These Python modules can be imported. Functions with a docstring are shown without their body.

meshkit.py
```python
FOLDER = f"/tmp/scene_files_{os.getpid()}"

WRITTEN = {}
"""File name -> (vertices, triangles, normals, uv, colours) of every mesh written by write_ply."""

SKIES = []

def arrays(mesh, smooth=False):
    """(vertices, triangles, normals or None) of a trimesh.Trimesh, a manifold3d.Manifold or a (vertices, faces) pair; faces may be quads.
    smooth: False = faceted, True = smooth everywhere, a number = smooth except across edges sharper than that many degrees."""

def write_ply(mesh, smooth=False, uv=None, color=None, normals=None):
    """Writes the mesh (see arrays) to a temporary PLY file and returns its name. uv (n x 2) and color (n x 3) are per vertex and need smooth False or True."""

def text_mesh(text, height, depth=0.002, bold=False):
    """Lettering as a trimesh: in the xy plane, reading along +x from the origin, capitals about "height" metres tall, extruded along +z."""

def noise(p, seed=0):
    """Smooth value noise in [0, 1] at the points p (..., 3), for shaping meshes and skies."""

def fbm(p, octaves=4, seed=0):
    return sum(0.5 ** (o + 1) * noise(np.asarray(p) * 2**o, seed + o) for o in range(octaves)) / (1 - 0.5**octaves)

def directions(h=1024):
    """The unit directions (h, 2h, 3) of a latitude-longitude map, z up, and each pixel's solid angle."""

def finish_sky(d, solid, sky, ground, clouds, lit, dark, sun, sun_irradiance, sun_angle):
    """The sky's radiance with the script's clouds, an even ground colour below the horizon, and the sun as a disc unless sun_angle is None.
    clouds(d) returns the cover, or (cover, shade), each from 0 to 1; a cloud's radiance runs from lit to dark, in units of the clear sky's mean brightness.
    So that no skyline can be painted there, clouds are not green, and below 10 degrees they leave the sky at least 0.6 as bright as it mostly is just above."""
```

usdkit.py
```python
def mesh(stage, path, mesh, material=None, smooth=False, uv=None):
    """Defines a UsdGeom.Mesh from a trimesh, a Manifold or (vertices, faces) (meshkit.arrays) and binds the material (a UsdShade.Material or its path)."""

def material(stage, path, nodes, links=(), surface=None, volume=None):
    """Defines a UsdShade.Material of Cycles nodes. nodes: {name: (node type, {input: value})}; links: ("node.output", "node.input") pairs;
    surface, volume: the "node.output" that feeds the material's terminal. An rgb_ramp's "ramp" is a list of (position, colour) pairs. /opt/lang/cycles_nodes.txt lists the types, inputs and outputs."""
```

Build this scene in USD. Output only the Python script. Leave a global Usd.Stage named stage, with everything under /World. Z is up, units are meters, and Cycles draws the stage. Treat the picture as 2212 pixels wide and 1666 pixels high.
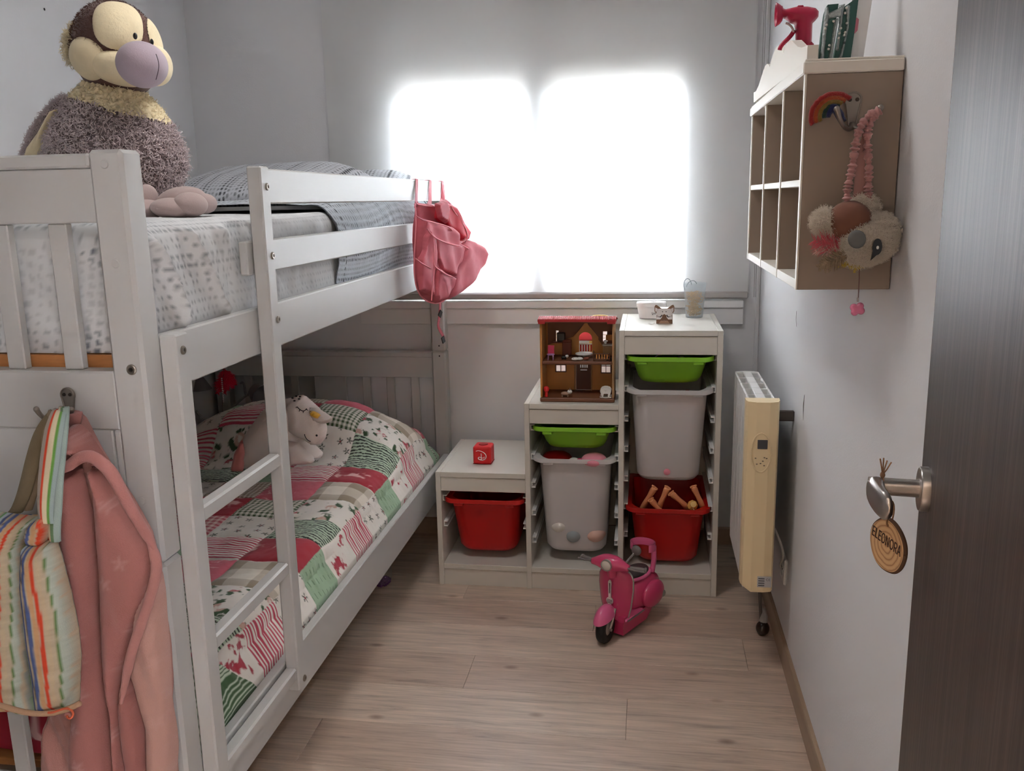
import math, random
import numpy as np
import trimesh, manifold3d, usdkit, meshkit
from shapely.geometry import Polygon, LineString, Point
from shapely import affinity
import shapely
from scipy import ndimage
from pxr import Usd, UsdGeom, UsdLux, UsdShade, Gf, Sdf, Vt

stage = Usd.Stage.CreateInMemory()
UsdGeom.SetStageUpAxis(stage, "Z"); UsdGeom.SetStageMetersPerUnit(stage, 1.0)
UsdGeom.Xform.Define(stage, "/World"); UsdGeom.Scope.Define(stage, "/World/Looks")
rng = np.random.default_rng(7)

# ------------------------------------------------------------------ camera, sky, unseen lamps, exposure
FPX, YAW, PITCH, ROLL, CZ = 1914.35537, 0.154738666, 0.206639876, 0.0204996975, 1.37439764
EXPOSURE = 1.85
SKY = 5.2
ADDED_ROOM_LAMP = 4.0
UNSEEN_HALL_LAMP = 3.0
_cy, _sy = math.cos(YAW), math.sin(YAW)
FW = np.array([-_sy * math.cos(PITCH), _cy * math.cos(PITCH), -math.sin(PITCH)])
_r = np.array([_cy, _sy, 0.0]); _d = np.cross(FW, _r)
RT = math.cos(ROLL) * _r + math.sin(ROLL) * _d
DN = -math.sin(ROLL) * _r + math.cos(ROLL) * _d
CAM = np.array([0, 0, CZ])
cam = UsdGeom.Camera.Define(stage, "/World/camera")
M = Gf.Matrix4d(*RT, 0, *(-DN), 0, *(-FW), 0, *CAM, 1)
cam.AddTransformOp().Set(M)
cam.CreateHorizontalApertureAttr(36.0); cam.CreateFocalLengthAttr(36.0 * FPX / 2212)
cam.CreateVerticalApertureAttr(36.0 * 1666 / 2212)
cam.CreateClippingRangeAttr(Gf.Vec2f(0.05, 100)); cam.CreateExposureAttr(EXPOSURE)

dome = UsdLux.DomeLight.Define(stage, "/World/sky")
dome.CreateColorAttr(Gf.Vec3f(0.93, 0.97, 1.04)); dome.CreateIntensityAttr(SKY)

def at(u, v, ax, val):
    """The point of the plane ax = val that the photograph shows at pixel (u, v)."""
    D = FW + (u - 1106) / FPX * RT + (v - 833) / FPX * DN
    i = "xyz".index(ax)
    return CAM + D * ((val - CAM[i]) / D[i])

def at_plane(u, v, p0, n):
    D = FW + (u - 1106) / FPX * RT + (v - 833) / FPX * DN
    n = np.asarray(n, float)
    return CAM + D * (np.dot(np.asarray(p0) - CAM, n) / np.dot(D, n))

# ------------------------------------------------------------------ naming helpers
_used = {}
def numbered(parent, name):
    k = (parent, name); n = _used.get(k, 0); _used[k] = n + 1
    return name if n == 0 else f"{name}_{n:03d}"

def ppath(p):
    return "/World" if p is None else str(p.GetPath())

def tag(prim, label=None, cat=None, group=None, kind=None):
    for k, v in (("label", label), ("category", cat), ("group", group), ("kind", kind)):
        if v: prim.SetCustomDataByKey(k, v)
    return prim

def thing(name, label=None, cat=None, loc=(0, 0, 0), rotz=0, group=None, kind=None):
    x = UsdGeom.Xform.Define(stage, "/World/" + numbered("/World", name))
    x.AddTranslateOp().Set(Gf.Vec3d(*map(float, loc)))
    if rotz: x.AddRotateZOp().Set(float(rotz))
    x.GetPrim().SetCustomDataByKey("_loc", Gf.Vec3d(*map(float, loc)))
    x.GetPrim().ClearCustomDataByKey("_loc")
    o = tag(x.GetPrim(), label, cat, group, kind)
    ORIGIN[str(o.GetPath())] = np.array(loc, float) if not rotz else None
    return o
ORIGIN = {}

def cat(*ms):
    ms = [m for m in ms if m is not None]
    return ms[0] if len(ms) == 1 else trimesh.util.concatenate(ms)

def obj(name, m, mat, parent=None, smooth=30, col=None, uv=None, local=False, **kw):
    """ONE mesh prim. Geometry is given in world coordinates; under an unrotated thing it is moved to the thing's base."""
    if isinstance(m, (list,)): m = cat(*m)
    if hasattr(m, "to_mesh"):
        q = m.to_mesh(); m = trimesh.Trimesh(q.vert_properties[:, :3], q.tri_verts, process=False)
    m = m.copy() if hasattr(m, "copy") else m
    if parent is not None and not local:
        top = "/".join(str(parent.GetPath()).split("/")[:3])
        o = ORIGIN.get(top)
        if o is not None and np.any(o):
            m.vertices = np.asarray(m.vertices) - o
    path = ppath(parent) + "/" + numbered(ppath(parent), name)
    if col is not None:
        smooth = True
    pm = usdkit.mesh(stage, path, m, mat, smooth, uv)
    if col is not None:
        UsdGeom.PrimvarsAPI(pm).CreatePrimvar("tint", Sdf.ValueTypeNames.Color3fArray, "vertex").Set(Vt.Vec3fArray.FromNumpy(np.asarray(col, np.float32)))
    return tag(pm.GetPrim(), **kw)

def copy_thing(src, loc, rotz=0, label=None, group=None):
    x = UsdGeom.Xform.Define(stage, "/World/" + numbered("/World", src.GetName()))
    x.AddTranslateOp().Set(Gf.Vec3d(*map(float, loc)))
    if rotz: x.AddRotateZOp().Set(float(rotz))
    p = x.GetPrim(); p.GetReferences().AddInternalReference(src.GetPath()); p.SetInstanceable(True)
    tag(p, label or src.GetCustomDataByKey("label"), src.GetCustomDataByKey("category"), group or src.GetCustomDataByKey("group"))
    return p

# ------------------------------------------------------------------ materials
def lin(c):
    """sRGB 0-255 (as seen in even white light) to linear."""
    c = np.asarray(c, float) / 255
    return np.where(c <= 0.04045, c / 12.92, ((c + 0.055) / 1.055) ** 2.4)

MATS = {}
def mat(name, c=(200, 200, 200), rough=0.5, metal=0.0, bump=0.0, bscale=60, var=0.0, vscale=6, spec=0.5, sheen=0.0, sub=0.0, coat=0.0, tint=False, transm=0.0, translucent=0.0, stretch=(1, 1, 1), detail=4, alpha=1.0):
    if name in MATS: return MATS[name]
    c = lin(c)
    n = {"p": ("principled_bsdf", {"base_color": c, "roughness": rough, "metallic": metal, "specular_ior_level": spec, "sheen_weight": sheen, "coat_weight": coat, "transmission_weight": transm, "alpha": alpha})}
    l = []; out = "p.BSDF"; src = None
    if var or bump:
        n["tc"] = ("texture_coordinate", {}); n["mp"] = ("mapping", {"scale": stretch}); l += [("tc.object", "mp.vector")]
    if tint:
        n["a"] = ("attribute", {"attribute": "tint"}); src = "a.color"
    if var:
        n["v"] = ("noise_texture", {"scale": vscale, "detail": 5.0, "roughness": 0.6}); l += [("mp.vector", "v.vector")]
        n["r"] = ("rgb_ramp", {"ramp": [(0.25, (1 - var,) * 3), (0.75, (1 + var,) * 3)]}); l += [("v.fac", "r.fac")]
        n["m"] = ("mix", {"mix_type": "multiply", "fac": 1.0, "color1": c}); l += [("r.color", "m.color2")]
        if src: l += [(src, "m.color1")]
        src = "m.color"
    if src: l += [(src, "p.base_color")]
    if bump:
        n["n"] = ("noise_texture", {"scale": bscale, "detail": float(detail), "roughness": 0.6}); n["b"] = ("bump", {"strength": bump, "distance": 0.004})
        l += [("mp.vector", "n.vector"), ("n.fac", "b.height"), ("b.normal", "p.normal")]
    if translucent:
        n["t"] = ("translucent_bsdf", {"color": c}); n["x"] = ("mix_closure", {"fac": translucent})
        l += [("p.BSDF", "x.closure1"), ("t.BSDF", "x.closure2")]
        if src: l += [(src, "t.color")]
        out = "x.closure"
    MATS[name] = usdkit.material(stage, "/World/Looks/" + name, n, l, surface=out)
    return MATS[name]

# ------------------------------------------------------------------ shape helpers
T = trimesh.transformations
def rbox(x0, x1, y0, y1, z0, z1, r=0.003):
    """A box with chamfered edges."""
    a, b = np.array([x0, y0, z0], float), np.array([x1, y1, z1], float)
    a, b = np.minimum(a, b), np.maximum(a, b)
    r = min(r, 0.45 * (b - a).min())
    P = []
    for sx in (0, 1):
        for sy in (0, 1):
            for sz in (0, 1):
                c = np.where([sx, sy, sz], b, a); s = np.where([sx, sy, sz], -1, 1) * r
                P += [c + s * [0, 1, 1], c + s * [1, 0, 1], c + s * [1, 1, 0]]
    return hull(P)

def hull(P):
    m = trimesh.convex.convex_hull(np.asarray(P, float))
    return m

def xf(m, R=None, t=None):
    m = m.copy()
    if R is not None:
        R = np.asarray(R)
        A = np.eye(4); A[:3, :3] = R[:3, :3]; m.apply_transform(A)
    if t is not None: m.apply_translation(t)
    return m

def rot(deg, ax):
    return T.rotation_matrix(math.radians(deg), {"x": [1, 0, 0], "y": [0, 1, 0], "z": [0, 0, 1]}.get(ax, ax) if isinstance(ax, str) else ax)[:3, :3]

def frame(d, up=(0, 0, 1)):
    """Rotation whose z axis is d."""
    d = np.asarray(d, float); d = d / np.linalg.norm(d)
    u = np.asarray(up, float)
    if abs(d @ u) > 0.95: u = np.array([1.0, 0, 0])
    x = np.cross(u, d); x /= np.linalg.norm(x)
    return np.stack([x, np.cross(d, x), d], 1)

def ell(c, r, sub=3, R=None):
    m = trimesh.creation.icosphere(sub, 1.0); m.vertices *= np.asarray(r, float) * np.ones(3)
    return xf(m, R, c)

def lathe(prof, n=32, c=(0, 0, 0), d=(0, 0, 1)):
    """prof: (radius, height) pairs; turned about d through c."""
    prof = np.asarray(prof, float); k = len(prof)
    ang = np.arange(n) * 2 * np.pi / n
    v = np.stack([prof[:, 0, None] * np.cos(ang), prof[:, 0, None] * np.sin(ang), np.repeat(prof[:, 1, None], n, 1)], -1).reshape(-1, 3)
    i, j = np.meshgrid(np.arange(k - 1), np.arange(n), indexing="ij")
    q = np.stack([i * n + j, i * n + (j + 1) % n, (i + 1) * n + (j + 1) % n, (i + 1) * n + j], -1).reshape(-1, 4)
    f = np.vstack([q[:, [0, 1, 2]], q[:, [0, 2, 3]]])
    m = trimesh.Trimesh(v, f, process=False); m.merge_vertices()
    m.update_faces(m.nondegenerate_faces()); 
    return xf(m, frame(d), c)

def cyl(p, q, r, n=20, bev=0.15):
    p, q = np.asarray(p, float), np.asarray(q, float); L = np.linalg.norm(q - p); b = min(r * bev, L * 0.3)
    return lathe([(0, 0), (r - b, 0), (r, b), (r, L - b), (r - b, L), (0, L)], n, p, q - p)

def spline(P, n=40, closed=False):
    from scipy.interpolate import CubicSpline
    P = np.asarray(P, float)
    if closed: P = np.vstack([P, P[:1]])
    t = np.r_[0, np.cumsum(np.linalg.norm(np.diff(P, axis=0), axis=1) ** 0.5)]
    cs = CubicSpline(t, P, bc_type="periodic" if closed else "not-a-knot" if len(P) > 3 else "natural")
    return cs(np.linspace(0, t[-1], n, endpoint=not closed))

def tube(P, r, n=10, cap=True):
    P = np.asarray(P, float); k = len(P)
    t = np.gradient(P, axis=0); t /= np.linalg.norm(t, axis=1, keepdims=True) + 1e-12
    a = frame(t[0])[:, 0]; A = []
    for i in range(k):
        a = a - t[i] * (a @ t[i]); a /= np.linalg.norm(a) + 1e-12; A.append(a)
    A = np.array(A); B = np.cross(t, A); r = np.broadcast_to(r, (k,)).astype(float)
    ang = np.arange(n) * 2 * np.pi / n
    v = P[:, None] + r[:, None, None] * (np.cos(ang)[None, :, None] * A[:, None] + np.sin(ang)[None, :, None] * B[:, None])
    v = v.reshape(-1, 3)
    i, j = np.meshgrid(np.arange(k - 1), np.arange(n), indexing="ij")
    q = np.stack([i * n + j, i * n + (j + 1) % n, (i + 1) * n + (j + 1) % n, (i + 1) * n + j], -1).reshape(-1, 4)
    f = [q[:, [0, 1, 2]], q[:, [0, 2, 3]]]
    if cap:
        v = np.vstack([v, P[:1], P[-1:]]); c0, c1 = len(v) - 2, len(v) - 1; j = np.arange(n)
        f += [np.stack([np.full(n, c0), (j + 1) % n, j], 1), np.stack([np.full(n, c1), (k - 1) * n + j, (k - 1) * n + (j + 1) % n], 1)]
    return trimesh.Trimesh(v, np.vstack(f), process=False)

def ribbon(P, W, w, th=0.0015):
    """A strap: centre line P, width directions W, width w, thickness th."""
    P = np.asarray(P, float); k = len(P); W = np.broadcast_to(np.asarray(W, float), P.shape).copy(); W /= np.linalg.norm(W, axis=1, keepdims=True)
    t = np.gradient(P, axis=0); t /= np.linalg.norm(t, axis=1, keepdims=True) + 1e-12
    W = W - t * (W * t).sum(1, keepdims=True); W /= np.linalg.norm(W, axis=1, keepdims=True) + 1e-12
    N = np.cross(t, W); N /= np.linalg.norm(N, axis=1, keepdims=True) + 1e-12
    w = np.broadcast_to(w, (k,))[:, None] / 2
    ring = np.stack([P - W * w - N * th / 2, P + W * w - N * th / 2, P + W * w + N * th / 2, P - W * w + N * th / 2], 1)
    v = ring.reshape(-1, 3); f = []
    for j in range(4):
        i = np.arange(k - 1); a, b = i * 4 + j, i * 4 + (j + 1) % 4
        f += [np.stack([a, b, b + 4], 1), np.stack([a, b + 4, a + 4], 1)]
    e = (k - 1) * 4
    f += [np.array([[0, 2, 1], [0, 3, 2], [e, e + 1, e + 2], [e, e + 2, e + 3]])]
    return trimesh.Trimesh(v, np.vstack(f), process=False)

def extrude(poly, h, R=None, t=None):
    """shapely polygon (xy) extruded along z by h, then rotated and moved."""
    g = getattr(poly, "geoms", [poly])
    m = cat(*[trimesh.creation.extrude_polygon(p, h, engine="earcut") for p in g if p.area > 1e-10])
    return xf(m, R, t)

RXZ = np.array([[1, 0, 0], [0, 0, -1], [0, 1, 0]], float)      # poly x -> x, poly y -> z, extrusion towards -y
RYZ = np.array([[0, 0, 1], [1, 0, 0], [0, 1, 0]], float)       # poly x -> y, poly y -> z, extrusion towards +x

def pillow(poly, th, R=0.02, step=0.004, fold=None, back=0.15, col=None):
    """A stuffed or draped shape: the outline poly (metres, in the plane a-b) swells to th in front and th*back behind.
    Returns vertices as (a, b, depth towards the viewer) and faces; fold(a, b) adds to both sides."""
    x0, y0, x1, y1 = poly.bounds
    nx, ny = int((x1 - x0) / step) + 3, int((y1 - y0) / step) + 3
    gx, gy = x0 - step + np.arange(nx) * step, y0 - step + np.arange(ny) * step
    X, Y = np.meshgrid(gx, gy)
    inside = shapely.contains_xy(poly.buffer(step * 0.2), X, Y)
    bd = poly.boundary
    cell = inside[:-1, :-1] & inside[1:, :-1] & inside[:-1, 1:] & inside[1:, 1:]
    use = np.zeros_like(inside)
    for a in (0, 1):
        for b in (0, 1): use[a:ny - 1 + a, b:nx - 1 + b] |= cell
    idx = -np.ones(inside.shape, int); idx[use] = np.arange(use.sum())
    P = np.stack([X[use], Y[use]], 1)
    # rim vertices slide onto the outline
    full = np.zeros_like(inside); cc = np.pad(cell, 1).astype(int)
    full = (cc[:-1, :-1] + cc[1:, :-1] + cc[:-1, 1:] + cc[1:, 1:]) == 4
    rim = use & ~full
    ri = idx[rim]
    pts = shapely.points(P[ri]); on = shapely.line_interpolate_point(bd, shapely.line_locate_point(bd, pts))
    P[ri] = shapely.get_coordinates(on)
    d = np.asarray(shapely.distance(shapely.points(P), bd)); d[ri] = 0
    t = np.clip(d / R, 0, 1); s = np.sqrt(np.clip(1 - (1 - t) ** 2, 0, 1))
    a, b = idx[:-1, :-1][cell], idx[:-1, 1:][cell]; c, e = idx[1:, 1:][cell], idx[1:, :-1][cell]
    F = np.vstack([np.stack([a, b, c], 1), np.stack([a, c, e], 1)])
    fo = fold(P[:, 0], P[:, 1]) if fold else 0
    n = len(P)
    front = np.c_[P, th * s + fo]; rear = np.c_[P, -th * back * s + fo]
    mp = np.arange(n) + n; mp[ri] = ri
    V = np.vstack([front, rear]); FF = np.vstack([F, mp[F][:, ::-1]])
    FF = FF[(FF[:, 0] != FF[:, 1]) & (FF[:, 1] != FF[:, 2]) & (FF[:, 0] != FF[:, 2])]
    u_, inv = np.unique(FF, return_inverse=True)
    return V[u_], inv.reshape(-1, 3)

def pmesh(poly, th, origin, A, B, N, R=0.02, step=0.004, fold=None, back=0.15):
    """pillow() set up in space: the point origin + a*A + b*B + depth*N. Also returns the (a, b) of each vertex."""
    V, F = pillow(poly, th, R, step, fold, back)
    A, B, N = (np.asarray(q, float) for q in (A, B, N))
    m = trimesh.Trimesh(np.asarray(origin) + V[:, :1] * A + V[:, 1:2] * B + V[:, 2:] * N, F if np.cross(A, B) @ N > 0 else F[:, ::-1], process=False)
    return m, V[:, :2]

def pxpoly(pts, y):
    """Outline given by its points in the photograph, as (x, z) in the plane y."""
    return Polygon([at(u, v, "y", y)[[0, 2]] for u, v in pts]).buffer(0)

def smooth_poly(p, r):
    return p.buffer(-r).buffer(2 * r).buffer(-r).simplify(0.0004)

def fur(name, pts, nrm, length, parent, mat_, width=0.0012, curl=0.4, seed=1, npt=4, drop=0.3):
    """Short fibres standing on the points, as ONE curves prim."""
    r = np.random.default_rng(seed); n = len(pts)
    d = nrm + r.normal(0, curl, (n, 3)); d[:, 2] -= drop; d /= np.linalg.norm(d, axis=1, keepdims=True)
    s = r.normal(0, 1, (n, 3)); L = length * r.uniform(0.6, 1.2, (n, 1))
    P = np.stack([pts + L * (k / (npt - 1)) * d + L * 0.35 * np.sin(2.2 * k / (npt - 1) * np.pi) * np.cross(d, s) * 0.5 for k in range(npt)], 1)
    top = "/".join(ppath(parent).split("/")[:3]); o = ORIGIN.get(top)
    if o is not None: P = P - o
    path = ppath(parent) + "/" + numbered(ppath(parent), name)
    c = UsdGeom.BasisCurves.Define(stage, path)
    c.CreateTypeAttr("linear"); c.CreatePointsAttr(Vt.Vec3fArray.FromNumpy(P.reshape(-1, 3).astype(np.float32)))
    c.CreateCurveVertexCountsAttr(Vt.IntArray.FromNumpy(np.full(n, npt, np.int32)))
    c.CreateWidthsAttr(Vt.FloatArray.FromNumpy(np.tile(np.linspace(1, 0.45, npt) * width, n).astype(np.float32))); c.SetWidthsInterpolation("vertex")
    UsdShade.MaterialBindingAPI.Apply(c.GetPrim()).Bind(mat_)
    return tag(c.GetPrim(), kind="stuff")

def scatter(m, n, seed=1):
    p, fi = trimesh.sample.sample_surface(m, n, seed=seed)
    return np.asarray(p), np.asarray(m.face_normals[fi])
# ------------------------------------------------------------------ colours
WALL = mat("wall_paint", (218, 218, 220), 0.9, bump=0.12, bscale=160, var=0.015, vscale=2.5, spec=0.2)
CEIL = mat("ceiling_paint", (222, 221, 219), 0.95)
WHITE = mat("white_lacquer", (184, 183, 181), 0.38, bump=0.03, bscale=30, stretch=(6, 1, 6), spec=0.4)
MELA = mat("white_melamine", (206, 201, 192), 0.42, bump=0.04, bscale=220, spec=0.4)
PLAST = mat("white_plastic", (232, 232, 232), 0.35)
STEEL = mat("brushed_steel", (178, 172, 168), 0.3, metal=1.0, bump=0.05, bscale=300, stretch=(1, 1, 12))
NICKEL = mat("bolt_nickel", (150, 142, 132), 0.35, metal=1.0)
DARK = mat("dark_hole", (22, 20, 20), 0.6)
PINE = mat("pine_slat", (196, 132, 78), 0.6, var=0.15, vscale=20, stretch=(1, 8, 8))
BLACK = mat("black_plastic", (18, 18, 19), 0.45)

# floor: grey-brown oak laminate, grain along x
FLOORM = []
for k in range(4):
    c = [(198, 176, 158), (192, 169, 151), (204, 183, 165), (195, 173, 156)][k]
    base = lin(c)
    n = {"tc": ("geometry", {}), "of": ("mapping", {"location": (k * 3.7, k * 1.3, 0), "scale": (1.6, 16.0, 1)}),
         "w": ("noise_texture", {"scale": 2.2, "detail": 8.0, "roughness": 0.62, "distortion": 0.8}),
         "r": ("rgb_ramp", {"ramp": [(0.28, base * 0.55), (0.42, base * 0.86), (0.55, base), (0.8, base * 1.2)]}),
         "f": ("mapping", {"scale": (7.0, 160.0, 1)}), "fn": ("noise_texture", {"scale": 1.0, "detail": 3.0}),
         "fr": ("rgb_ramp", {"ramp": [(0.3, (0.84,) * 3), (0.6, (1.05,) * 3)]}),
         "m": ("mix", {"mix_type": "multiply", "fac": 1.0}),
         "k": ("mapping", {"scale": (4.5, 9.0, 1), "location": (k * 2.1, 0.3, 0)}), "kv": ("voronoi_texture", {"scale": 1.0, "randomness": 1.0}),
         "kr": ("rgb_ramp", {"ramp": [(0.0, (0.40, 0.34, 0.30)), (0.06, (0.60, 0.54, 0.50)), (0.13, (1, 1, 1)), (1, (1, 1, 1))]}),
         "m2": ("mix", {"mix_type": "multiply", "fac": 0.9}),
         "b": ("bump", {"strength": 0.12, "distance": 0.003}),
         "p": ("principled_bsdf", {"roughness": 0.4, "specular_ior_level": 0.8})}
    l = [("tc.position", "of.vector"), ("of.vector", "w.vector"), ("w.fac", "r.fac"), ("tc.position", "f.vector"), ("f.vector", "fn.vector"), ("fn.fac", "fr.fac"),
         ("r.color", "m.color1"), ("fr.color", "m.color2"), ("tc.position", "k.vector"), ("k.vector", "kv.vector"), ("kv.distance", "kr.fac"),
         ("m.color", "m2.color1"), ("kr.color", "m2.color2"), ("m2.color", "p.base_color"), ("fn.fac", "b.height"), ("b.normal", "p.normal")]
    FLOORM.append(usdkit.material(stage, f"/World/Looks/oak_laminate_{k}", n, l, surface="p.BSDF"))
BASEB = mat("skirting_wood", (158, 136, 114), 0.4, var=0.12, vscale=6, stretch=(6, 0.6, 6))

# ------------------------------------------------------------------ the room
XL, XR, YF, YN, ZC = -1.805, 0.418, 3.455, 0.32, 2.48
WX0, WX1, WZ0, WZ1 = -1.03, 0.20, 0.99, 2.12            # window opening
def wallbox(name, *b):
    return obj(name, rbox(*b, r=0.0005), WALL, kind="structure", smooth=False)
def wall_with_hole(name, x0, x1, z0, z1, hx0, hx1, hz0, hz1, y0, y1):
    parts = [rbox(x0, hx0, y0, y1, z0, z1, 1e-4), rbox(hx1, x1, y0, y1, z0, z1, 1e-4), rbox(hx0, hx1, y0, y1, hz1, z1, 1e-4)]
    if hz0 > z0: parts.append(rbox(hx0, hx1, y0, y1, z0, hz0, 1e-4))
    return obj(name, parts, WALL, kind="structure", smooth=False)
wall_with_hole("wall_far", XL - 0.15, XR + 0.15, 0, ZC, WX0, WX1, WZ0, WZ1, YF, YF + 0.24)
wallbox("wall_left", XL - 0.15, XL, YN - 0.1, YF, 0, ZC)
wallbox("wall_right", XR, XR + 0.15, YN - 0.1, YF, 0, ZC)
wall_with_hole("wall_near", XL - 0.15, XR + 0.15, 0, ZC, -0.62, 0.22, 0, 2.05, YN - 0.1, YN)
obj("ceiling", rbox(XL - 0.15, XR + 0.15, -1.5, YF + 0.24, ZC, ZC + 0.12, 1e-4), CEIL, kind="structure", smooth=False)
# unseen hallway behind the camera; brown walls soak up bounced light
HALLW = mat("hall_paint", (168, 148, 128), 0.9)
_W = WALL; WALL = HALLW
wallbox("wall_hall_left", -1.0, -0.9, -1.4, YN - 0.1, 0, ZC)
wallbox("wall_hall_right", 0.72, 0.82, -1.4, YN - 0.1, 0, ZC)
wallbox("wall_hall_near", -1.0, 0.82, -1.5, -1.4, 0, ZC)
WALL = _W
fl = thing("floor", kind="structure")
obj("subfloor", rbox(XL - 0.15, XR + 0.15, -1.5, YF + 0.24, -0.1, -0.009, 1e-4), DARK, fl, smooth=False)
PW, PL = 0.193, 1.29
y = -1.4; row = 0
while y < YF:
    x = XL - 0.1 - (row * 0.47 % PL)
    while x < XR + 0.1:
        a, b = max(x, XL - 0.1), min(x + PL, XR + 0.1)
        y1 = min(y + PW, YF + 0.02)
        if b - a > 0.02:
            obj("plank", rbox(a + 0.0003, b - 0.0003, y + 0.0003, y1 - 0.0003, -0.009, 0.0, 0.0008), FLOORM[(row * 3 + int((x + 5) / PL) * 2) % 4], fl, smooth=False)
        x += PL
    y += PW; row += 1
def skirting(name, m):
    return obj(name, m, BASEB, kind="structure")
prof = Polygon([(0, 0), (0.012, 0), (0.012, 0.058), (0.009, 0.066), (0.004, 0.07), (0, 0.07)])
skirting("baseboard_right", extrude(affinity.scale(prof, -1, 1, origin=(0, 0)), YF - 1.0, RXZ, (XR, YF, 0)))
skirting("baseboard_far", extrude(prof, XR - XL, np.array([[0, 0, 1], [-1, 0, 0], [0, 1, 0]], float), (XL, YF, 0)))
skirting("baseboard_left", extrude(prof, YF - YN, RXZ, (XL, YF, 0)))
# window: frame, two sashes with glass, outer roller shutter drawn half down
GLASSM = usdkit.material(stage, "/World/Looks/window_glass", {"t": ("transparent_bsdf", {"color": (0.97, 0.98, 0.98)}), "g": ("glossy_bsdf", {"roughness": 0.02, "color": (1, 1, 1)}), "f": ("fresnel", {"IOR": 1.45}), "m": ("mix_closure", {})},
                         [("f.fac", "m.fac"), ("t.BSDF", "m.closure1"), ("g.BSDF", "m.closure2")], surface="m.closure")
win = thing("window_1", kind="structure")
yf0, yf1 = YF + 0.012, YF + 0.072
ALU = mat("white_aluminium", (225, 226, 228), 0.4)
mid = -0.418
obj("window_frame", [rbox(WX0, WX0 + 0.045, yf0, yf1, WZ0, WZ1), rbox(WX1 - 0.045, WX1, yf0, yf1, WZ0, WZ1), rbox(WX0, WX1, yf0, yf1, WZ0, WZ0 + 0.03), rbox(WX0, WX1, yf0, yf1, WZ1 - 0.045, WZ1)], ALU, win)
for x0, x1 in ((WX0 + 0.03, mid + 0.056), (mid - 0.056, WX1 - 0.03)):
    yy = yf0 - 0.004 if x0 > -0.8 else yf0 + 0.02
    s = obj("sash", [rbox(x0, x0 + 0.06, yy, yy + 0.03, WZ0 + 0.02, WZ1 - 0.03), rbox(x1 - 0.06, x1, yy, yy + 0.03, WZ0 + 0.02, WZ1 - 0.03), rbox(x0, x1, yy, yy + 0.03, WZ0 + 0.02, WZ0 + 0.045), rbox(x0, x1, yy, yy + 0.03, WZ1 - 0.07, WZ1 - 0.03)], ALU, win)
    obj("pane", rbox(x0 + 0.04, x1 - 0.04, yy + 0.012, yy + 0.016, WZ0 + 0.04, WZ1 - 0.06, 1e-4), GLASSM, win, smooth=False)
SHUT = mat("shutter_slat", (104, 88, 72), 0.6)
SHZ = 1.775  # shutter out of view behind the blind; darkens the blind top
k = 0
z = SHZ
while z < WZ1 + 0.1:
    obj("shutter_slat", rbox(WX0 - 0.0, WX1 + 0.0, YF + 0.066, YF + 0.078, z, z + 0.047, 0.005), SHUT, win)
    z += 0.0478
sill = obj("trim_1", [rbox(-1.15, 0.357, YF - 0.022, YF, 0.893, 0.955, 0.002), rbox(-1.15, 0.357, YF - 0.03, YF + 0.1, 0.955, 0.987, 0.004)], mat("sill_board", (222, 222, 222), 0.5), kind="structure")
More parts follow.
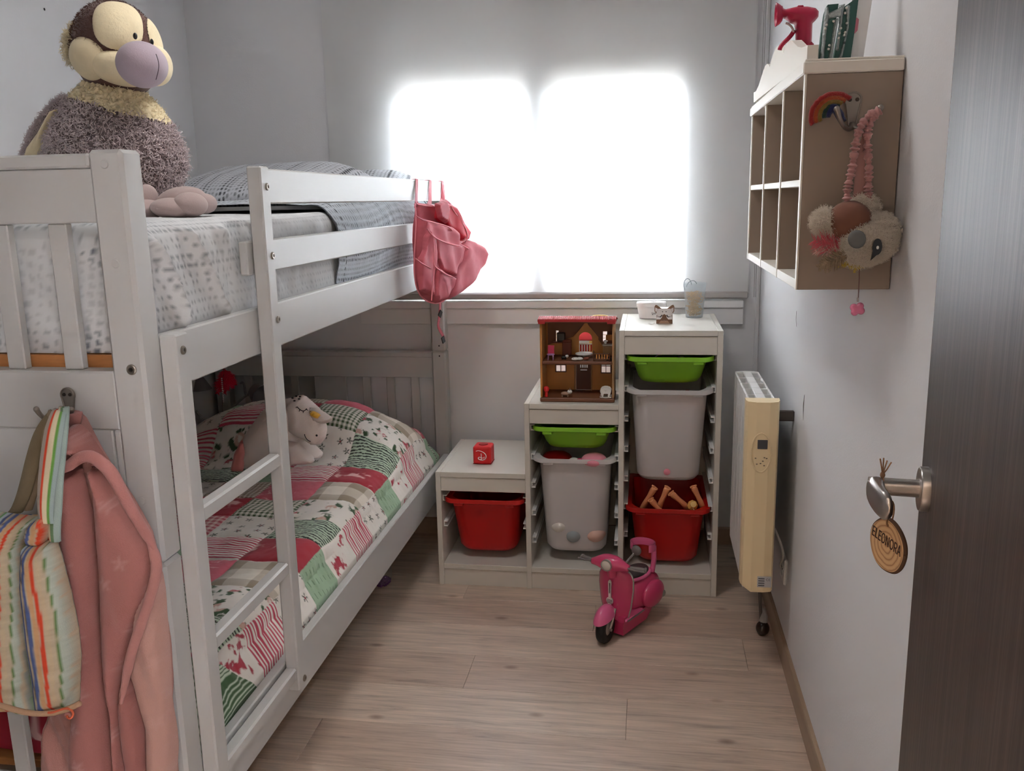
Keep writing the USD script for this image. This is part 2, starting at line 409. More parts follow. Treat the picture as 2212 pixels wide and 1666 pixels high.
# roller blind: let the light through, softly
BLINDM = usdkit.material(stage, "/World/Looks/blind_fabric", {
    "tc": ("texture_coordinate", {}), "mp": ("mapping", {"scale": (900, 1, 900)}), "n": ("noise_texture", {"scale": 1.0, "detail": 2.0}),
    "r": ("rgb_ramp", {"ramp": [(0.3, (0.60, 0.61, 0.61)), (0.7, (0.68, 0.69, 0.69))]}),
    "d": ("diffuse_bsdf", {"color": (0.8, 0.8, 0.79)}), "t": ("translucent_bsdf", {"color": (0.7, 0.7, 0.7)}), "m": ("mix_closure", {"fac": 0.42}), "tr": ("transparent_bsdf", {"color": (0.95, 0.95, 0.95)}), "m3": ("mix_closure", {"fac": 0.015})},
    [("tc.object", "mp.vector"), ("mp.vector", "n.vector"), ("n.fac", "r.fac"), ("r.color", "t.color"), ("d.BSDF", "m.closure1"), ("t.BSDF", "m.closure2"), ("m.closure", "m3.closure1"), ("tr.BSDF", "m3.closure2")], surface="m3.closure")
rb = thing("roller_blind", "wide white translucent roller blind lowered over the bright window", "blind", (-0.43, YF - 0.03, 0.99))
gx = np.linspace(-1.235, 0.37, 40); gz = np.linspace(1.012, 2.36, 40)
X, Z = np.meshgrid(gx, gz); Y = YF - 0.030 + 0.0012 * np.sin(X * 9) * (2.36 - Z)
ii, jj = np.meshgrid(np.arange(39), np.arange(39), indexing="ij")
q = np.stack([ii * 40 + jj, ii * 40 + jj + 1, (ii + 1) * 40 + jj + 1, (ii + 1) * 40 + jj], -1).reshape(-1, 4)
obj("blind_fabric", trimesh.Trimesh(np.stack([X, Y, Z], -1).reshape(-1, 3), np.vstack([q[:, :3], q[:, [0, 2, 3]]]), process=False), BLINDM, rb, smooth=True)
obj("bottom_bar", rbox(-1.235, 0.372, YF - 0.042, YF - 0.018, 0.993, 1.02, 0.006), mat("blind_bar", (170, 166, 164), 0.4), rb, label="grey aluminium bottom bar of the blind")
obj("roller_tube", cyl((-1.245, YF - 0.05, 2.38), (0.38, YF - 0.05, 2.38), 0.026), PLAST, rb)
obj("mounting_bracket", rbox(-1.25, -1.245, YF - 0.08, YF, 2.35, 2.42), PLAST, rb); obj("mounting_bracket", rbox(0.38, 0.385, YF - 0.08, YF, 2.35, 2.42), PLAST, rb)
obj("pull_chain", [tube(np.c_[np.full(30, 0.39 + dx), np.full(30, YF - 0.05), np.linspace(2.38, 1.0, 30)], 0.0011, 6) for dx in (0.0, 0.006)] , mat("chain_grey", (150, 150, 150), 0.5), rb)
obj("trim_2", rbox(XR - 0.016, XR, YF - 0.014, YF, 0.62, ZC, 0.003), WALL, kind="structure")

# unseen ground outside, placed to cut sky light coming from below
obj("ground", rbox(-30, 30, YF + 0.25, 60, -3.6, -3.4, 1e-3), mat("street_paving", (150, 146, 140), 0.9), kind="structure", smooth=False)
# hallway lamp, out of view behind the camera, placed to light the front faces
hl = thing("unseen_ceiling_lamp", "unseen round white ceiling lamp of the hallway, lighting faces turned to the door", "lamp", (0.0, -0.6, ZC - 0.05))
obj("unseen_lamp_base", lathe([(0, 0), (0.2, 0), (0.2, 0.045), (0, 0.045)], 40, (0.0, -0.6, ZC - 0.046)), PLAST, hl)
rl = thing("unseen_ceiling_lamp", "added flat round white ceiling lamp, out of view, filling the bedroom with light", "lamp", (-0.5, 1.95, ZC - 0.05))  # added fill lamp, out of view, brightens floor and side walls
obj("unseen_lamp_base", lathe([(0, 0), (0.27, 0), (0.27, 0.045), (0, 0.045)], 48, (-0.5, 1.95, ZC - 0.046)), PLAST, rl)
dl = UsdLux.DiskLight.Define(stage, str(rl.GetPath()) + "/unseen_lamp_light")
dl.AddTranslateOp().Set(Gf.Vec3d(0, 0, 0.0)); dl.CreateRadiusAttr(0.26)
dl.CreateIntensityAttr(ADDED_ROOM_LAMP); dl.CreateColorAttr(Gf.Vec3f(1.0, 0.985, 0.96))
dl = UsdLux.DiskLight.Define(stage, str(hl.GetPath()) + "/unseen_lamp_light")
dl.AddTranslateOp().Set(Gf.Vec3d(0, 0, 0.0)); dl.CreateRadiusAttr(0.19)
dl.CreateIntensityAttr(UNSEEN_HALL_LAMP); dl.CreateColorAttr(Gf.Vec3f(1.0, 0.74, 0.52))
# ------------------------------------------------------------------ bunk bed
BX0, BX1, BY0, BY1 = -1.78, -0.793, 1.283, 3.445
PD, PWX = 0.057, 0.057
bed = thing("bunk_bed", "white wooden bunk bed with ladder, slatted ends and guard rails along the left wall", "bunk bed", ((BX0 + BX1) / 2, (BY0 + BY1) / 2, 0))
WOOD = WHITE
def part(name, m, mt=WOOD, parent=bed, **k): return obj(name, m, mt, parent, **k)
def post(x0, x1, y0, y1):
    part("lower_post", rbox(x0, x1, y0, y1, 0, 0.7895, 0.006))
    part("upper_post", rbox(x0, x1, y0, y1, 0.7905, 1.462 if y0 < 2 else 1.442, 0.006))
for x0, x1 in ((BX0, BX0 + PWX), (BX1 - PWX, BX1)):
    for y0, y1 in ((BY0, BY0 + PD), (BY1 - PD, BY1)):
        post(x0, x1, y0, y1)
cx = (BX0 + BX1) / 2
ix0, ix1 = BX0 + PWX, BX1 - PWX
slx = [(-1.354, -1.219)] + [(cx + s * (cx - a) * -1 - 0.0, 0) for s, a in ()]
sl = [(-1.148, -1.117), (-1.047, -1.015), (-0.944, -0.912)]
allsl = sl + [(2 * cx - b, 2 * cx - a) for a, b in sl]
for yy, yb in ((BY0, 1), (BY1 - PD, -1)):
    f0 = yy + 0.006; f1 = yy + PD - 0.012
    for zt, nm in ((1.352, "upper"), (0.682, "lower")):
        zcap = zt + 0.105
        part("end_rail_cap", rbox(ix0, ix1, yy + 0.001, yy + PD - 0.004, zcap - 0.021, zcap, 0.003))
        part("end_rail", rbox(ix0, ix1, f0 + 0.004, f1, zt, zcap - 0.021, 0.002))
        zb = 1.116 if nm == "upper" else 0.34
        part("bottom_rail", rbox(ix0, ix1, f0, f1, zb - 0.098, zb, 0.003))
        for a, b in allsl:
            part("slat", rbox(a, b, f0 + 0.012, f1 - 0.01, zb, zt, 0.002))
        part("wide_slat", rbox(-1.354, -1.219, f0 + 0.012, f1 - 0.01, zb, zt, 0.002))
# privacy panel between the two near ends
part("panel", rbox(ix0, -0.866, BY0 + 0.008, BY0 + 0.024, 0.77, 1.018, 0.002)); part("panel_strip", rbox(-0.8635, ix1, BY0 + 0.007, BY0 + 0.026, 0.77, 1.018, 0.003))
# long rails
RT0 = 0.022
for x1, nm in ((BX1 - 0.002, "r"), (BX0 + RT0 + 0.002, "l")):
    x0 = x1 - RT0
    part("side_rail", rbox(x0, x1, BY0 + PD, BY1 - PD, 1.071, 1.166, 0.003))
    part("side_rail", rbox(x0, x1, BY0 + PD, BY1 - PD, 0.247, 0.369, 0.003))
gx1 = BX1
part("guard_rail", rbox(gx1 - 0.001, gx1 + 0.017, 1.735, BY1 + 0.004, 1.376, 1.447, 0.003))
part("guard_rail", rbox(gx1 - 0.020, gx1 - 0.002, 1.69, BY1 - PD - 0.002, 1.235, 1.303, 0.003))
part("guard_rail", rbox(BX0, BX0 + 0.018, BY0 + PD, BY1 - PD, 1.376, 1.447, 0.003))
# bed-slat boards under both mattresses
for k in range(12):
    yk = BY0 + PD + 0.05 + k * 0.165
    for z in (1.118, 0.30):
        part("bed_slat", rbox(BX0 + 0.03, BX1 - 0.03, yk, yk + 0.075, z, z + 0.018, 0.002), PINE)
for z in (1.09, 0.272):
    for x0 in (BX0 + 0.025, BX1 - 0.05):
        part("slat_bearer", rbox(x0, x0 + 0.025, BY0 + PD, BY1 - PD, z, z + 0.028, 0.001), PINE)
part("slat_bearer", rbox(ix0, ix1, BY0 + 0.05, BY0 + 0.07, 1.105, 1.135, 0.001), PINE)
# ladder
LX0, LX1 = BX1, -0.763
part("ladder_stile", rbox(LX0, LX1, 1.711, 1.752, 0.303, 1.45, 0.003))
part("ladder_stile", rbox(LX0, LX1, 1.333, 1.375, 0.0, 1.169, 0.003))
for z in (0.859, 0.613, 0.362):
    part("ladder_rung", rbox(LX0 + 0.001, LX1 - 0.003, 1.375, 1.711, z - 0.029, z, 0.004))
# bolts
def bolt(p, d, r=0.0075):
    b = part("bolt", lathe([(0, 0), (r, 0), (r, 0.002), (r * 0.8, 0.0035), (r * 0.45, 0.0035), (r * 0.4, 0.001), (0, 0.001)], 20, p, d), NICKEL)
    obj("socket", lathe([(0, 0), (r * 0.38, 0), (r * 0.38, 0.0014), (0, 0.0014)], 6, p, d), DARK, b)
for y, z in ((1.736, 1.41), (1.738, 1.272), (1.742, 1.14), (1.74, 0.32), (1.353, 1.141)):
    bolt((LX1, y, z), (1, 0, 0))
bolt((-0.814, BY0, 1.121), (0, -1, 0), 0.0085)
for z in (1.44, 1.289, 0.9):
    part("screw_cap", lathe([(0, 0), (0.007, 0), (0.006, 0.0015), (0, 0.002)], 16, (-0.822, BY0, z), (0, -1, 0)))
for z in (0.772, 0.813):
    part("screw_hole", cyl((-0.818, BY1 - PD - 0.001, z), (-0.818, BY1 - PD + 0.001, z), 0.003, 10), DARK)

# ------------------------------------------------------------------ bedding
def grid_mesh(P):
    n, m = P.shape[:2]
    i, j = np.meshgrid(np.arange(n - 1), np.arange(m - 1), indexing="ij")
    q = np.stack([i * m + j, i * m + j + 1, (i + 1) * m + j + 1, (i + 1) * m + j], -1).reshape(-1, 4)
    return trimesh.Trimesh(P.reshape(-1, 3), np.vstack([q[:, :3], q[:, [0, 2, 3]]]), process=False)
def N3(a, b, c=0.0, seed=0, o=3):
    a, b = np.broadcast_arrays(a, b)
    return meshkit.fbm(np.stack([a, b, np.full(a.shape, c)], -1), o, seed) - 0.5
CLOTH = mat("printed_cotton", rough=0.9, tint=True, bump=0.1, bscale=700, sheen=0.15)

def dots(s, t, ps, pt, r, seed, tone_lo, tone_hi, shift=0.0):
    """Rows of round printed dots: s along the row, t across. Returns (cover, darkness)."""
    row = np.floor(t / pt); h = np.abs(np.sin(row * 12.9898 + seed) * 43758.5453) % 1
    h2 = np.abs(np.sin(row * 78.233 + seed * 1.7) * 12543.21) % 1
    pr = ps * (0.75 + 0.6 * h); ss = (s + h * 3) % pr - pr / 2; tt = (t % pt) - pt / 2
    rr = r * (0.55 + 0.6 * h2)
    d = np.sqrt((ss / 0.9) ** 2 + tt ** 2)
    return np.clip((rr - d) / 0.0015 + 0.5, 0, 1), tone_lo + (tone_hi - tone_lo) * (np.abs(np.sin(row * 3.77 + seed)) ** 2)

# mattress with its fitted sheet (a rounded box whose sides hang in soft wrinkles)
MX0, MX1, MY0, MY1, MZ0, MZ1 = -1.755, -0.822, 1.345, 3.375, 1.137, 1.352
def mattress(z0, z1, wr, seed, y0=MY0, y1=MY1, dens=0.006):
    """Closed skin: unrolled side + top + side profile along x, swept along y, with end faces; returns mesh, uv (metres)."""
    W = MX1 - MX0; H = z1 - z0; R = 0.035
    s = np.arange(0, 2 * H + W, dens); 
    def prof(s):
        x = np.where(s < H, MX0, np.where(s < H + W, MX0 + s - H, MX1)); z = np.where(s < H, z0 + s, np.where(s < H + W, z1, z1 - (s - H - W)))
        return x, z
    x, z = prof(s)
    # round the two top edges
    for xe, sg in ((MX0, 1), (MX1, -1)):
        d = np.maximum(0, R - sg * (x - xe)); e = np.maximum(0, R - (z1 - z)); k = (d > 0) & (e > 0)
        n = np.hypot(d, e) + 1e-9; g = np.where(k, np.minimum(1, R / n), 1)
        x = np.where(k, xe + sg * (R - d * g), x); z = np.where(k, z1 - (R - e * g), z)
    L = y1 - y0; t = np.arange(-H, L + H + dens, dens)
    P = np.zeros((len(t), len(s), 3)); S, Tt = np.meshgrid(s, t)
    yy = np.clip(t, 0, L)
    P[..., 0] = x; P[..., 1] = y0 + yy[:, None]; P[..., 2] = z
    # ends: beyond the ends the profile slides down
    dn = np.where(t < 0, -t, np.where(t > L, t - L, 0))[:, None]
    top = z[None, :] - z0
    zz = np.maximum(z0, z[None, :] - dn * (top / max(H, 1e-6)))
    rr = np.sqrt(np.clip(1 - np.clip(1 - dn / R, 0, 1) ** 2, 0, 1))
    P[..., 2] = zz
    inner = np.clip(np.minimum(np.clip(t, 0, L), L - np.clip(t, 0, L)) / R, 0, 1)[:, None]
    P[..., 2] -= np.where(dn > 0, 0, (1 - np.sqrt(np.clip(1 - (1 - inner) ** 2, 0, 1))) * R * np.clip(top / H, 0, 1))
    P[..., 2] -= np.where(dn > 0, R * np.clip(top / H, 0, 1) * (1 - dn / H), 0)
    return P, S, Tt, dn
P, S, Tt, dn = mattress(MZ0, MZ1, 0, 1)
H = MZ1 - MZ0
side = np.clip((S - H - (MX1 - MX0)) / 0.03 + 0.3, 0, 1)
# wrinkles of the right side: soft folds fanning down, strongest near the foot
w = 0.030 * N3(P[..., 1] * 9 + P[..., 2] * 5, P[..., 2] * 3.0, seed=3) + 0.016 * N3(P[..., 1] * 24 - P[..., 2] * 9, P[..., 2] * 6, seed=5)
ridge = 1 - np.abs(N3(P[..., 1] * 7 + P[..., 2] * 4.5, P[..., 2] * 3.2, seed=21, o=2)) * 6
w = w + 0.026 * np.clip(ridge, 0, 1) ** 3
w = np.where(P[..., 1] < 1.66, np.minimum(w + 0.004, 0.032), np.clip(w, -0.02, 0.004)) * np.clip((2.24 - P[..., 1]) / 0.12, 0.05, 1)
P[..., 0] += side * w * np.clip((P[..., 2] - 1.150) / 0.03, 0.1, 1)
P[..., 2] += (1 - side) * (dn == 0) * (0.008 * N3(P[..., 0] * 5, P[..., 1] * 5, seed=8) + 0.003 * N3(P[..., 0] * 22, P[..., 1] * 10, seed=9))
endf = np.clip(dn / 0.02, 0, 1) * (Tt < 0)
P[..., 1] -= endf * (0.020 * np.clip(0.5 + 2 * N3(P[..., 0] * 9 + P[..., 2] * 7, P[..., 2] * 4, seed=11), 0, 1) * 1.0)
g1, k1 = dots(Tt, S, 0.017, 0.0165, 0.0050, 1.3, 0.30, 0.62)
cloth_white = lin((208, 209, 210)); dotc = lin((128, 132, 138))
keep = np.clip(0.35 + 2.2 * N3(S * 5, Tt * 3, seed=31), 0.25, 1)
a = (g1 * keep)[..., None]
C = cloth_white * (1 - a) + dotc * a
# end face (seen between the slats): bigger dots
g2, _ = dots(P[..., 2] + 0.35 * P[..., 0], P[..., 0] - 0.2 * P[..., 2], 0.019, 0.0185, 0.0064, 2.1, 0.3, 0.6)
a2 = (g2 * np.clip(0.45 + 2.5 * N3(P[..., 0] * 12, P[..., 2] * 9, seed=33), 0.25, 1))[..., None]
C = np.where((Tt < 0.0)[..., None], cloth_white * 0.93 * (1 - a2) + lin((104, 110, 120)) * a2, C)
# the end corners tuck back under the mattress: a flat base closes the skin
mm = grid_mesh(P)
mattress_o = thing("mattress", "upper bunk mattress under a pale grey sheet printed with grey dots", "mattress", (cx, 2.36, MZ0))
obj("fitted_sheet", mm, CLOTH, mattress_o, col=C.reshape(-1, 3))
obj("mattress_core", rbox(MX0 + 0.012, MX1 - 0.012, MY0 + 0.012, MY1 - 0.012, MZ0, MZ1 - 0.03, 0.02), PLAST, mattress_o)

# dotted duvet over the far half of the upper bunk
u = np.arange(0, 0.80 + 0.23, 0.004); v = np.arange(2.255, 3.34, 0.004)
U, V = np.meshgrid(u, v)
xx = np.where(U < 0.80, -1.62 + U, -0.82); zz = np.where(U < 0.80, MZ1, MZ1 - (U - 0.80))
Rr = 0.05
dxe = np.clip((U - (0.80 - Rr)) / (2 * Rr), 0, 1) * np.pi / 2
arc = (U > 0.80 - Rr) & (U < 0.80 + Rr * 0.57)
th = np.clip((U - (0.80 - Rr)) / Rr, 0, np.pi / 2)
xx = np.where(U > 0.80 - Rr, -0.82 - Rr + Rr * np.sin(th), xx); zz = np.where(U > 0.80 - Rr, MZ1 - Rr + Rr * np.cos(th) - np.maximum(0, U - (0.80 - Rr) - Rr * np.pi / 2), zz)
ztop = 0.020 + 0.014 * np.clip((V - 2.255) / 0.1, 0, 1) + 0.022 * N3(U * 5, V * 6, seed=41) + 0.012 * N3(U * 9 + V * 2, V * 18, seed=42)
sd = np.clip((U - 0.78) / 0.05, 0, 1)
lowz = np.clip((zz - 1.17) / 0.05, 0, 1)
off = 0.006 + 0.006 * np.clip(1 - (U - 0.8) / 0.1, 0, 1) + 0.010 * N3(V * 13 + zz * 4, zz * 5, seed=43) + 0.006 * N3(V * 34 - zz * 14, zz * 12, seed=44) + 0.006
PX = np.stack([xx + sd * np.maximum(off, 0.002) * lowz, V + 0.004 * N3(U * 8, V * 8, seed=45), zz + (1 - sd) * np.maximum(ztop, 0.004)], -1)
PX[..., 2] = np.maximum(PX[..., 2], 1.15)
g1, k1 = dots(V + 0.01 * np.sin(U * 9), U + 0.01 * np.sin(V * 7), 0.0125, 0.0128, 0.0045, 5.3, 0.25, 0.9)
base = lin((188, 195, 203)); navy = lin((30, 34, 44))
a = (g1 * (0.25 + 0.75 * k1))[..., None]
C = base * (1 - a) + navy * a
bord = ((V < 2.2655) | (np.abs(V - 2.32) < 0.004) & (np.sin(U * 400) > 0) | (np.abs(V - 3.315) < 0.006))[..., None]
C = np.where(bord, lin((44, 48, 58)), C)
dz = thing("duvet", "blue-grey dotted duvet covering the far half of the upper bunk", "duvet", (-1.2, 2.8, MZ1))
dm = grid_mesh(PX)
obj("duvet_cover", dm, CLOTH, dz, col=C.reshape(-1, 3))

def cushion_grid(w, h, th, n=90, sag=0.0, seed=0, wr=0.004):
    """A pillow as a closed puffed rectangle in local x (width), y (height), z (thickness), with (a, b) of each vertex."""
    a = np.linspace(-1, 1, n); A, B = np.meshgrid(a, a)
    k = 1 - 0.06 * (np.abs(A) ** 2) * (1 - 0) ; 
    X = A * w / 2 * (1 - 0.05 * (1 - B ** 2)); Y = B * h / 2 * (1 - 0.05 * (1 - A ** 2))
    Z = th / 2 * ((1 - A ** 4) * (1 - B ** 4)) ** 0.42
    Zf = Z + wr * N3(A * 3 + B, B * 3, seed=seed) * 2 * (Z > th * 0.05)
    f = grid_mesh(np.stack([X, Y, Zf], -1)); b = grid_mesh(np.stack([X, Y, -Z], -1)); b.faces = b.faces[:, ::-1]
    m = trimesh.util.concatenate([f, b]); uvs = np.vstack([np.stack([X, Y], -1).reshape(-1, 2)] * 2)
    return m, uvs
def dotted_pillow(name, label, loc, R, w, h, th, seed):
    m, uv = cushion_grid(w, h, th, 150, seed=seed)
    g1, k1 = dots(uv[:, 1], uv[:, 0], 0.0125, 0.0145, 0.0048, seed * 1.7, 0.2, 0.95)
    a = (g1 * (0.25 + 0.75 * k1))[:, None]
    C = lin((196, 199, 205)) * (1 - a) + lin((24, 26, 34)) * a
    m = xf(m, R, loc); m.vertices[:, 2] = np.maximum(m.vertices[:, 2], 1.350 + 0.020 * np.clip((m.vertices[:, 1] - 2.25) * 10, 0, 1) * (m.vertices[:, 0] > -1.62))
    t = thing(name, label, "pillow", loc)
    obj("pillow_case", m, CLOTH, t, col=C)
dotted_pillow("pillow", "plump dotted pillow lying between the penguin toy and the ladder post", (-1.29, 2.87, 1.412), rot(-12, "z") @ rot(14, "x"), 0.62, 0.42, 0.16, 3)
dotted_pillow("pillow", "dotted pillow leaning by the far end of the upper bunk, peeping over the guard rail", (-1.12, 3.22, 1.395), rot(4, "z") @ rot(26, "x"), 0.46, 0.34, 0.12, 8)

# ------------------------------------------------------------------ patchwork quilt on the lower bunk
def quilt():
    st = 0.0028
    WT = 0.90                                            # flat width, then the drop on the right
    drop = 0.17
    u = np.arange(0, WT + drop, st); v = np.arange(1.36, 3.34, st)
    U, V = np.meshgrid(u, v)
    x0 = -1.74
    R = 0.085
    s0 = WT - R
    th = np.clip((U - s0) / R, 0, np.pi / 2)
    X = np.where(U < s0, x0 + U, x0 + s0 + R * np.sin(th)); 
    down = np.where(U < s0, 0, R * (1 - np.cos(th)) + np.maximum(0, U - s0 - R * np.pi / 2))
    ztop = 0.475 + 0.02 * np.sin((U - 0.1) * 3.2) + 0.018 * N3(U * 3, V * 2.6, seed=2) * 2
    # pillow under the quilt at the far end
    pb = np.exp(-(((V - 3.06) / 0.19) ** 4)) * np.exp(-(((X + 1.32) / 0.40) ** 4))
    ztop = ztop + 0.155 * pb * (1 - 0.1 * np.clip((X + 1.4), 0, 1)) + 0.02 * np.exp(-(((V - 1.55) / 0.12) ** 2))
    # wrinkles
    wr = 0.010 * N3(U * 7 + V * 3, V * 9, seed=4) + 0.006 * N3(U * 20, V * 11 + U * 6, seed=5) + 0.003 * N3(U * 40, V * 40, seed=6)
    # seams between patches are sunk a little
    pu, pv = 0.172, 0.1575
    ou, ov = (WT - 0.01) % pu, 2.61 % pv
    cu, cv = (U - ou) / pu, (V - ov) / pv
    iu, iv = np.floor(cu).astype(int), np.floor(cv).astype(int); fu, fv = cu - iu, cv - iv
    seam = np.minimum(np.minimum(fu, 1 - fu) * pu, np.minimum(fv, 1 - fv) * pv)
    puff = 0.007 * (1 - np.exp(-seam / 0.012))
    edge = np.clip(np.minimum(V - 1.36, 3.34 - V) / 0.07, 0, 1); er = np.sqrt(np.clip(1 - (1 - edge) ** 2, 0, 1))
    Z = np.maximum(ztop * (0.74 + 0.26 * er), 0.35) - down * (1 + 0.25 * (ztop - 0.47) / 0.1 * 0) + (wr + puff) * np.clip(1 - down / 0.2, 0.3, 1)
    ruf = np.clip((down - 0.02) / 0.05, 0, 1)
    X = X + ruf * (0.026 * N3(V * 22, Z * 4, seed=12) + 0.014 * N3(V * 50, Z * 8, seed=13)) - 0.010 * ruf
    zb = 0.372 - 0.03 * (V < 0)
    lo_ = np.clip((0.43 - Z) / 0.05, 0, 1)
    X = X * (1 - lo_) + (-0.8215) * lo_
    X = np.minimum(X, np.where(Z < 0.385, -0.8205, -0.812))
    Z = np.maximum(Z, 0.325)
    hang = np.clip((1.40 - V) / 0.04, 0, 1)
    Z = Z - hang ** 2 * (Z - 0.33)
    Yq = V - 0.012 * np.sin(hang * np.pi / 2) * 0 + 0.02 * hang
    # ---------- printed patches
    r = np.random.default_rng(5)
    col0 = int(round((WT - 0.01 - ou) / pu))             # column index of the patch on the drop
    row0 = int(round((2.61 - ov) / pv))                  # row whose near edge is y = 2.61 (row "D")
    ROWS = {0: ["stripe_green", "mint", "pink_stripe", "red_floral", "mint", "toile_red"],
            1: ["small_floral", "beige_gingham", "pink_toile", "beige_check", "small_floral", "mint"],
            2: ["pink_stripe", "red_floral", "green_gingham", "rose_floral", "pink_stripe", "small_floral"],
            3: ["rose_floral", "pink_gingham", "small_floral", "stripe_green", "toile_red", "pink_stripe"]}
    # rows counted towards the viewer from D: D=0, E=1, F=2, G=3
    kind = np.empty(U.shape, object)
    names = ["stripe_green", "mint", "pink_stripe", "red_floral", "toile_red", "small_floral", "beige_gingham", "pink_toile", "beige_check", "green_gingham", "rose_floral", "pink_gingham"]
    K = np.zeros(U.shape, int)
    for row in np.unique(iv):
        k = (row0 - row) % 4
        for c in np.unique(iu):
            j = (c - col0 + 4) % 6
            K[(iv == row) & (iu == c)] = names.index(ROWS[k][j])
    white = lin((226, 220, 212)); cream = lin((222, 214, 202)); red = lin((166, 34, 52)); pink = lin((206, 96, 112)); rose = lin((224, 150, 158)); green = lin((72, 92, 58)); mintc = lin((152, 180, 150)); dk = lin((44, 50, 44)); beige = lin((176, 162, 140))
    C = np.zeros(U.shape + (3,)) + white
    A, B = fu * pu, fv * pv
    n1 = N3(U * 34, V * 34, seed=51, o=4); n2 = N3(U * 60, V * 60, seed=52, o=3); n3 = N3(U * 16, V * 16, seed=53, o=3); n4 = N3(U * 110, V * 70, seed=54, o=2)
    def put(name, c): C[K == names.index(name)] = (c if c.ndim > 1 else np.broadcast_to(c, C.shape))[K == names.index(name)]
    mixc = lambda t, a, b: a * (1 - t[..., None]) + b * t[..., None]
    sm = lambda x: np.clip(x, 0, 1)
    sq = lambda x, p, d=0.5: ((x / p) % 1 < d).astype(float)
    put("stripe_green", mixc(sq(V + 0.002 * n1 * 10, 0.0125, 0.42), lin((178, 196, 172)), dk))
    put("mint", mixc(sq(V + U * 0.1, 0.02, 0.06), mintc, lin((110, 136, 110))))
    put("pink_stripe", mixc(sq(V + 0 * U, 0.0125), white, lin((190, 64, 88))))
    put("red_floral", mixc(sm((n3 - 0.10) * 14) * sm(0.4 + n1 * 6), red, lin((226, 178, 176))))
    put("toile_red", mixc(sm((n1 + 0.25 * n3 - 0.02 - 0.9 * (np.maximum(np.abs(fu - .5), np.abs(fv - .5)) - .35).clip(0)) * 22) * sm(0.55 + n2 * 9), white, lin((170, 44, 62))))
    put("pink_toile", mixc(sm((np.abs(n1) - 0.03) * -60 + 0.3) * sm(n3 * 10 + 0.4), pink, lin((230, 170, 172))))
    put("beige_gingham", mixc(0.5 * sq(A, 0.014) + 0.5 * sq(B, 0.014), cream, lin((136, 120, 96))))
    put("green_gingham", mixc(0.55 * sq(A, 0.0165) + 0.45 * sq(B, 0.0165), lin((224, 220, 206)), lin((62, 84, 46))))
    put("pink_gingham", mixc(0.5 * sq(A, 0.02) + 0.5 * sq(B, 0.02), lin((224, 196, 190)), lin((176, 70, 84))))
    put("beige_check", mixc(0.5 * sq(A + 0.02, 0.115, 0.46) + 0.5 * sq(B + 0.02, 0.115, 0.46), lin((222, 214, 200)), lin((156, 142, 122))))
    # small scattered sprigs
    def sprigs(p, size, seed, jx=0.4):
        gu, gv = np.floor(U / p), np.floor(V / p + 0.5 * (np.floor(U / p) % 2))
        h = np.abs(np.sin(gu * 127.1 + gv * 311.7 + seed) * 43758.5) % 1; h2 = np.abs(np.sin(gu * 269.5 + gv * 183.3 + seed) * 43758.5) % 1
        du = (U / p) % 1 - 0.5 - (h - 0.5) * jx; dv = (V / p + 0.5 * (gu % 2)) % 1 - 0.5 - (h2 - 0.5) * jx
        rr = np.hypot(du, dv) * p; an = np.arctan2(dv, du) + h * 6
        return rr, an, h, h2
    rr, an, h, h2 = sprigs(0.046, 0.01, 1.0)
    leaf = sm((0.0125 * np.abs(np.cos(an * 2.5)) ** 1.5 - rr) / 0.0018)
    c = mixc(leaf * 0.9, white, lin((54, 62, 48))); c = mixc(sm((0.0035 - rr) / 0.001) * (h > 0.5), c, lin((150, 60, 66)))
    put("small_floral", c)
    rr, an, h, h2 = sprigs(0.085, 0.03, 7.0, 0.3)
    fl = sm((0.020 - rr) / 0.003) * sm(0.6 + n2 * 8); lf = sm((n2 - 0.05) * 26) * sm((0.046 - rr) / 0.01)
    c = mixc(lf, white, lin((56, 84, 52))); c = mixc(fl, c, mixc(sm(h * 3 - 1 + n2 * 6), lin((176, 54, 70)), lin((200, 164, 148))))
    put("rose_floral", c)
    # green ticking roll at the near end
    roll = (V < 1.485 + 1.0 * np.clip(down, 0, 0.15)) & (U > WT - 0.20)
    C[(V < 1.42) & ~roll] = mixc(sm((n3 - 0.10) * 14) * sm(0.4 + n1 * 6), red, lin((226, 178, 176)))[(V < 1.42) & ~roll]
    tick = mixc(np.where(sq(U, 0.05, 0.25) > 0, 0, sq(U, 0.0085, 0.42)), lin((66, 96, 60)), lin((196, 208, 186)))
    C[roll] = tick[roll]
    pip = (np.abs(V - 3.29) < 0.004)
    C[pip] = mixc(sq(U, 0.009), white, lin((60, 30, 34)))[pip]
    Pq = np.stack([X, Yq, Z], -1)
    return Pq, C
Pq, Cq = quilt()
q = thing("patchwork_quilt", "patchwork quilt of floral, striped and gingham squares on the lower bunk", "quilt", (cx, 2.3, 0.4))
obj("quilt_cover", grid_mesh(Pq), CLOTH, q, col=Cq.reshape(-1, 3))
lm = thing("mattress", "lower bunk mattress, white, hidden under the patchwork quilt", "mattress", (cx, 2.36, 0.318))
obj("mattress_core", [rbox(MX0, -0.87, MY0 + 0.06, MY1, 0.318, 0.42, 0.03)], PLAST, lm)
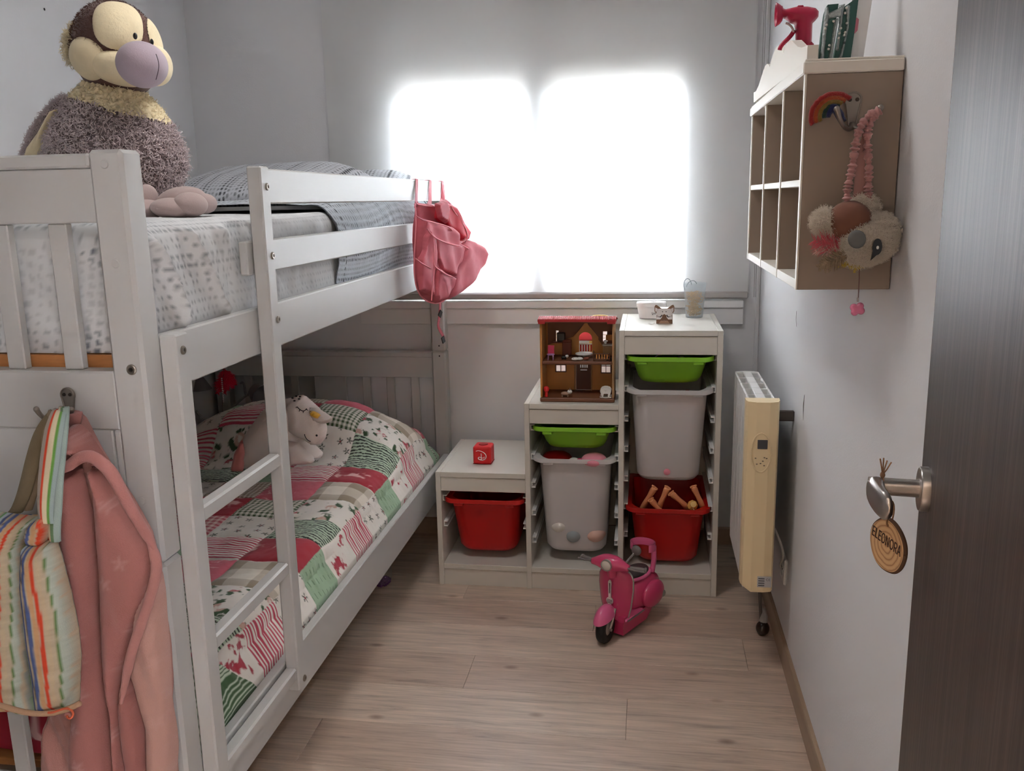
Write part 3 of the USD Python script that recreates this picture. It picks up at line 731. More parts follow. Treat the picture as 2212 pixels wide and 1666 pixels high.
# ------------------------------------------------------------------ stepped storage frame with bins
TX, TY0, TY1 = -0.744, 2.95, 3.392
W3 = 0.99; PT = 0.0185
HS = [0.431, 0.685, 0.94]
tro = thing("storage_shelf", "white stepped storage shelf holding plastic bins below the window", "storage unit", (TX + W3 / 2, (TY0 + TY1) / 2, 0))
ux = [TX, -0.4205, -0.0955, TX + W3 - PT]                     # left faces of the uprights
hu = [HS[0], HS[1], HS[2], HS[2]]
for x, h in zip(ux, hu):
    obj("side_panel", rbox(x, x + PT, TY0, TY1, 0, h, 0.0015), MELA, tro)
BZ = 0.082
for k in range(3):
    a, b = ux[k] + PT, ux[k + 1]
    obj("top_board", rbox(a, b, TY0 + 0.001, TY1, HS[k] - 0.019, HS[k] - 0.0005, 0.001), MELA, tro)
    obj("front_board", rbox(a, b, TY0 + 0.005, TY0 + 0.02, HS[k] - 0.082 + (0.01 if k < 2 else 0.0), HS[k] - 0.0205, 0.001), MELA, tro)
    obj("back_board", rbox(a, b, TY1 - 0.012, TY1 - 0.006, 0.09, HS[k] - 0.02, 0.001), MELA, tro)
obj("bottom_board", rbox(ux[0] + PT, ux[3], TY0 + 0.002, TY1, BZ - 0.019, BZ, 0.001), MELA, tro)
obj("plinth", rbox(ux[0] + PT, ux[3], TY0 + 0.006, TY0 + 0.022, 0.0, BZ - 0.0195, 0.001), MELA, tro)
def runner(x, sgn, z):
    """A U-shaped plastic rail on an upright; sgn: side on which it stands out."""
    p = Polygon([(0, 0), (0.014, 0), (0.014, 0.004), (0.003, 0.004), (0.003, 0.018), (0.014, 0.018), (0.014, 0.022), (0, 0.022)])
    if sgn < 0: p = affinity.scale(p, -1, 1, origin=(0, 0))
    obj("runner", extrude(p, TY1 - TY0 - 0.05, RXZ, (x, TY1 - 0.02, z)), PLAST, tro, smooth=False)
for z in (0.313, 0.215):
    runner(ux[0] + PT, 1, z); runner(ux[1], -1, z)
for z in (0.582, 0.476, 0.372, 0.268, 0.165):
    runner(ux[1] + PT, 1, z); runner(ux[2], -1, z)
for z in (0.835, 0.725, 0.62, 0.512, 0.405, 0.303, 0.2):
    runner(ux[2] + PT, 1, z); runner(ux[3], -1, z)

def rrect(w, d, r, n=8):
    out = []
    for cxx, cyy, a0 in ((w / 2 - r, d / 2 - r, 0), (-w / 2 + r, d / 2 - r, 90), (-w / 2 + r, -d / 2 + r, 180), (w / 2 - r, -d / 2 + r, 270)):
        for k in range(n + 1):
            a = math.radians(a0 + 90 * k / n); out.append((cxx + r * math.cos(a), cyy + r * math.sin(a)))
    return np.array(out)
def loft(rings, close_first=True, close_last=True):
    V = np.vstack(rings); n = len(rings[0]); k = len(rings); f = []
    j = np.arange(n); j2 = (j + 1) % n
    for i in range(k - 1):
        a, b, c, d = i * n + j, i * n + j2, (i + 1) * n + j2, (i + 1) * n + j
        f += [np.stack([a, b, c], 1), np.stack([a, c, d], 1)]
    if close_first:
        V = np.vstack([V, rings[0].mean(0)]); f.append(np.stack([np.full(n, len(V) - 1), j2, j], 1))
    if close_last:
        V = np.vstack([V, rings[-1].mean(0)]); o = (k - 1) * n; f.append(np.stack([np.full(n, len(V) - 1), o + j, o + j2], 1))
    return trimesh.Trimesh(V, np.vstack(f), process=False)
def ring(w, d, r, x, y, z, dip=0.0, yw=0.0):
    p = rrect(w, d, r); zz = np.full(len(p), z)
    if dip: zz = zz - dip * (1 - np.clip(np.abs(p[:, 0]) / (w / 2), 0, 1) ** 2.2)
    return np.c_[p[:, 0] + x, p[:, 1] + y, zz]
def plastic(name, c, tr=0.0, rough=0.35):
    return mat(name, c, rough, translucent=tr) 
GREEN = plastic("green_plastic", (142, 206, 50), 0.12); REDP = plastic("red_plastic", (190, 22, 18), 0.08)
CLEARP = usdkit.material(stage, "/World/Looks/frosted_plastic", {"d": ("principled_bsdf", {"base_color": lin((240, 236, 236)), "roughness": 0.45}), "t": ("translucent_bsdf", {"color": lin((226, 226, 230))}), "m": ("mix_closure", {"fac": 0.32}),
     "x": ("transparent_bsdf", {"color": (0.95, 0.95, 0.97)}), "m2": ("mix_closure", {"fac": 0.16})}, [("d.BSDF", "m.closure1"), ("t.BSDF", "m.closure2"), ("m.closure", "m2.closure1"), ("x.BSDF", "m2.closure2")], surface="m2.closure")
def bin_(label, xc, ztop, h, mt, dip, w=0.298, d=0.40, wb=0.215, pull=0.0):
    """A tapered tub with a broad rim that hangs on the runners; its front rim bows down."""
    yc = TY0 + 0.006 + d / 2 - pull
    t = thing("storage_bin", label, "bin", (xc, yc, ztop - h), group=None)
    wt, dt = w - 0.042, d - 0.03
    z0 = ztop - h; R = 0.05
    def rg(f, z, ins=0.0):
        ww = wb + (wt - wb) * f; dd = (dt - 0.07) + 0.07 * f
        return ring(ww - 2 * ins, dd - 2 * ins, R - ins, xc, yc, z)
    outer = [ring(wb - 0.06, dt - 0.13, R * 0.8, xc, yc, z0), ring(wb - 0.02, dt - 0.09, R, xc, yc, z0 + 0.006), rg(0.0, z0 + 0.022)] + [rg(f, z0 + 0.022 + (h - 0.03) * f) for f in (0.25, 0.5, 0.75, 0.97)]
    top = [ring(wt, dt, R, xc, yc, ztop - 0.008, dip)]
    inner = [ring(wt - 0.006, dt - 0.006, R - 0.003, xc, yc, ztop - 0.008, dip)] + [rg(f, z0 + 0.022 + (h - 0.03) * f, 0.0025) for f in (0.9, 0.5, 0.0)] + [ring(wb - 0.03, dt - 0.1, R * 0.9, xc, yc, z0 + 0.009)]
    obj("tub", loft(outer + top + inner), mt, t, smooth=40)
    # rim: flange all round
    rim = [ring(wt - 0.004, dt - 0.004, R, xc, yc, ztop - 0.004, dip), ring(w - 0.012, d - 0.002, 0.028, xc, yc, ztop, dip), ring(w - 0.006, d, 0.03, xc, yc, ztop - 0.003, dip),
           ring(w - 0.006, d, 0.03, xc, yc, ztop - 0.015, dip), ring(w - 0.012, d - 0.006, 0.028, xc, yc, ztop - 0.017, dip), ring(wt - 0.002, dt - 0.002, R, xc, yc, ztop - 0.013, dip)]
    m = loft(rim + rim[:1], False, False)
    obj("rim", m, mt, t, smooth=40)
    for s in (-1, 1):
        obj("grip", rbox(xc + s * (wt / 2 - 0.035) - 0.018, xc + s * (wt / 2 - 0.035) + 0.018, yc - d / 2 + 0.003, yc - d / 2 + 0.03, ztop - 0.03 - (0.0), ztop - 0.013, 0.003), mt, t)
    return t
xs = [(ux[k] + PT + ux[k + 1]) / 2 for k in range(3)]
bin_("red plastic bin alone in the lowest left bay of the storage frame", xs[0], 0.330, 0.222, REDP, 0.006)
bin_("shallow green bin in the middle bay, below the toy house", xs[1], 0.602, 0.095, GREEN, 0.004)
bin_("tall frosted clear bin in the middle bay behind the pink scooter", xs[1], 0.492, 0.372, CLEARP, 0.012)
bin_("shallow green bin at the top of the tallest bay", xs[2], 0.852, 0.105, GREEN, 0.008)
bin_("tall frosted clear bin in the tallest bay, with an orange hat sticking out", xs[2], 0.742, 0.345, CLEARP, 0.014)
bin_("red plastic bin with doll feet on top, at the foot of the tallest bay", xs[2], 0.320, 0.225, REDP, 0.012)
SKIN = mat("doll_skin", (226, 150, 104), 0.5); PINKT = mat("pink_toy", (226, 140, 158), 0.5, sheen=0.2); ORANGE = mat("orange_felt", (240, 104, 70), 0.8); WHT = mat("toy_white", (225, 222, 216), 0.5); GOLD = mat("gold_toy", (206, 150, 70), 0.35, metal=0.3)
MAG = mat("magenta_toy", (196, 60, 104), 0.45); REDT = mat("red_toy", (200, 34, 34), 0.4)
def blob(name, label, cat_, p, r, mt, R=None, extra=()):
    m = ell(p, r, 3, R); m.vertices = m.vertices + (0.1 * np.mean(r) * (meshkit.fbm(m.vertices * 30, 3, 3)[:, None] - 0.5)) * m.vertex_normals
    t = thing(name, label, cat_, p)
    obj("body", m, mt, t, smooth=True)
    for n_, mm, m2 in extra: obj(n_, mm, m2, t, smooth=True)
    return t
# middle bay, on top of the clear bin
p = at(1283, 993, "y", 3.0)
blob("toy_plush", "pink plush toy head lying in the clear bin of the middle bay", "toy", p, (0.045, 0.05, 0.022), PINKT, None, [("ear", ell(p + [-0.07, -0.01, -0.002], (0.018, 0.016, 0.010), 2, rot(30, "z")), WHT), ("ribbon", ell(p + [-0.048, -0.015, -0.004], (0.014, 0.012, 0.012), 2), MAG)])
p = at(1203, 990, "y", 3.1)
blob("toy_bowl", "dark red toy bowl lying beside the pink plush head in the middle bay", "toy", p, (0.055, 0.06, 0.025), REDT)
for i, (px, py, mt, l) in enumerate(((1290, 1060, PINKT, "pink"), (1210, 1130, WHT, "whitish"), (1240, 1150, mat("teal_toy", (150, 160, 164), 0.6), "grey-blue"), (1285, 1150, mat("peach_toy", (214, 176, 162), 0.6), "pale peach"))):
    p = at(px, py, "y", 3.04)
    blob("toy_blob", f"blurred {l} soft toy inside the tall clear bin of the middle bay", "toy", p, (0.04, 0.05, 0.035), mt)
for i, (px, py, mt, l) in enumerate(((1395, 965, WHT, "white"), (1480, 920, WHT, "pale round"), (1440, 1010, PINKT, "pink"), (1420, 900, mat("violet_toy", (150, 110, 150), 0.6), "violet"))):
    p = at(px, py, "y", 3.05)
    blob("toy_blob", f"blurred {l} soft toy inside the tall clear bin of the tallest bay", "toy", p, (0.03, 0.05, 0.035), mt)
# orange felt hat
p = at(1480, 862, "y", 3.06)
ht = thing("felt_hat", "orange felt witch hat poking out of the tall clear bin", "toy hat", p)
obj("crown", lathe([(0, 0.055), (0.012, 0.052), (0.03, 0.02), (0.04, 0.0), (0.034, -0.002), (0, -0.002)], 24, p - [0, 0, 0.02], (0.2, -0.3, 1)), ORANGE, ht, smooth=True)
obj("brim", lathe([(0.02, 0.0), (0.062, -0.004), (0.07, 0.004), (0.064, 0.006), (0.02, 0.004)], 28, p - [0, 0, 0.018], (0.15, -0.25, 1)), ORANGE, ht, smooth=True)
obj("side_flap", lathe([(0, 0), (0.02, 0), (0.04, -0.05), (0.036, -0.055), (0, -0.055)], 20, p - [0.0, 0.03, 0.035], (0, 0, 1)), ORANGE, ht, smooth=True)
# doll legs in the lower red bin
def doll(label, legs):
    """A doll lying head down in the bin: only its legs and bare feet show."""
    a0 = at(legs[0][0], legs[0][1], "y", 3.0)
    t = thing("doll", label, "doll", a0)
    for u0, v0, u1, v1, y in legs:
        a, b = at(u0, v0, "y", y), at(u1, v1, "y", y - 0.01)
        d = (b - a); L = np.linalg.norm(d); d /= L; sd = np.cross(d, [0, -1, 0.2]); sd /= np.linalg.norm(sd)
        P = spline([a - d * 0.03 + [0, .03, -.02], a, a + d * L * 0.5, b - d * 0.008, b], 14)
        r = np.interp(np.linspace(0, 1, 14), [0, .3, .55, .85, 1], [.011, .010, .0085, .0115, .0085])
        lg = obj("leg", tube(P, r, 12), SKIN, t, smooth=True)
        for q in range(5):
            obj("toe", ell(b + sd * (q - 2) * 0.0046 + d * (0.003 - abs(q - 1) * 0.001), (0.0034, 0.0034, 0.0045), 2), SKIN, lg, smooth=True)
doll("leftmost doll, head down in the red bin, bare feet up", [(1395, 1085, 1414, 1054, 3.0), (1428, 1106, 1406, 1080, 2.985)])
doll("middle doll, head down in the red bin, bare feet crossed", [(1428, 1085, 1442, 1054, 3.0), (1476, 1088, 1450, 1066, 2.99), (1453, 1098, 1442, 1082, 3.0)][:2])
doll("doll with one foot up at the right end of the red bin", [(1513, 1084, 1498, 1052, 3.0)])
p = at(1496, 1092, "y", 2.985)
gt = thing("toy_parasol", "small golden octagonal toy parasol lying beside the doll legs", "toy", p)
obj("canopy", lathe([(0, 0.006), (0.018, 0.0), (0.019, -0.002), (0, 0.0)], 8, p, (0.1, -1, 0.3)), GOLD, gt, smooth=False)
obj("hub", lathe([(0, 0), (0.011, 0), (0.010, 0.006), (0, 0.007)], 20, p + [0.002, -0.006, 0.006], (0.1, -1, 0.3)), mat("pale_gold", (226, 190, 120), 0.5), gt)
obj("handle", tube([p + [0.0, -0.006, -0.004], p + [0.010, -0.014, -0.024]], 0.002, 8), mat("pale_gold2", (230, 196, 150), 0.5), gt)
# toys over the upper green bin
p = at(1411, 776, "y", 3.0)
wd = thing("toy_wand", "white curved toy wand with a pink ribbon end in the upper green bin", "toy", p)
obj("stem", tube(spline([at(1405, 790, "y", 3.0), at(1412, 776, "y", 2.99), at(1421, 767, "y", 2.985), at(1434, 762, "y", 2.985)], 16), 0.0022, 8), WHT, wd, smooth=True)
obj("ribbon_end", [ell(at(1428, 764, "y", 2.98), (0.015, 0.006, 0.005), 2, rot(-12, "y")), ell(at(1436, 762, "y", 2.98), (0.008, 0.005, 0.007), 2)], PINKT, wd, smooth=True)
p = at(1466, 775, "y", 3.02)
tk = thing("toy_keyring", "small grey toy ring on a stub in the upper green bin", "toy", p)
obj("stub", tube(spline([at(1461, 788, "y", 3.02), at(1464, 777, "y", 3.02), at(1468, 769, "y", 3.02)], 8), 0.004, 8), mat("toy_grey", (120, 124, 112), 0.5), tk, smooth=True)
tt = np.linspace(0, 5.4, 24)
obj("ring", tube(np.c_[p[0] + 0.012 + 0.008 * np.cos(tt), np.full(24, p[1]), p[2] + 0.002 + 0.006 * np.sin(tt)], 0.0012, 6), STEEL, tk, smooth=True)

# ------------------------------------------------------------------ on the low step: red cube speaker with its white initial
c = at(1045, 985, "y", 3.085); s = 0.0335
c[2] = HS[0] + s
cb = thing("toy_speaker", "red rounded cube speaker with a white initial on the lowest step", "speaker", (c[0], c[1], HS[0]))
a = rot(-2, "z")
def in_cube(m): return xf(m, a, c)
rb0 = hull([[x, y, z] for x in (-s, s) for y in (-s, s) for z in (-s, s)])
sp = [trimesh.creation.icosphere(2, 0.0085)]
pts = np.vstack([sp[0].vertices + np.array([x, y, z]) * (s - 0.0085) for x in (-1, 1) for y in (-1, 1) for z in (-1, 1)])
obj("cube", in_cube(hull(pts)), mat("red_rubber", (214, 30, 34), 0.5), cb, smooth=40)
WP = mat("white_print", (236, 230, 226), 0.5)
def stroke(P, w):
    return in_cube(tube(np.c_[np.array(P)[:, 0], np.full(len(P), -s - 0.0006), np.array(P)[:, 1]], w, 8))
D1 = spline([(-0.021, 0.016), (-0.004, 0.017), (0.012, 0.008), (0.0165, -0.004), (0.010, -0.014), (-0.002, -0.0165), (-0.013, -0.0115), (-0.0105, -0.0065), (0.001, -0.0085), (0.010, -0.004)], 40)
obj("initial", [stroke(D1, np.interp(np.linspace(0, 1, 40), [0, .3, .6, 1], [.0012, .0016, .002, .001])), stroke([(-0.002, 0.008), (-0.0015, 0.0), (-0.002, -0.0175)], 0.0016)], WP, cb, smooth=True)
obj("top_disc", in_cube(lathe([(0, 0), (0.017, 0), (0.016, 0.003), (0, 0.0035)], 28, (0, 0, s))), mat("red_rubber_dark", (160, 24, 28), 0.5), cb)
obj("seam", in_cube(cat(rbox(-s - 0.0003, s + 0.0003, -s - 0.0003, s + 0.0003, -s + 0.0015, -s + 0.0022, 1e-4))), mat("red_rubber_dark", (160, 24, 28), 0.5), cb, smooth=False)

# ------------------------------------------------------------------ doll's house on the middle step
HX0, HX1, HY0, HY1, HZ0, HZ1 = -0.366, -0.112, 2.985, 3.13, HS[1], HS[1] + 0.288
hs = thing("doll_house", "open-fronted wooden-look doll house with a red tiled roof on the middle step", "doll house", ((HX0 + HX1) / 2, (HY0 + HY1) / 2, HZ0))
OCH = mat("house_ochre", (206, 140, 72), 0.5, var=0.18, vscale=9, stretch=(1, 1, 0.3)); DKW = mat("house_dark", (92, 52, 34), 0.5); FLR = mat("house_floor", (112, 68, 44), 0.5, var=0.15, vscale=20); ROOF = mat("house_roof", (176, 34, 40), 0.45); TAN = mat("house_tan", (190, 150, 108), 0.55); PANE = mat("house_pane", (214, 190, 180), 0.4)
def hp(name, m, mt, parent=None, **k): return obj(name, m, mt, parent or hs, **k)
hp("base", rbox(HX0 - 0.002, HX1 + 0.002, HY0 - 0.004, HY1, HZ0, HZ0 + 0.014), FLR)
mid_z = HZ0 + 0.142
hp("upper_floor", rbox(HX0 + 0.006, HX1 - 0.006, HY0, HY1, mid_z - 0.011, mid_z), FLR)
for x0, x1, mt in ((HX0, HX0 + 0.007, OCH), (HX1 - 0.007, HX1, TAN)):
    hp("side_wall", rbox(x0, x1, HY0, HY1 - 0.004, HZ0 + 0.014, HZ1 - 0.0135), mt)
HB = HY1 - 0.008
def xz(px, pz): return HX0 + px * (HX1 - HX0), HZ0 + pz * (HZ1 - HZ0)       # fractions of the front
def opening_wall(name, rect, holes, y0, y1, mt):
    p = shapely.box(*xz(rect[0], rect[1]), *xz(rect[2], rect[3]))
    for h in holes: p = p.difference(h if not isinstance(h, tuple) else shapely.box(*xz(h[0], h[1]), *xz(h[2], h[3])))
    return hp(name, extrude(p, y1 - y0, RXZ, (0, y1, 0)), mt, smooth=False)
wl, wr_ = (0.16, 0.28, 0.30, 0.45), (0.80, 0.27, 0.93, 0.44)
opening_wall("lower_back_wall", (0.02, 0.05, 0.98, 0.46), [wl, wr_, (0.44, 0.05, 0.66, 0.46)], HB, HY1, OCH)
archc = xz(0.58, 0.70); arch = Point(archc).buffer(0.0235).union(shapely.box(archc[0] - 0.0235, xz(0, 0.53)[1], archc[0] + 0.0235, archc[1]))
u1, u2 = (0.165, 0.66, 0.205, 0.80), (0.82, 0.66, 0.89, 0.79)
opening_wall("upper_back_wall", (0.02, 0.49, 0.98, 0.935), [arch, u1, u2], HB, HY1, OCH)
# attic slopes beside the dormer
gl = Polygon([xz(0.05, 0.935), xz(0.05, 0.62), xz(0.40, 0.72), xz(0.58, 0.88), xz(0.54, 0.935)])
gr = Polygon([xz(0.62, 0.935), xz(0.61, 0.88), xz(0.86, 0.56), xz(0.97, 0.56), xz(0.97, 0.935)])
SLOPE = mat("house_slope", (118, 72, 40), 0.55)
for g in (gl.difference(shapely.box(*xz(*u1[:2]), *xz(*u1[2:]))), gr.difference(shapely.box(*xz(*u2[:2]), *xz(*u2[2:])))):
    hp("attic_slope", extrude(g, 0.004, RXZ, (0, HB - 0.0005, 0)), SLOPE, smooth=False)
def lattice(rect, nx, nz, bar, mt, pane=PANE, y=HB + 0.002):
    (x0, z0), (x1, z1) = xz(*rect[:2]), xz(*rect[2:])
    p = shapely.box(x0 - bar, z0 - bar, x1 + bar, z1 + bar); w, h = (x1 - x0), (z1 - z0)
    for i in range(nx):
        for k in range(nz):
            p = p.difference(shapely.box(x0 + w * i / nx + bar * 0.5, z0 + h * k / nz + bar * 0.5, x0 + w * (i + 1) / nx - bar * 0.5, z0 + h * (k + 1) / nz - bar * 0.5))
    fr = hp("window", extrude(p, 0.004, RXZ, (0, HB + 0.001, 0)), mt, smooth=False); obj("pane", rbox(x0, x1, HY1 - 0.001, HY1 - 0.0005, z0, z1, 1e-5), mat("house_pane_lit", (250, 240, 236), 0.4, translucent=0.92), fr, smooth=False)
lattice(wl, 2, 2, 0.0022, DKW); lattice(wr_, 2, 2, 0.0022, DKW)
lattice(u1, 1, 3, 0.0012, TAN); lattice(u2, 1, 3, 0.0012, TAN)
dr = hp("front_door", extrude(shapely.box(*xz(0.445, 0.055), *xz(0.655, 0.455)).difference(shapely.union_all([shapely.box(*xz(0.50 + 0.03 * i, 0.33 + 0.05 * k), *xz(0.52 + 0.03 * i, 0.37 + 0.05 * k)) for i in range(4) for k in range(2)] + [shapely.box(*xz(0.505, 0.295), *xz(0.60, 0.31))])), 0.004, RXZ, (0, HB + 0.003, 0)), DKW, smooth=False)
for x in (0.43, 0.665):
    hp("door_frame", rbox(xz(x, 0)[0] - 0.002, xz(x, 0)[0] + 0.002, HB - 0.03, HB, *xz(0, 0)[1:], xz(0, 0.455)[1]) if False else rbox(xz(x, 0)[0] - 0.002, xz(x, 0)[0] + 0.002, HB - 0.012, HB, HZ0 + 0.014, xz(0, 0.455)[1]), TAN)
hp("balcony_rail", cat(*[rbox(archc[0] - 0.021 + k * 0.0093, archc[0] - 0.0155 + k * 0.0093, HY1 + 0.002, HY1 + 0.006, xz(0, .53)[1], xz(0, .615)[1], 0.001) for k in range(5)]), REDT, kind="stuff")
hp("balcony_handrail", rbox(archc[0] - 0.024, archc[0] + 0.024, HY1 + 0.001, HY1 + 0.007, xz(0, .615)[1], xz(0, .63)[1]), WHT)
hp("balcony_slide", xf(rbox(-0.026, 0.026, 0, 0.04, 0, 0.004), rot(40, "x"), (archc[0], HY1 + 0.006, xz(0, .66)[1])), mat("red_gloss", (206, 70, 76), 0.15))
# gable frame round the arch
gab = Polygon([xz(0.42, 0.53), xz(0.42, 0.72), xz(0.585, 0.91), xz(0.76, 0.72), xz(0.76, 0.53)]).difference(arch)
hp("dormer", extrude(gab, 0.006, RXZ, (0, HB - 0.003, 0)), OCH, smooth=False)
# roof with corrugated red tiles
rv = []
nr = 64
roofx = np.linspace(HX0 - 0.006, HX1 + 0.006, nr * 4 + 1)
zz = 0.0022 * np.abs(np.sin((roofx - roofx[0]) * math.pi * nr / (roofx[-1] - roofx[0]) / 1.0))
ys = np.array([HY0 - 0.008, HY0 - 0.008, HY0 + 0.03, HY1 + 0.010, HY1 + 0.010])
Pr = np.stack([np.stack([np.repeat(roofx[None], 5, 0)[k] for k in range(5)], 0), np.repeat(ys[:, None], len(roofx), 1), np.stack([np.full_like(roofx, HZ1 - 0.008), HZ1 - 0.001 + zz * 1.6, HZ1 + 0.005 + zz * 1.6, HZ1 - 0.016 + zz, np.full_like(roofx, HZ1 - 0.020)], 0)], -1)
hp("roof", grid_mesh(Pr[:, ::-1]), ROOF, smooth=40)
hp("roof_underside", hull([[x_, y_, z_ + d_] for x_ in (HX0 - 0.005, HX1 + 0.005) for y_, z_ in ((HY0 - 0.004, HZ1 - 0.012), (HY1 + 0.008, HZ1 - 0.021)) for d_ in (0, 0.003)]), SLOPE)
for x0, x1 in ((HX0 - 0.004, HX0 + 0.02), (HX1 - 0.024, HX1 + 0.004)):
    hp("eave", rbox(x0, x1, HY0 - 0.010, HY0 - 0.003, HZ1 - 0.015, HZ1 - 0.002, 0.001), ROOF)
# furniture and figures in the house: each a thing of its own
def small(name, label, cat_, p, pieces):
    t = thing(name, label, cat_, p)
    for n_, m, mt in pieces: obj(n_, m, mt, t, smooth=40)
    return t
def hpt(fx, fz, y): return np.array([HX0 + fx * (HX1 - HX0), y, HZ0 + fz * (HZ1 - HZ0)])
uz = mid_z; lz = HZ0 + 0.014
def chair(label, x, y, z, mt, mt2, hgt=0.05):
    p = np.array([x, y, z])
    small("toy_chair", label, "toy chair", p, [("seat", lathe([(0, 0), (0.013, 0), (0.0135, 0.003), (0, 0.004)], 20, p + [0, 0, 0.018]), mt2)] +
          [("leg", cyl(p + [sx * 0.009, sy * 0.009, 0], p + [sx * 0.008, sy * 0.008, 0.0185], 0.0013, 8), mt2) for sx in (-1, 1) for sy in (-1, 1)] +
          [("backrest", rbox(p[0] - 0.011, p[0] + 0.011, p[1] + 0.009, p[1] + 0.011, p[2] + 0.02, p[2] + hgt, 0.001), mt)])
LIL = mat("lilac_plastic", (178, 140, 190), 0.4)
chair("pink and lilac toy chair on the upper floor of the doll house", HX0 + 0.034, HY0 + 0.03, uz, mat("pink_clear", (190, 50, 84), 0.3), LIL)
small("toy_stool", "red round toy stool on the lower floor of the doll house", "toy stool", hpt(0.07, 0.06, HY0 + 0.012), [("seat", ell(hpt(0.075, 0.145, HY0 + 0.014), (0.010, 0.008, 0.011), 2), REDT), ("foot", cyl(hpt(0.075, 0.05, HY0 + 0.014), hpt(0.075, 0.11, HY0 + 0.014), 0.0055, 12), REDT)])
small("toy_dresser", "reddish toy dresser with an open front in the attic", "toy furniture", (HX0 + 0.06, HB - 0.012, uz), [("cabinet", rbox(HX0 + 0.066, HX0 + 0.098, HB - 0.022, HB - 0.006, uz, uz + 0.058), mat("toy_redwood", (128, 66, 48), 0.5)), ("desk_top", rbox(HX0 + 0.03, HX0 + 0.098, HB - 0.024, HB - 0.006, uz + 0.046, uz + 0.050), mat("toy_redwood", (128, 66, 48), 0.5))])
small("toy_television", "black square toy television standing on the attic dresser", "toy television", (HX0 + 0.06, HB - 0.014, uz + 0.05), [("case", rbox(HX0 + 0.046, HX0 + 0.076, HB - 0.020, HB - 0.008, uz + 0.05, uz + 0.083), mat("toy_brown", (60, 44, 36), 0.4)), ("screen", rbox(HX0 + 0.049, HX0 + 0.073, HB - 0.0208, HB - 0.019, uz + 0.053, uz + 0.080), mat("screen_black", (16, 16, 20), 0.12))])
small("toy_shelf", "small tan toy shelf with a white top in the attic corner", "toy furniture", (HX1 - 0.025, HB - 0.016, uz), [("cabinet", rbox(HX1 - 0.044, HX1 - 0.009, HB - 0.024, HB - 0.006, uz, uz + 0.036), TAN), ("white_top", rbox(HX1 - 0.046, HX1 - 0.008, HB - 0.03, HB - 0.006, uz + 0.036, uz + 0.043), WHT), ("jug", ell((HX1 - 0.036, HB - 0.02, uz + 0.050), (0.006, 0.006, 0.008), 2), WHT), ("rack", rbox(HX1 - 0.034, HX1 - 0.009, HB - 0.02, HB - 0.006, uz + 0.055, uz + 0.075), OCH)] + [("knife", rbox(HX1 - 0.03 + k * 0.007, HX1 - 0.027 + k * 0.007, HB - 0.016, HB - 0.013, uz + 0.075, uz + 0.088), DKW) for k in range(3)])
small("toy_bed", "brown toy bed with a slatted head on the upper floor", "toy bed", (HX1 - 0.05, HY0 + 0.02, uz), [("post", rbox(HX1 - 0.072, HX1 - 0.068, HY0 + 0.006, HY0 + 0.010, uz, uz + 0.038), DKW), ("post", rbox(HX1 - 0.018, HX1 - 0.014, HY0 + 0.006, HY0 + 0.010, uz, uz + 0.030), DKW), ("rail", rbox(HX1 - 0.07, HX1 - 0.016, HY0 + 0.006, HY0 + 0.009, uz + 0.024, uz + 0.028), DKW), ("rail", rbox(HX1 - 0.07, HX1 - 0.016, HY0 + 0.006, HY0 + 0.009, uz + 0.006, uz + 0.010), DKW)] + [("bar", rbox(HX1 - 0.062 + k * 0.009, HX1 - 0.058 + k * 0.009, HY0 + 0.006, HY0 + 0.009, uz + 0.008, uz + 0.026), OCH) for k in range(5)])
small("toy_table", "white oval toy table top under the arched attic window", "toy table", hpt(0.58, 0.5, HB - 0.02), [("table_top", lathe([(0, 0), (0.031, 0), (0.031, 0.003), (0, 0.003)], 32, hpt(0.57, 0.5, HB - 0.04) + [0, 0, 0.008]), WHT), ("foot", cyl(hpt(0.57, 0.493, HB - 0.04), hpt(0.57, 0.52, HB - 0.04), 0.006, 12), WHT)])
def critter(name, label, p, c1, c2, s=1.0, ang=0):
    R = rot(ang, "z"); o = np.asarray(p)
    q = lambda m: xf(m, R, o)
    small(name, label, "toy animal", o, [("body", q(ell((0, 0, 0.008 * s), (0.011 * s, 0.007 * s, 0.006 * s), 2)), c1), ("head", q(ell((0.012 * s, -0.001, 0.013 * s), (0.0065 * s, 0.006 * s, 0.006 * s), 2)), c2)] +
          [("leg", q(cyl((sx * 0.007 * s, sy * 0.004 * s, 0), (sx * 0.007 * s, sy * 0.004 * s, 0.006 * s), 0.0018 * s, 8)), c1) for sx in (-1, 1) for sy in (-1, 1)] +
          [("ear", q(ell((0.012 * s, sy * 0.004 * s, 0.019 * s), (0.0015 * s, 0.002 * s, 0.003 * s), 1)), c1) for sy in (-1, 1)])
GREYT = mat("toy_brindle", (150, 120, 100), 0.6)
critter("toy_cat", "black and white toy cat on the upper floor of the doll house", hpt(0.31, 0.495, HY0 + 0.04), BLACK, WHT, 0.9)
critter("toy_dog", "brown and white toy dog on the lower floor of the doll house", hpt(0.33, 0.05, HY0 + 0.02), GREYT, WHT, 1.35)
critter("toy_bear", "dark toy animal beside the toy bed on the upper floor", hpt(0.93, 0.495, HY0 + 0.018), BLACK, DKW, 0.9, 150)
p = hpt(0.47, 0.495, HY0 + 0.018)
small("toy_slippers", "pair of white toy bunny shoes on the upper floor of the doll house", "toy shoes", p, [("shoe", ell(p + [0, 0, 0.006], (0.013, 0.008, 0.006), 2, rot(20, "z")), WHT), ("shoe", ell(p + [0.016, 0.004, 0.006], (0.011, 0.008, 0.006), 2, rot(-15, "z")), WHT), ("nose", ell(p + [-0.006, -0.007, 0.008], (0.0015,) * 3, 1), BLACK)])
p = hpt(0.62, 0.495, HY0 + 0.022)
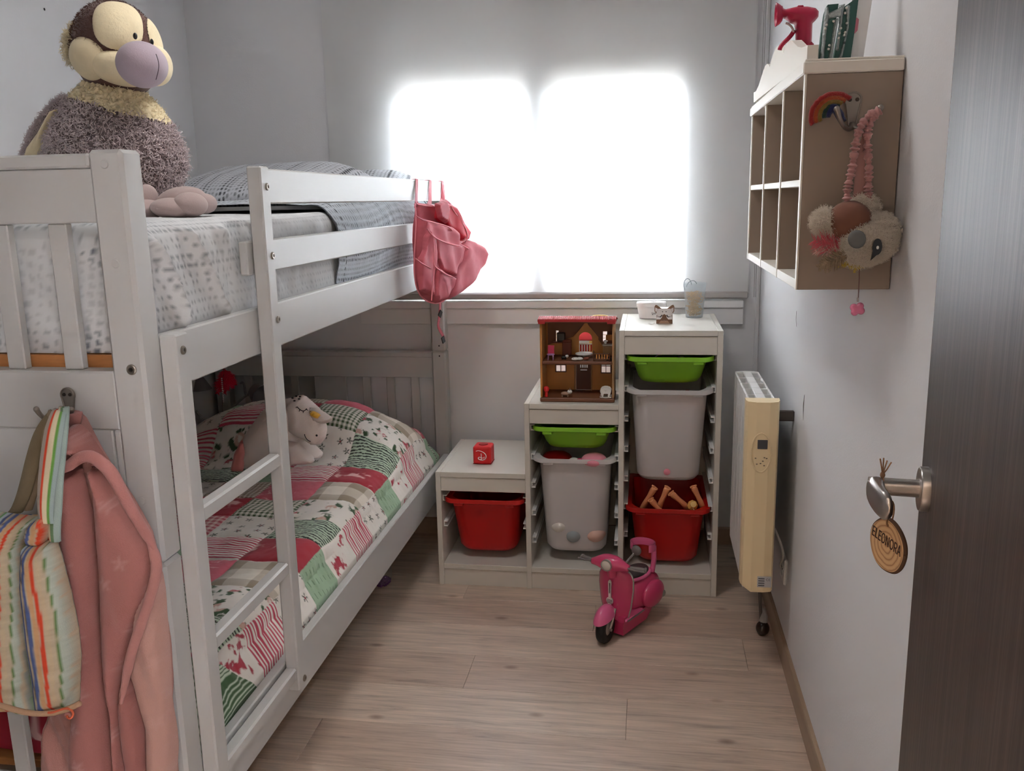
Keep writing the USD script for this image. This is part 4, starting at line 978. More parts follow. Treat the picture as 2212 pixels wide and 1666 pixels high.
small("toy_pan", "reddish brown toy dish with a handle on the upper floor", "toy", p, [("bowl", ell(p + [0, 0, 0.007], (0.010, 0.009, 0.006), 2), mat("toy_redwood", (128, 66, 48), 0.5)), ("handle", tube([p + [0.006, 0, 0.009], p + [0.015, 0, 0.016]], 0.0018, 8), mat("toy_redwood", (128, 66, 48), 0.5))])
# white cradle with a heart-shaped hole
p = hpt(0.885, 0.05, HY0 + 0.006)
cr = thing("toy_cradle", "white toy cradle with a heart cut-out on the lower floor of the doll house", "toy cradle", p)
ex = np.array([-0.018, -0.0195, -0.014, -0.006, 0.006, 0.014, 0.0195, 0.018]); 
endp = Polygon([(-0.013, 0.004), (-0.0195, 0.026), (-0.014, 0.034), (-0.005, 0.037), (0.005, 0.037), (0.014, 0.034), (0.0195, 0.026), (0.013, 0.004)])
heart = Polygon([(0, 0.024), (-0.0045, 0.029), (-0.003, 0.0315), (0, 0.0295), (0.003, 0.0315), (0.0045, 0.029)]); cut = shapely.box(-0.008, 0.005, 0.008, 0.015)
for yy in (0.0, 0.03):
    obj("cradle_end", extrude(endp.difference(heart).difference(cut), 0.0022, RXZ, p + [0, yy, 0]), WHT, cr, smooth=False)
    obj("rocker", tube(spline([p + [-0.02, yy - 0.001, 0.004], p + [0, yy - 0.001, 0.0015], p + [0.02, yy - 0.001, 0.004]], 10), 0.0018, 8), WHT, cr)
obj("cradle_bed", rbox(p[0] - 0.012, p[0] + 0.012, p[1] + 0.001, p[1] + 0.028, p[2] + 0.015, p[2] + 0.019), WHT, cr)
# on and behind the roof
p = at(1229, 688, "y", 3.06)
small("toy_sunglasses", "tiny white-rimmed toy goggles lying on the red doll-house roof", "toy", p, [("rim", tube(spline([p + [-0.011, 0, -0.004], p + [-0.008, 0, 0.003], p + [0, 0, 0.007], p + [0.007, 0, 0.003], p + [0.011, 0, -0.004]], 14), 0.002, 8), WHT), ("lens", ell(p + [0, 0.001, 0], (0.009, 0.002, 0.0045), 2), mat("lens_dark", (70, 60, 64), 0.2))])
p = at(1259, 689, "y", 3.10)
small("toy_hook", "small red plastic peg standing on the doll-house roof", "toy", p, [("peg", tube([p + [-0.004, 0, -0.004], p + [0.001, 0, 0.001], p + [0.002, 0, 0.006]], 0.0016, 8), REDT)])
p = at(1297, 690, "y", 3.29)
YEL = mat("cream_yellow", (224, 196, 124), 0.5)
tc = thing("toy_case", "pale yellow toy case standing behind the doll house", "toy case", (p[0], 3.3, HS[1]))
obj("case", rbox(p[0] - 0.042, p[0] + 0.042, 3.27, 3.34, HS[1], p[2] + 0.008, 0.012), YEL, tc, smooth=50)
obj("handle", tube(spline([(p[0] - 0.034, 3.275, p[2] + 0.004), (p[0] - 0.026, 3.27, p[2] + 0.014), (p[0] + 0.026, 3.27, p[2] + 0.014), (p[0] + 0.034, 3.275, p[2] + 0.004)], 16), 0.003, 8), YEL, tc)
obj("catch", rbox(p[0] - 0.016, p[0] + 0.012, 3.26, 3.27, p[2] + 0.002, p[2] + 0.014, 0.002), mat("toy_grey2", (140, 124, 108), 0.5), tc)

# ------------------------------------------------------------------ on the top step
HZ = HS[2]
# white oval lidded box with handwriting
p = np.array([0.012, 3.265, HZ])
bx = thing("lidded_box", "white oval box with dark handwriting on the top step of the storage frame", "box", p)
def oval(w, d, z, x=p[0], y=p[1]): return ring(w, d, min(w, d) * 0.49, x, y, z)
PAPERW = mat("white_box", (226, 222, 220), 0.55)
obj("box_body", loft([oval(0.084, 0.056, HZ), oval(0.088, 0.06, HZ + 0.003), oval(0.104, 0.07, HZ + 0.046)]), PAPERW, bx)
obj("lid", loft([oval(0.108, 0.073, HZ + 0.044), oval(0.110, 0.075, HZ + 0.056), oval(0.104, 0.07, HZ + 0.060)]), PAPERW, bx)
obj("base_line", loft([oval(0.0852, 0.0572, HZ + 0.0002), oval(0.0862, 0.0582, HZ + 0.002)]), BLACK, bx)
INK = mat("ink", (40, 36, 38), 0.6)
wr = spline([(-0.004, 0.026), (0.000, 0.018), (0.004, 0.024), (0.007, 0.018), (0.010, 0.025), (0.013, 0.020), (0.017, 0.026), (0.02, 0.019), (0.024, 0.024), (0.03, 0.02)], 50)
obj("handwriting", tube(np.c_[p[0] + wr[:, 0] + 0.006, np.full(50, p[1] - 0.0352), HZ + wr[:, 1]], 0.0007, 5), INK, bx)
wl2 = spline([(0, 0.0), (0.004, 0.003), (0.008, 0), (0.012, 0.003), (0.016, 0)], 24)
obj("handwriting", tube(np.c_[p[0] + wl2[:, 0], p[1] - 0.01 + wl2[:, 1], np.full(24, HZ + 0.0605)], 0.0006, 5), INK, bx)
# small cardboard cat box
p = np.array([0.056, 3.118, HZ])
kx = thing("cat_box", "small cardboard box printed with a cat face and pointed ears on the top step", "box", p)
CARD = mat("cardboard_white", (214, 204, 200), 0.7); CARDB = mat("cardboard_brown", (132, 98, 76), 0.7)
h = 0.0275
obj("carton", rbox(p[0] - 0.027, p[0] + 0.029, p[1], p[1] + 0.05, HZ, HZ + 0.053, 0.001), CARD, kx)
fy = p[1] - 0.0004
def face(poly, mt, nm, dy=0.0): return obj(nm, extrude(poly, 0.0005, RXZ, (p[0], fy - dy, HZ)), mt, kx, smooth=False)
face(Polygon([(-0.0275, 0), (0.0275, 0), (0.0275, 0.028), (0.012, 0.026), (0.0, 0.034), (-0.012, 0.026), (-0.0275, 0.028)]), CARDB, "muzzle_print")
face(Polygon([(-0.020, 0.0), (0.020, 0.0), (0.010, 0.012), (-0.010, 0.012)]), mat("cardboard_tan", (172, 136, 112), 0.7), "chin_print", 0.0004)
for s_ in (-1, 1):
    face(Polygon([(s_ * 0.027, 0.026), (s_ * 0.027, 0.015), (s_ * 0.014, 0.015), (s_ * 0.008, 0.022), (s_ * 0.007, 0.030)]), CARD, "eye_print", 0.0006)
    face(Polygon([(s_ * 0.026, 0.026), (s_ * 0.012, 0.022), (s_ * 0.007, 0.030), (s_ * 0.009, 0.032), (s_ * 0.014, 0.025)]), INK, "brow_print", 0.001)
    face(Point(s_ * 0.006, 0.042).buffer(0.0016), INK, "dot_print", 0.0006)
    ear = Polygon([(s_ * 0.029, 0.036), (s_ * 0.034, 0.044), (s_ * 0.034, 0.060), (s_ * 0.030, 0.066), (s_ * 0.024, 0.064), (s_ * 0.010, 0.053), (s_ * 0.020, 0.052)])
    obj("ear", extrude(ear, 0.0015, RXZ, (p[0], p[1] + 0.0015, HZ)), CARDB, kx, smooth=False)
    obj("ear_inner", extrude(Polygon([(s_ * 0.0288, 0.040), (s_ * 0.0315, 0.046), (s_ * 0.0312, 0.057), (s_ * 0.022, 0.052)]), 0.0006, RXZ, (p[0], p[1] - 0.0002, HZ)), CARD, kx, smooth=False)
obj("mouth_print", tube(spline([(p[0] - 0.010, fy - 0.001, HZ + 0.010), (p[0] - 0.004, fy - 0.001, HZ + 0.0115), (p[0], fy - 0.001, HZ + 0.010), (p[0] + 0.004, fy - 0.001, HZ + 0.0115), (p[0] + 0.010, fy - 0.001, HZ + 0.010)], 16), 0.0006, 5), INK, kx)
# clear tumbler full of pale rubber bands
p = np.array([0.167, 3.29, HZ])
cp = thing("tumbler", "clear plastic tumbler full of pale straw-coloured rubber loops on the top step", "tumbler", p)
CUP = usdkit.material(stage, "/World/Looks/clear_cup", {"t": ("transparent_bsdf", {"color": (0.93, 0.95, 0.96)}), "g": ("principled_bsdf", {"base_color": lin((228, 230, 232)), "roughness": 0.15}), "m": ("mix_closure", {"fac": 0.10})}, [("t.BSDF", "m.closure1"), ("g.BSDF", "m.closure2")], surface="m.closure")
obj("cup", lathe([(0, 0.0), (0.029, 0.0), (0.031, 0.002), (0.041, 0.125), (0.042, 0.126), (0.0400, 0.126), (0.0300, 0.003), (0, 0.003)], 36, p), CUP, cp, smooth=40)
LOOP = mat("rubber_straw", (214, 176, 118), 0.6)
r_ = np.random.default_rng(11); loops = []
for k in range(110):
    zz = r_.uniform(0.008, 0.092); R = (0.029 + 0.010 * zz / 0.125) * math.sqrt(r_.uniform(0.1, 1)) - 0.008; an = r_.uniform(0, 6.28)
    cc = p + [max(R, 0) * math.cos(an), max(R, 0) * math.sin(an), zz]; rad = r_.uniform(0.006, 0.0095); tt = np.linspace(0, 6.1, 14)
    F = frame(r_.normal(0, 1, 3)); L = np.c_[rad * np.cos(tt), rad * r_.uniform(0.5, 1) * np.sin(tt), 0.001 * np.sin(3 * tt)] @ F.T + cc
    q = L[:, :2] - p[:2]; lim = 0.027 + 0.010 * np.clip(L[:, 2] - HZ, 0, 0.12) / 0.125; n_ = np.linalg.norm(q, axis=1); L[:, :2] = p[:2] + q * np.minimum(1, lim / n_)[:, None]; L[:, 2] = np.maximum(L[:, 2], HZ + 0.005)
    loops.append(tube(L, 0.0011, 5))
obj("rubber_loops", loops, LOOP, cp, smooth=True, kind="stuff")
for P_ in ([(-0.035, 0.0, 0.10), (-0.036, 0, 0.134), (-0.026, 0, 0.141), (-0.016, 0, 0.132), (-0.012, 0, 0.118)], [(-0.030, -0.01, 0.112), (-0.02, -0.01, 0.130), (-0.006, -0.01, 0.134), (0.006, -0.01, 0.122)]):
    obj("wire_hook", tube(spline(p + np.array(P_), 18), 0.0014, 6), mat("wire_grey", (130, 140, 144), 0.4), cp, smooth=True)
# scrap of white paper
p = np.array([0.012, 3.10, HZ])
pr = thing("paper_scrap", "tiny crumpled white paper scrap in front of the oval box", "paper", p)
g = np.linspace(-1, 1, 9); A_, B_ = np.meshgrid(g, g)
obj("scrap", cat(grid_mesh(np.stack([p[0] + A_ * 0.009 + 0.002 * B_, p[1] + B_ * 0.006, HZ + 0.0008 + 0.003 * np.abs(A_) + 0.002 * np.sin(B_ * 3) ** 2], -1)), grid_mesh(np.stack([p[0] + A_ * 0.009 + 0.002 * B_, p[1] + B_ * 0.006, HZ + 0.0004 + 0.003 * np.abs(A_) + 0.002 * np.sin(B_ * 3) ** 2], -1)[:, ::-1])), WHT, pr)
# ------------------------------------------------------------------ pink toy scooter
SP = at(1305, 1386, "z", 0.0)
hd = np.array([-0.50, -0.866]); hd /= np.linalg.norm(hd)
SR = np.stack([np.array([-hd[1] * -1 * 1.0, 0, 0]) * 0 + [hd[1], -hd[0], 0], [hd[0], hd[1], 0], [0, 0, 1]], 1).astype(float)
sc = thing("toy_scooter", "pink toy motor scooter with grey handlebars standing on the floor before the storage frame", "toy scooter", (SP[0], SP[1], 0))
KS = 0.97
def sco(name, m, mt, parent=None, smooth=40, turn=0.0, **k):
    m = m.copy()
    if turn:                                            # steered parts turn about the fork
        m.vertices = (m.vertices - [0, -0.03, 0]) @ rot(turn, "z").T + [0, -0.03, 0]
    m.vertices = m.vertices * KS
    return obj(name, xf(m, SR, [SP[0], SP[1], 0]), mt, parent or sc, smooth=smooth, **k)
SPK = mat("scooter_pink", (204, 62, 108), 0.28, coat=0.4); SPL = mat("scooter_light_pink", (226, 104, 152), 0.3, coat=0.4); SGR = mat("scooter_grey", (120, 112, 110), 0.45); SBL = mat("scooter_tyre", (14, 14, 15), 0.55); SSI = mat("scooter_silver", (190, 186, 184), 0.25, metal=0.8); SSEAT = mat("scooter_seat", (62, 52, 54), 0.55)
def wheel(c, turn, name):
    w = sco(name, lathe([(0.024, -0.013), (0.038, -0.016), (0.047, -0.013), (0.0515, -0.006), (0.0515, 0.006), (0.047, 0.013), (0.038, 0.016), (0.024, 0.013), (0.024, -0.013)], 40, c, (1, 0, 0)), SBL, turn=turn)
    sco("hub", lathe([(0, -0.015), (0.012, -0.014), (0.024, -0.012), (0.027, -0.004), (0.027, 0.004), (0.024, 0.012), (0.012, 0.014), (0, 0.015)], 28, c, (1, 0, 0)), SSI, w, turn=turn)
wheel((0, 0, 0.0515), 8, "front_wheel"); wheel((0, -0.235, 0.0515), 0, "rear_wheel")
# front fender
fd = trimesh.creation.icosphere(4, 1.0); fd.vertices = fd.vertices * [0.031, 0.058, 0.060] + [0, -0.002, 0.068]
fd = trimesh.intersections.slice_mesh_plane(fd, [0, 0.2, 1], [0, 0, 0.088], cap=True)
sco("fender", fd, SPL, turn=4)
for s in (-1, 1):
    sco("fork", tube([(s * 0.022, -0.030, 0.11), (s * 0.021, -0.012, 0.07), (s * 0.019, 0.0, 0.0475)], 0.0045, 10), SSI, turn=4)
sco("axle", cyl((-0.026, 0, 0.0475), (0.026, 0, 0.0475), 0.005), SSI, turn=4)
# leg shield: a bowed plate
a = np.linspace(-1, 1, 41); zz = np.linspace(0, 1, 30); A_, Z_ = np.meshgrid(a, zz)
wid = np.interp(zz, [0, .25, .6, .85, .95, 1.0], [.044, .056, .064, .063, .055, .038])[:, None]
front = np.stack([A_ * wid, -0.062 + 0.026 * (1 - np.abs(A_) ** 2.2) + (0.022 * (1 - Z_) ** 2) * -0.4 - 0.012 * Z_, 0.062 + Z_ * 0.176 - 0.010 * np.abs(A_) ** 3 * (Z_ > .8)], -1)
back = front.copy(); back[..., 1] -= 0.006
sh = cat(grid_mesh(front[:, ::-1]), grid_mesh(back))
edge = np.vstack([front[:, 0], front[-1, 1:-1], front[::-1, -1]])
sco("leg_shield", sh, SPK, smooth=True)
sco("shield_trim", tube(edge + [0, -0.003, 0], 0.0034, 8), SSI, smooth=True)
lowf = Polygon([(-0.040, 0.012), (-0.046, 0.075), (0.046, 0.075), (0.040, 0.012)])
sco("under_shield", extrude(lowf, 0.02, RXZ, (0, -0.05, 0)), SPK)
# emblem on the shield
em = affinity.rotate(shapely.union_all([Polygon([(-0.0045, 0.0), (0.0045, 0.0), (0.0055, 0.058), (0.002, 0.064), (-0.002, 0.064), (-0.0055, 0.058)]), Point(0, -0.008).buffer(0.0125)]), 0)
slot = Polygon([(-0.0022, 0.018), (0.0022, 0.018), (0.0028, 0.054), (-0.0028, 0.054)])
sco("badge", extrude(em.difference(slot), 0.004, np.array([[-1, 0, 0], [0, 0, 1], [0, 1, 0]], float), (0.004, -0.042, 0.135)), mat("badge_white", (226, 218, 214), 0.35))
sco("badge_slot", extrude(slot, 0.002, np.array([[-1, 0, 0], [0, 0, 1], [0, 1, 0]], float), (0.004, -0.0425, 0.135)), SGR)
for k in range(3):
    sco("badge_bar", rbox(-0.0065, 0.0145, -0.0385, -0.037, 0.120 + k * 0.005, 0.122 + k * 0.005, 0.0003), SGR)
sco("badge_tab", rbox(-0.004, 0.012, -0.046, -0.036, 0.104, 0.110, 0.001), SPK)
sco("top_tab", rbox(-0.012, 0.012, -0.056, -0.046, 0.224, 0.232, 0.001), SPK)
# headset, light, grips, mirror
hsx = np.linspace(-0.066, 0.066, 25)
rad = np.interp(np.abs(hsx), [0, .02, .035, .05, .066], [.0275, .026, .021, .015, .0105])
hm = tube(np.c_[hsx, -0.036 - 0.12 * hsx ** 2 * 8, 0.262 - 2.2 * hsx ** 2], rad, 24); sco("headset", hm, SPK, smooth=True, turn=6)
sco("headlight", lathe([(0, 0.004), (0.010, 0.003), (0.0165, -0.002), (0.018, -0.004), (0.0185, -0.012), (0, -0.012)], 32, (0, -0.004, 0.262), (0, 1, -0.05)), mat("lamp_glass", (214, 206, 198), 0.08, spec=0.9, coat=1.0), smooth=40, turn=6)
sco("headlight_ring", lathe([(0.0165, 0.0), (0.019, 0.0), (0.0195, -0.006), (0.0165, -0.006), (0.0165, 0.0)], 32, (0, -0.005, 0.262), (0, 1, -0.05)), SSI, turn=6)
for s in (-1, 1):
    g = sco("grip", cyl((s * 0.062, -0.042, 0.254), (s * 0.112, -0.060, 0.250), 0.0075, 16), SGR, turn=6)
    sco("grip_end", cyl((s * 0.110, -0.0595, 0.250), (s * 0.117, -0.062, 0.2495), 0.0095, 16), SGR, g, turn=6)
    sco("brake_lever", tube([(s * 0.066, -0.030, 0.258), (s * 0.09, -0.028, 0.256), (s * 0.118, -0.040, 0.253)], 0.003, 8), SGR, turn=6)
sco("steering_column", cyl((0, -0.052, 0.21), (0, -0.040, 0.255), 0.016), SPK)
mr = sco("mirror_stalk", tube([(-0.045, -0.048, 0.262), (-0.058, -0.070, 0.285), (-0.062, -0.080, 0.294)], 0.004, 8), SGR)
sco("mirror", ell((-0.066, -0.088, 0.302), (0.017, 0.012, 0.017), 3), SGR, mr, smooth=True)
# floorboard, rear body
sco("floorboard", rbox(-0.052, 0.052, -0.165, -0.055, 0.058, 0.068, 0.003), SPL)
sco("floorboard_trim", cat(*[tube([(s * 0.053, -0.165, 0.062), (s * 0.053, -0.06, 0.062)], 0.0025, 6) for s in (-1, 1)]), SSI, kind="stuff")
ub = hull([[x, y, z] for x in (-0.042, 0.042) for y, z in ((-0.045, 0.058), (-0.05, 0.012), (-0.20, 0.012), (-0.26, 0.058))])
sco("under_body", ub, SPK)
rbp = []
for y, w, z0, z1 in ((-0.135, 0.034, 0.06, 0.13), (-0.15, 0.042, 0.055, 0.155), (-0.19, 0.05, 0.05, 0.168), (-0.24, 0.050, 0.055, 0.165), (-0.285, 0.042, 0.07, 0.15), (-0.305, 0.02, 0.095, 0.125)):
    an = np.arange(28) * 2 * np.pi / 28; rbp.append(np.c_[w * np.sign(np.cos(an)) * np.abs(np.cos(an)) ** 0.7, np.full(28, y), (z0 + z1) / 2 + (z1 - z0) / 2 * np.sign(np.sin(an)) * np.abs(np.sin(an)) ** 0.7])
lb = loft(rbp); 
sco("rear_body", lb, SPK, smooth=True)
for s in (-1, 1):
    cw = sco("side_cowl", ell((s * 0.050, -0.225, 0.098), (0.026, 0.064, 0.046), 4), SPL if False else SPK, smooth=True)
    sco("cowl_lamp", ell((s * 0.070, -0.262, 0.090), (0.007, 0.012, 0.012), 3), SSI, cw, smooth=True)
sco("seat", ell((0, -0.195, 0.176), (0.036, 0.062, 0.018), 4), SSEAT, smooth=True)
sco("seat_base", ell((0, -0.20, 0.166), (0.042, 0.07, 0.016), 3), SPL, smooth=True)
# backrest hoop on a stalk
an = np.radians(np.linspace(-60, 215, 44)); hp_ = np.c_[-0.004 + 0.043 * np.cos(an), -0.235 - 0.036 * np.sin(an), np.full(44, 0.258)]
sco("backrest_hoop", ribbon(hp_, (0, 0, 1), 0.026, 0.0035), SPL, smooth=True)
sco("backrest_stalk", tube([(-0.026, -0.262, 0.158), (-0.030, -0.266, 0.20), (-0.030, -0.264, 0.252)], 0.009, 12), SPL, smooth=True)

# ------------------------------------------------------------------ electric radiator on the right wall
rd = thing("radiator", "wall-mounted oil-filled electric radiator with a yellowed control panel on its end", "radiator", (0.32, 2.7, 0))
RW = mat("radiator_white", (222, 221, 219), 0.4); RC = mat("radiator_cream", (232, 210, 168), 0.38)
rx0, rx1, rz0, rz1, ry0 = 0.281, 0.357, 0.25, 0.812, 2.49
EL = 0.082
for k in range(5):
    y0 = ry0 + k * EL; y1 = y0 + EL - 0.003
    e = obj("element", rbox(rx0, rx0 + 0.006, y0, y1, rz0, rz1, 0.002), RW, rd)
    obj("rear_fin", rbox(rx1 - 0.006, rx1, y0, y1, rz0, rz1, 0.002), RW, e)
    obj("core", rbox(0.306, 0.332, y0, y1 + 0.002, rz0 + 0.02, rz1 + 0.001, 0.002), RW, e)
    obj("web", rbox(rx0 + 0.005, rx1 - 0.005, y1 - 0.004, y1, rz0 + 0.01, rz1 - 0.001, 0.0005), RW, e)
ye = ry0 + 5 * EL
an = np.linspace(0, np.pi, 12)
obj("end_cap", extrude(Polygon([(rx0, ye)] + [((rx0 + rx1) / 2 - (rx1 - rx0) / 2 * math.cos(t), ye + 0.022 * math.sin(t)) for t in an] + [(rx1, ye)]), rz1 - rz0, None, (0, 0, rz0)), RW, rd)
# control panel: bowed cover
pp = Polygon([(0.271, 2.49), (0.272, 2.466), (0.277, 2.455), (0.30, 2.447), (0.335, 2.447), (0.357, 2.454), (0.363, 2.468), (0.364, 2.49)])
cm = extrude(pp, 0.56, None, (0, 0, 0.256)); 
cm = trimesh.Trimesh(cm.vertices, cm.faces); cm = cm.subdivide_to_size(0.03)
cm.vertices[:, 2] = np.where(cm.vertices[:, 2] > 0.79, cm.vertices[:, 2] - 0.35 * (2.49 - cm.vertices[:, 1]) * 0.25 + 0.003, cm.vertices[:, 2]); lowm = cm.vertices[:, 2] < 0.28
cm.vertices[:, 2] = np.where(lowm, cm.vertices[:, 2] - 0.0 + 0.02 * np.clip((0.30 - cm.vertices[:, 0]) / 0.03, 0, 1) + 0.0, cm.vertices[:, 2])
cpn = obj("control_panel", cm, RC, rd, smooth=35, label="yellowed cream control panel")
def oval_ring(cx_, cz_, a_, b_, r_):
    t = np.linspace(0, 2 * np.pi, 48); return tube(np.c_[cx_ + a_ * np.cos(t), np.full(48, 2.4475), cz_ + b_ * np.sin(t)], r_, 8)
oc = (0.3145, 0.672)
obj("dial_ring", oval_ring(*oc, 0.027, 0.056, 0.0025), RC, cpn, smooth=True)
obj("display", rbox(oc[0] - 0.010, oc[0] + 0.017, 2.445, 2.449, 0.683, 0.709, 0.001), mat("lcd_grey", (70, 68, 72), 0.2), cpn)
for dx, dz in ((-0.014, -0.016), (0.010, -0.014), (0.016, -0.016), (0.006, -0.024), (0.0, -0.031), (-0.010, -0.033), (0.010, -0.037)):
    obj("button", ell((oc[0] + dx, 2.447, oc[1] + dz), (0.0026, 0.0015, 0.0018), 1), mat("button_grey", (120, 104, 84), 0.5), cpn)
obj("rating_label", rbox(0.318, 0.357, 2.4462, 2.4475, 0.272, 0.305, 0.0002), mat("label_grey", (186, 184, 184), 0.5), cpn, smooth=False)
for k in range(4):
    obj("label_line", rbox(0.321, 0.338, 2.4458, 2.4463, 0.276 + k * 0.007, 0.279 + k * 0.007, 0.0001), mat("label_ink", (96, 96, 100), 0.6), cpn, smooth=False)
ce = meshkit.text_mesh("CE", 0.007, 0.0004)
obj("label_mark", xf(ce, RXZ, (0.342, 2.4463, 0.292)), mat("label_ink", (96, 96, 100), 0.6), cpn, smooth=False)
obj("wall_bracket", [rbox(0.357, XR, 2.56, 2.575, 0.735, 0.765, 0.002), rbox(0.357, 0.366, 2.53, 2.88, 0.31, 0.745, 0.002)], mat("bracket_dark", (70, 62, 58), 0.6), rd)
obj("castor_stem", cyl((0.367, 2.70, 0.05), (0.350, 2.70, 0.26), 0.005), mat("castor_stem", (96, 88, 82), 0.5), rd)
obj("castor_fork", tube([(0.372, 2.715, 0.075), (0.376, 2.70, 0.06), (0.372, 2.688, 0.03)], 0.012, 10), mat("castor_clear", (176, 172, 168), 0.3), rd)
obj("castor_wheel", ell((0.372, 2.69, 0.0235), (0.021, 0.021, 0.0235), 3), mat("castor_brown", (46, 34, 28), 0.25), rd, smooth=True)
obj("power_cord", tube(spline([(0.372, 2.53, 0.42), (0.395, 2.51, 0.36), (0.40, 2.54, 0.32), (0.40, 2.58, 0.285), (0.412, 2.60, 0.27)], 24), 0.0035, 8), mat("cord_white", (190, 186, 182), 0.5), rd)
sk = thing("wall_socket", "white electric socket on the right wall beside the radiator", "socket", (XR, 2.59, 0.27))
obj("face_plate", rbox(XR - 0.010, XR, 2.55, 2.632, 0.232, 0.314, 0.004), PLAST, sk)
obj("socket_well", lathe([(0.021, 0), (0.021, 0.0025), (0.0235, 0.0025), (0.0235, 0), (0.021, 0)], 32, (XR - 0.009, 2.591, 0.273), (-1, 0, 0)), PLAST, sk)
for dy in (-0.0095, 0.0095):
    obj("pin_hole", cyl((XR - 0.0115, 2.591 + dy, 0.273), (XR - 0.009, 2.591 + dy, 0.273), 0.0025, 10), DARK, sk)
obj("plug", cyl((XR - 0.034, 2.591, 0.273), (XR - 0.0116, 2.591, 0.273), 0.0185, 24), PLAST, sk) if False else None
# plaster scars on the right wall
for k, (pts_) in enumerate([[(1738, 853), (1736, 880), (1735, 908)], [(1721, 672), (1720, 690), (1721, 706)]]):
    P_ = spline([at(u, v, "x", XR - 0.0002) for u, v in pts_], 12)
    obj("trim_3" if k == 0 else "trim_4", tube(P_, np.interp(np.linspace(0, 1, 12), [0, .4, 1], [.0006, .0022 - 0.0012 * k, .0005]), 6), mat("plaster_scar", (112, 108, 106), 0.9), kind="structure")
pnh = at(96, 20, "x", XL + 0.001)
obj("trim_5", ell(pnh, (0.001, 0.004, 0.004), 2), DARK, kind="structure")

# ------------------------------------------------------------------ door on the right, open into the room
E0 = np.array([0.334, 1.105]); Hh = np.array([0.225, 0.345]); dd = (Hh - E0); DLn = np.linalg.norm(dd); dd /= DLn
nn = np.array([dd[1], -dd[0]]) * 1.0
if nn[0] > 0: nn = -nn
DR = np.stack([np.r_[dd, 0], np.r_[nn, 0], [0, 0, 1]], 1)      # local x along the leaf from its free edge, y out to the room, z up
DOORM = usdkit.material(stage, "/World/Looks/door_laminate", {"tc": ("geometry", {}), "mp": ("mapping", {"scale": (170, 170, 2.6)}), "n": ("noise_texture", {"scale": 1.0, "detail": 5.0, "roughness": 0.7}),
    "r": ("rgb_ramp", {"ramp": [(0.3, lin((44, 35, 31))), (0.5, lin((66, 55, 50))), (0.72, lin((90, 78, 72)))]}), "m2": ("mapping", {"scale": (24, 24, 0.5)}), "n2": ("noise_texture", {"scale": 1.0, "detail": 2.0}), "r2": ("rgb_ramp", {"ramp": [(0.3, (0.82,) * 3), (0.7, (1.12,) * 3)]}),
    "m": ("mix", {"mix_type": "multiply", "fac": 1.0}), "b": ("bump", {"strength": 0.12, "distance": 0.001}), "p": ("principled_bsdf", {"roughness": 0.46, "specular_ior_level": 0.36})},
    [("tc.position", "mp.vector"), ("mp.vector", "n.vector"), ("n.fac", "r.fac"), ("tc.position", "m2.vector"), ("m2.vector", "n2.vector"), ("n2.fac", "r2.fac"), ("r.color", "m.color1"), ("r2.color", "m.color2"), ("m.color", "p.base_color"), ("n.fac", "b.height"), ("b.normal", "p.normal")], surface="p.BSDF")
dor = thing("door_1", kind="structure")
def dpt(s, o, z): return np.r_[E0 + dd * s + nn * o, z]
def dob(name, m, mt, parent=None, smooth=40): return obj(name, xf(m, DR, np.r_[E0, 0]), mt, parent or dor, smooth=smooth)
dob("leaf", rbox(0, DLn, -0.038, 0, 0.008, 2.035, 0.001), DOORM, smooth=False)
dob("edge_band", rbox(-0.0008, 0.0, -0.038, 0.0, 0.008, 2.035, 0.0002), mat("door_edge", (150, 140, 134), 0.5), smooth=False)
hz = 1.032; hs_ = 0.052
dob("rosette", lathe([(0, 0), (0.0265, 0), (0.0265, 0.008), (0.025, 0.0098), (0, 0.0098)], 40, (hs_, 0, hz), (0, 1, 0)), STEEL)
dob("spindle", lathe([(0.0105, 0), (0.0105, 0.056), (0, 0.056)], 28, (hs_, 0.009, hz), (0, 1, 0)), STEEL)
# lever: a flattened blade sweeping back along the leaf
lv = []
for k, t in enumerate(np.linspace(0, 1, 22)):
    s = hs_ - 0.012 + 0.074 * t; o = 0.056 + 0.006 * math.sin(t * 2.6) - 0.012 * t; z = hz - 0.004 - 0.004 * t
    hgt = np.interp(t, [0, .06, .2, .5, .85, .97, 1], [.004, .013, .0175, .0175, .0165, .011, .003]); thk = np.interp(t, [0, .06, .2, .5, .85, .97, 1], [.003, .0105, .0105, .0085, .007, .005, .0015])
    an = np.arange(24) * 2 * np.pi / 24
    lv.append(np.c_[np.full(24, s), o + thk * np.sign(np.cos(an)) * np.abs(np.cos(an)) ** 0.8, z + hgt * np.sign(np.sin(an)) * np.abs(np.sin(an)) ** 0.8])
dob("lever", loft(lv), STEEL, smooth=True)
# name disc of wood hanging from the handle
wdm = usdkit.material(stage, "/World/Looks/wood_slice", {"tc": ("texture_coordinate", {}), "w": ("wave_texture", {"wave_type": "rings", "rings_direction": "spherical", "scale": 46.0, "distortion": 2.2, "detail": 2.0, "detail_scale": 1.2}),
    "r": ("rgb_ramp", {"ramp": [(0.0, lin((206, 168, 122))), (0.75, lin((196, 156, 110))), (1, lin((160, 118, 78)))]}), "p": ("principled_bsdf", {"roughness": 0.6})}, [("tc.object", "w.vector"), ("w.color", "r.fac"), ("r.color", "p.base_color")], surface="p.BSDF")
dc = at(1919, 1178, "y", 1.075)
na = math.radians(-160); nv = np.array([math.cos(na), math.sin(na), 0.0]); rv_ = np.cross([0, 0, 1], nv)
TR = np.stack([rv_, [0, 0, 1], nv], 1)
nt = thing("name_tag", "round wooden slice with a burnt-in name hanging from the door handle", "name tag", dc)
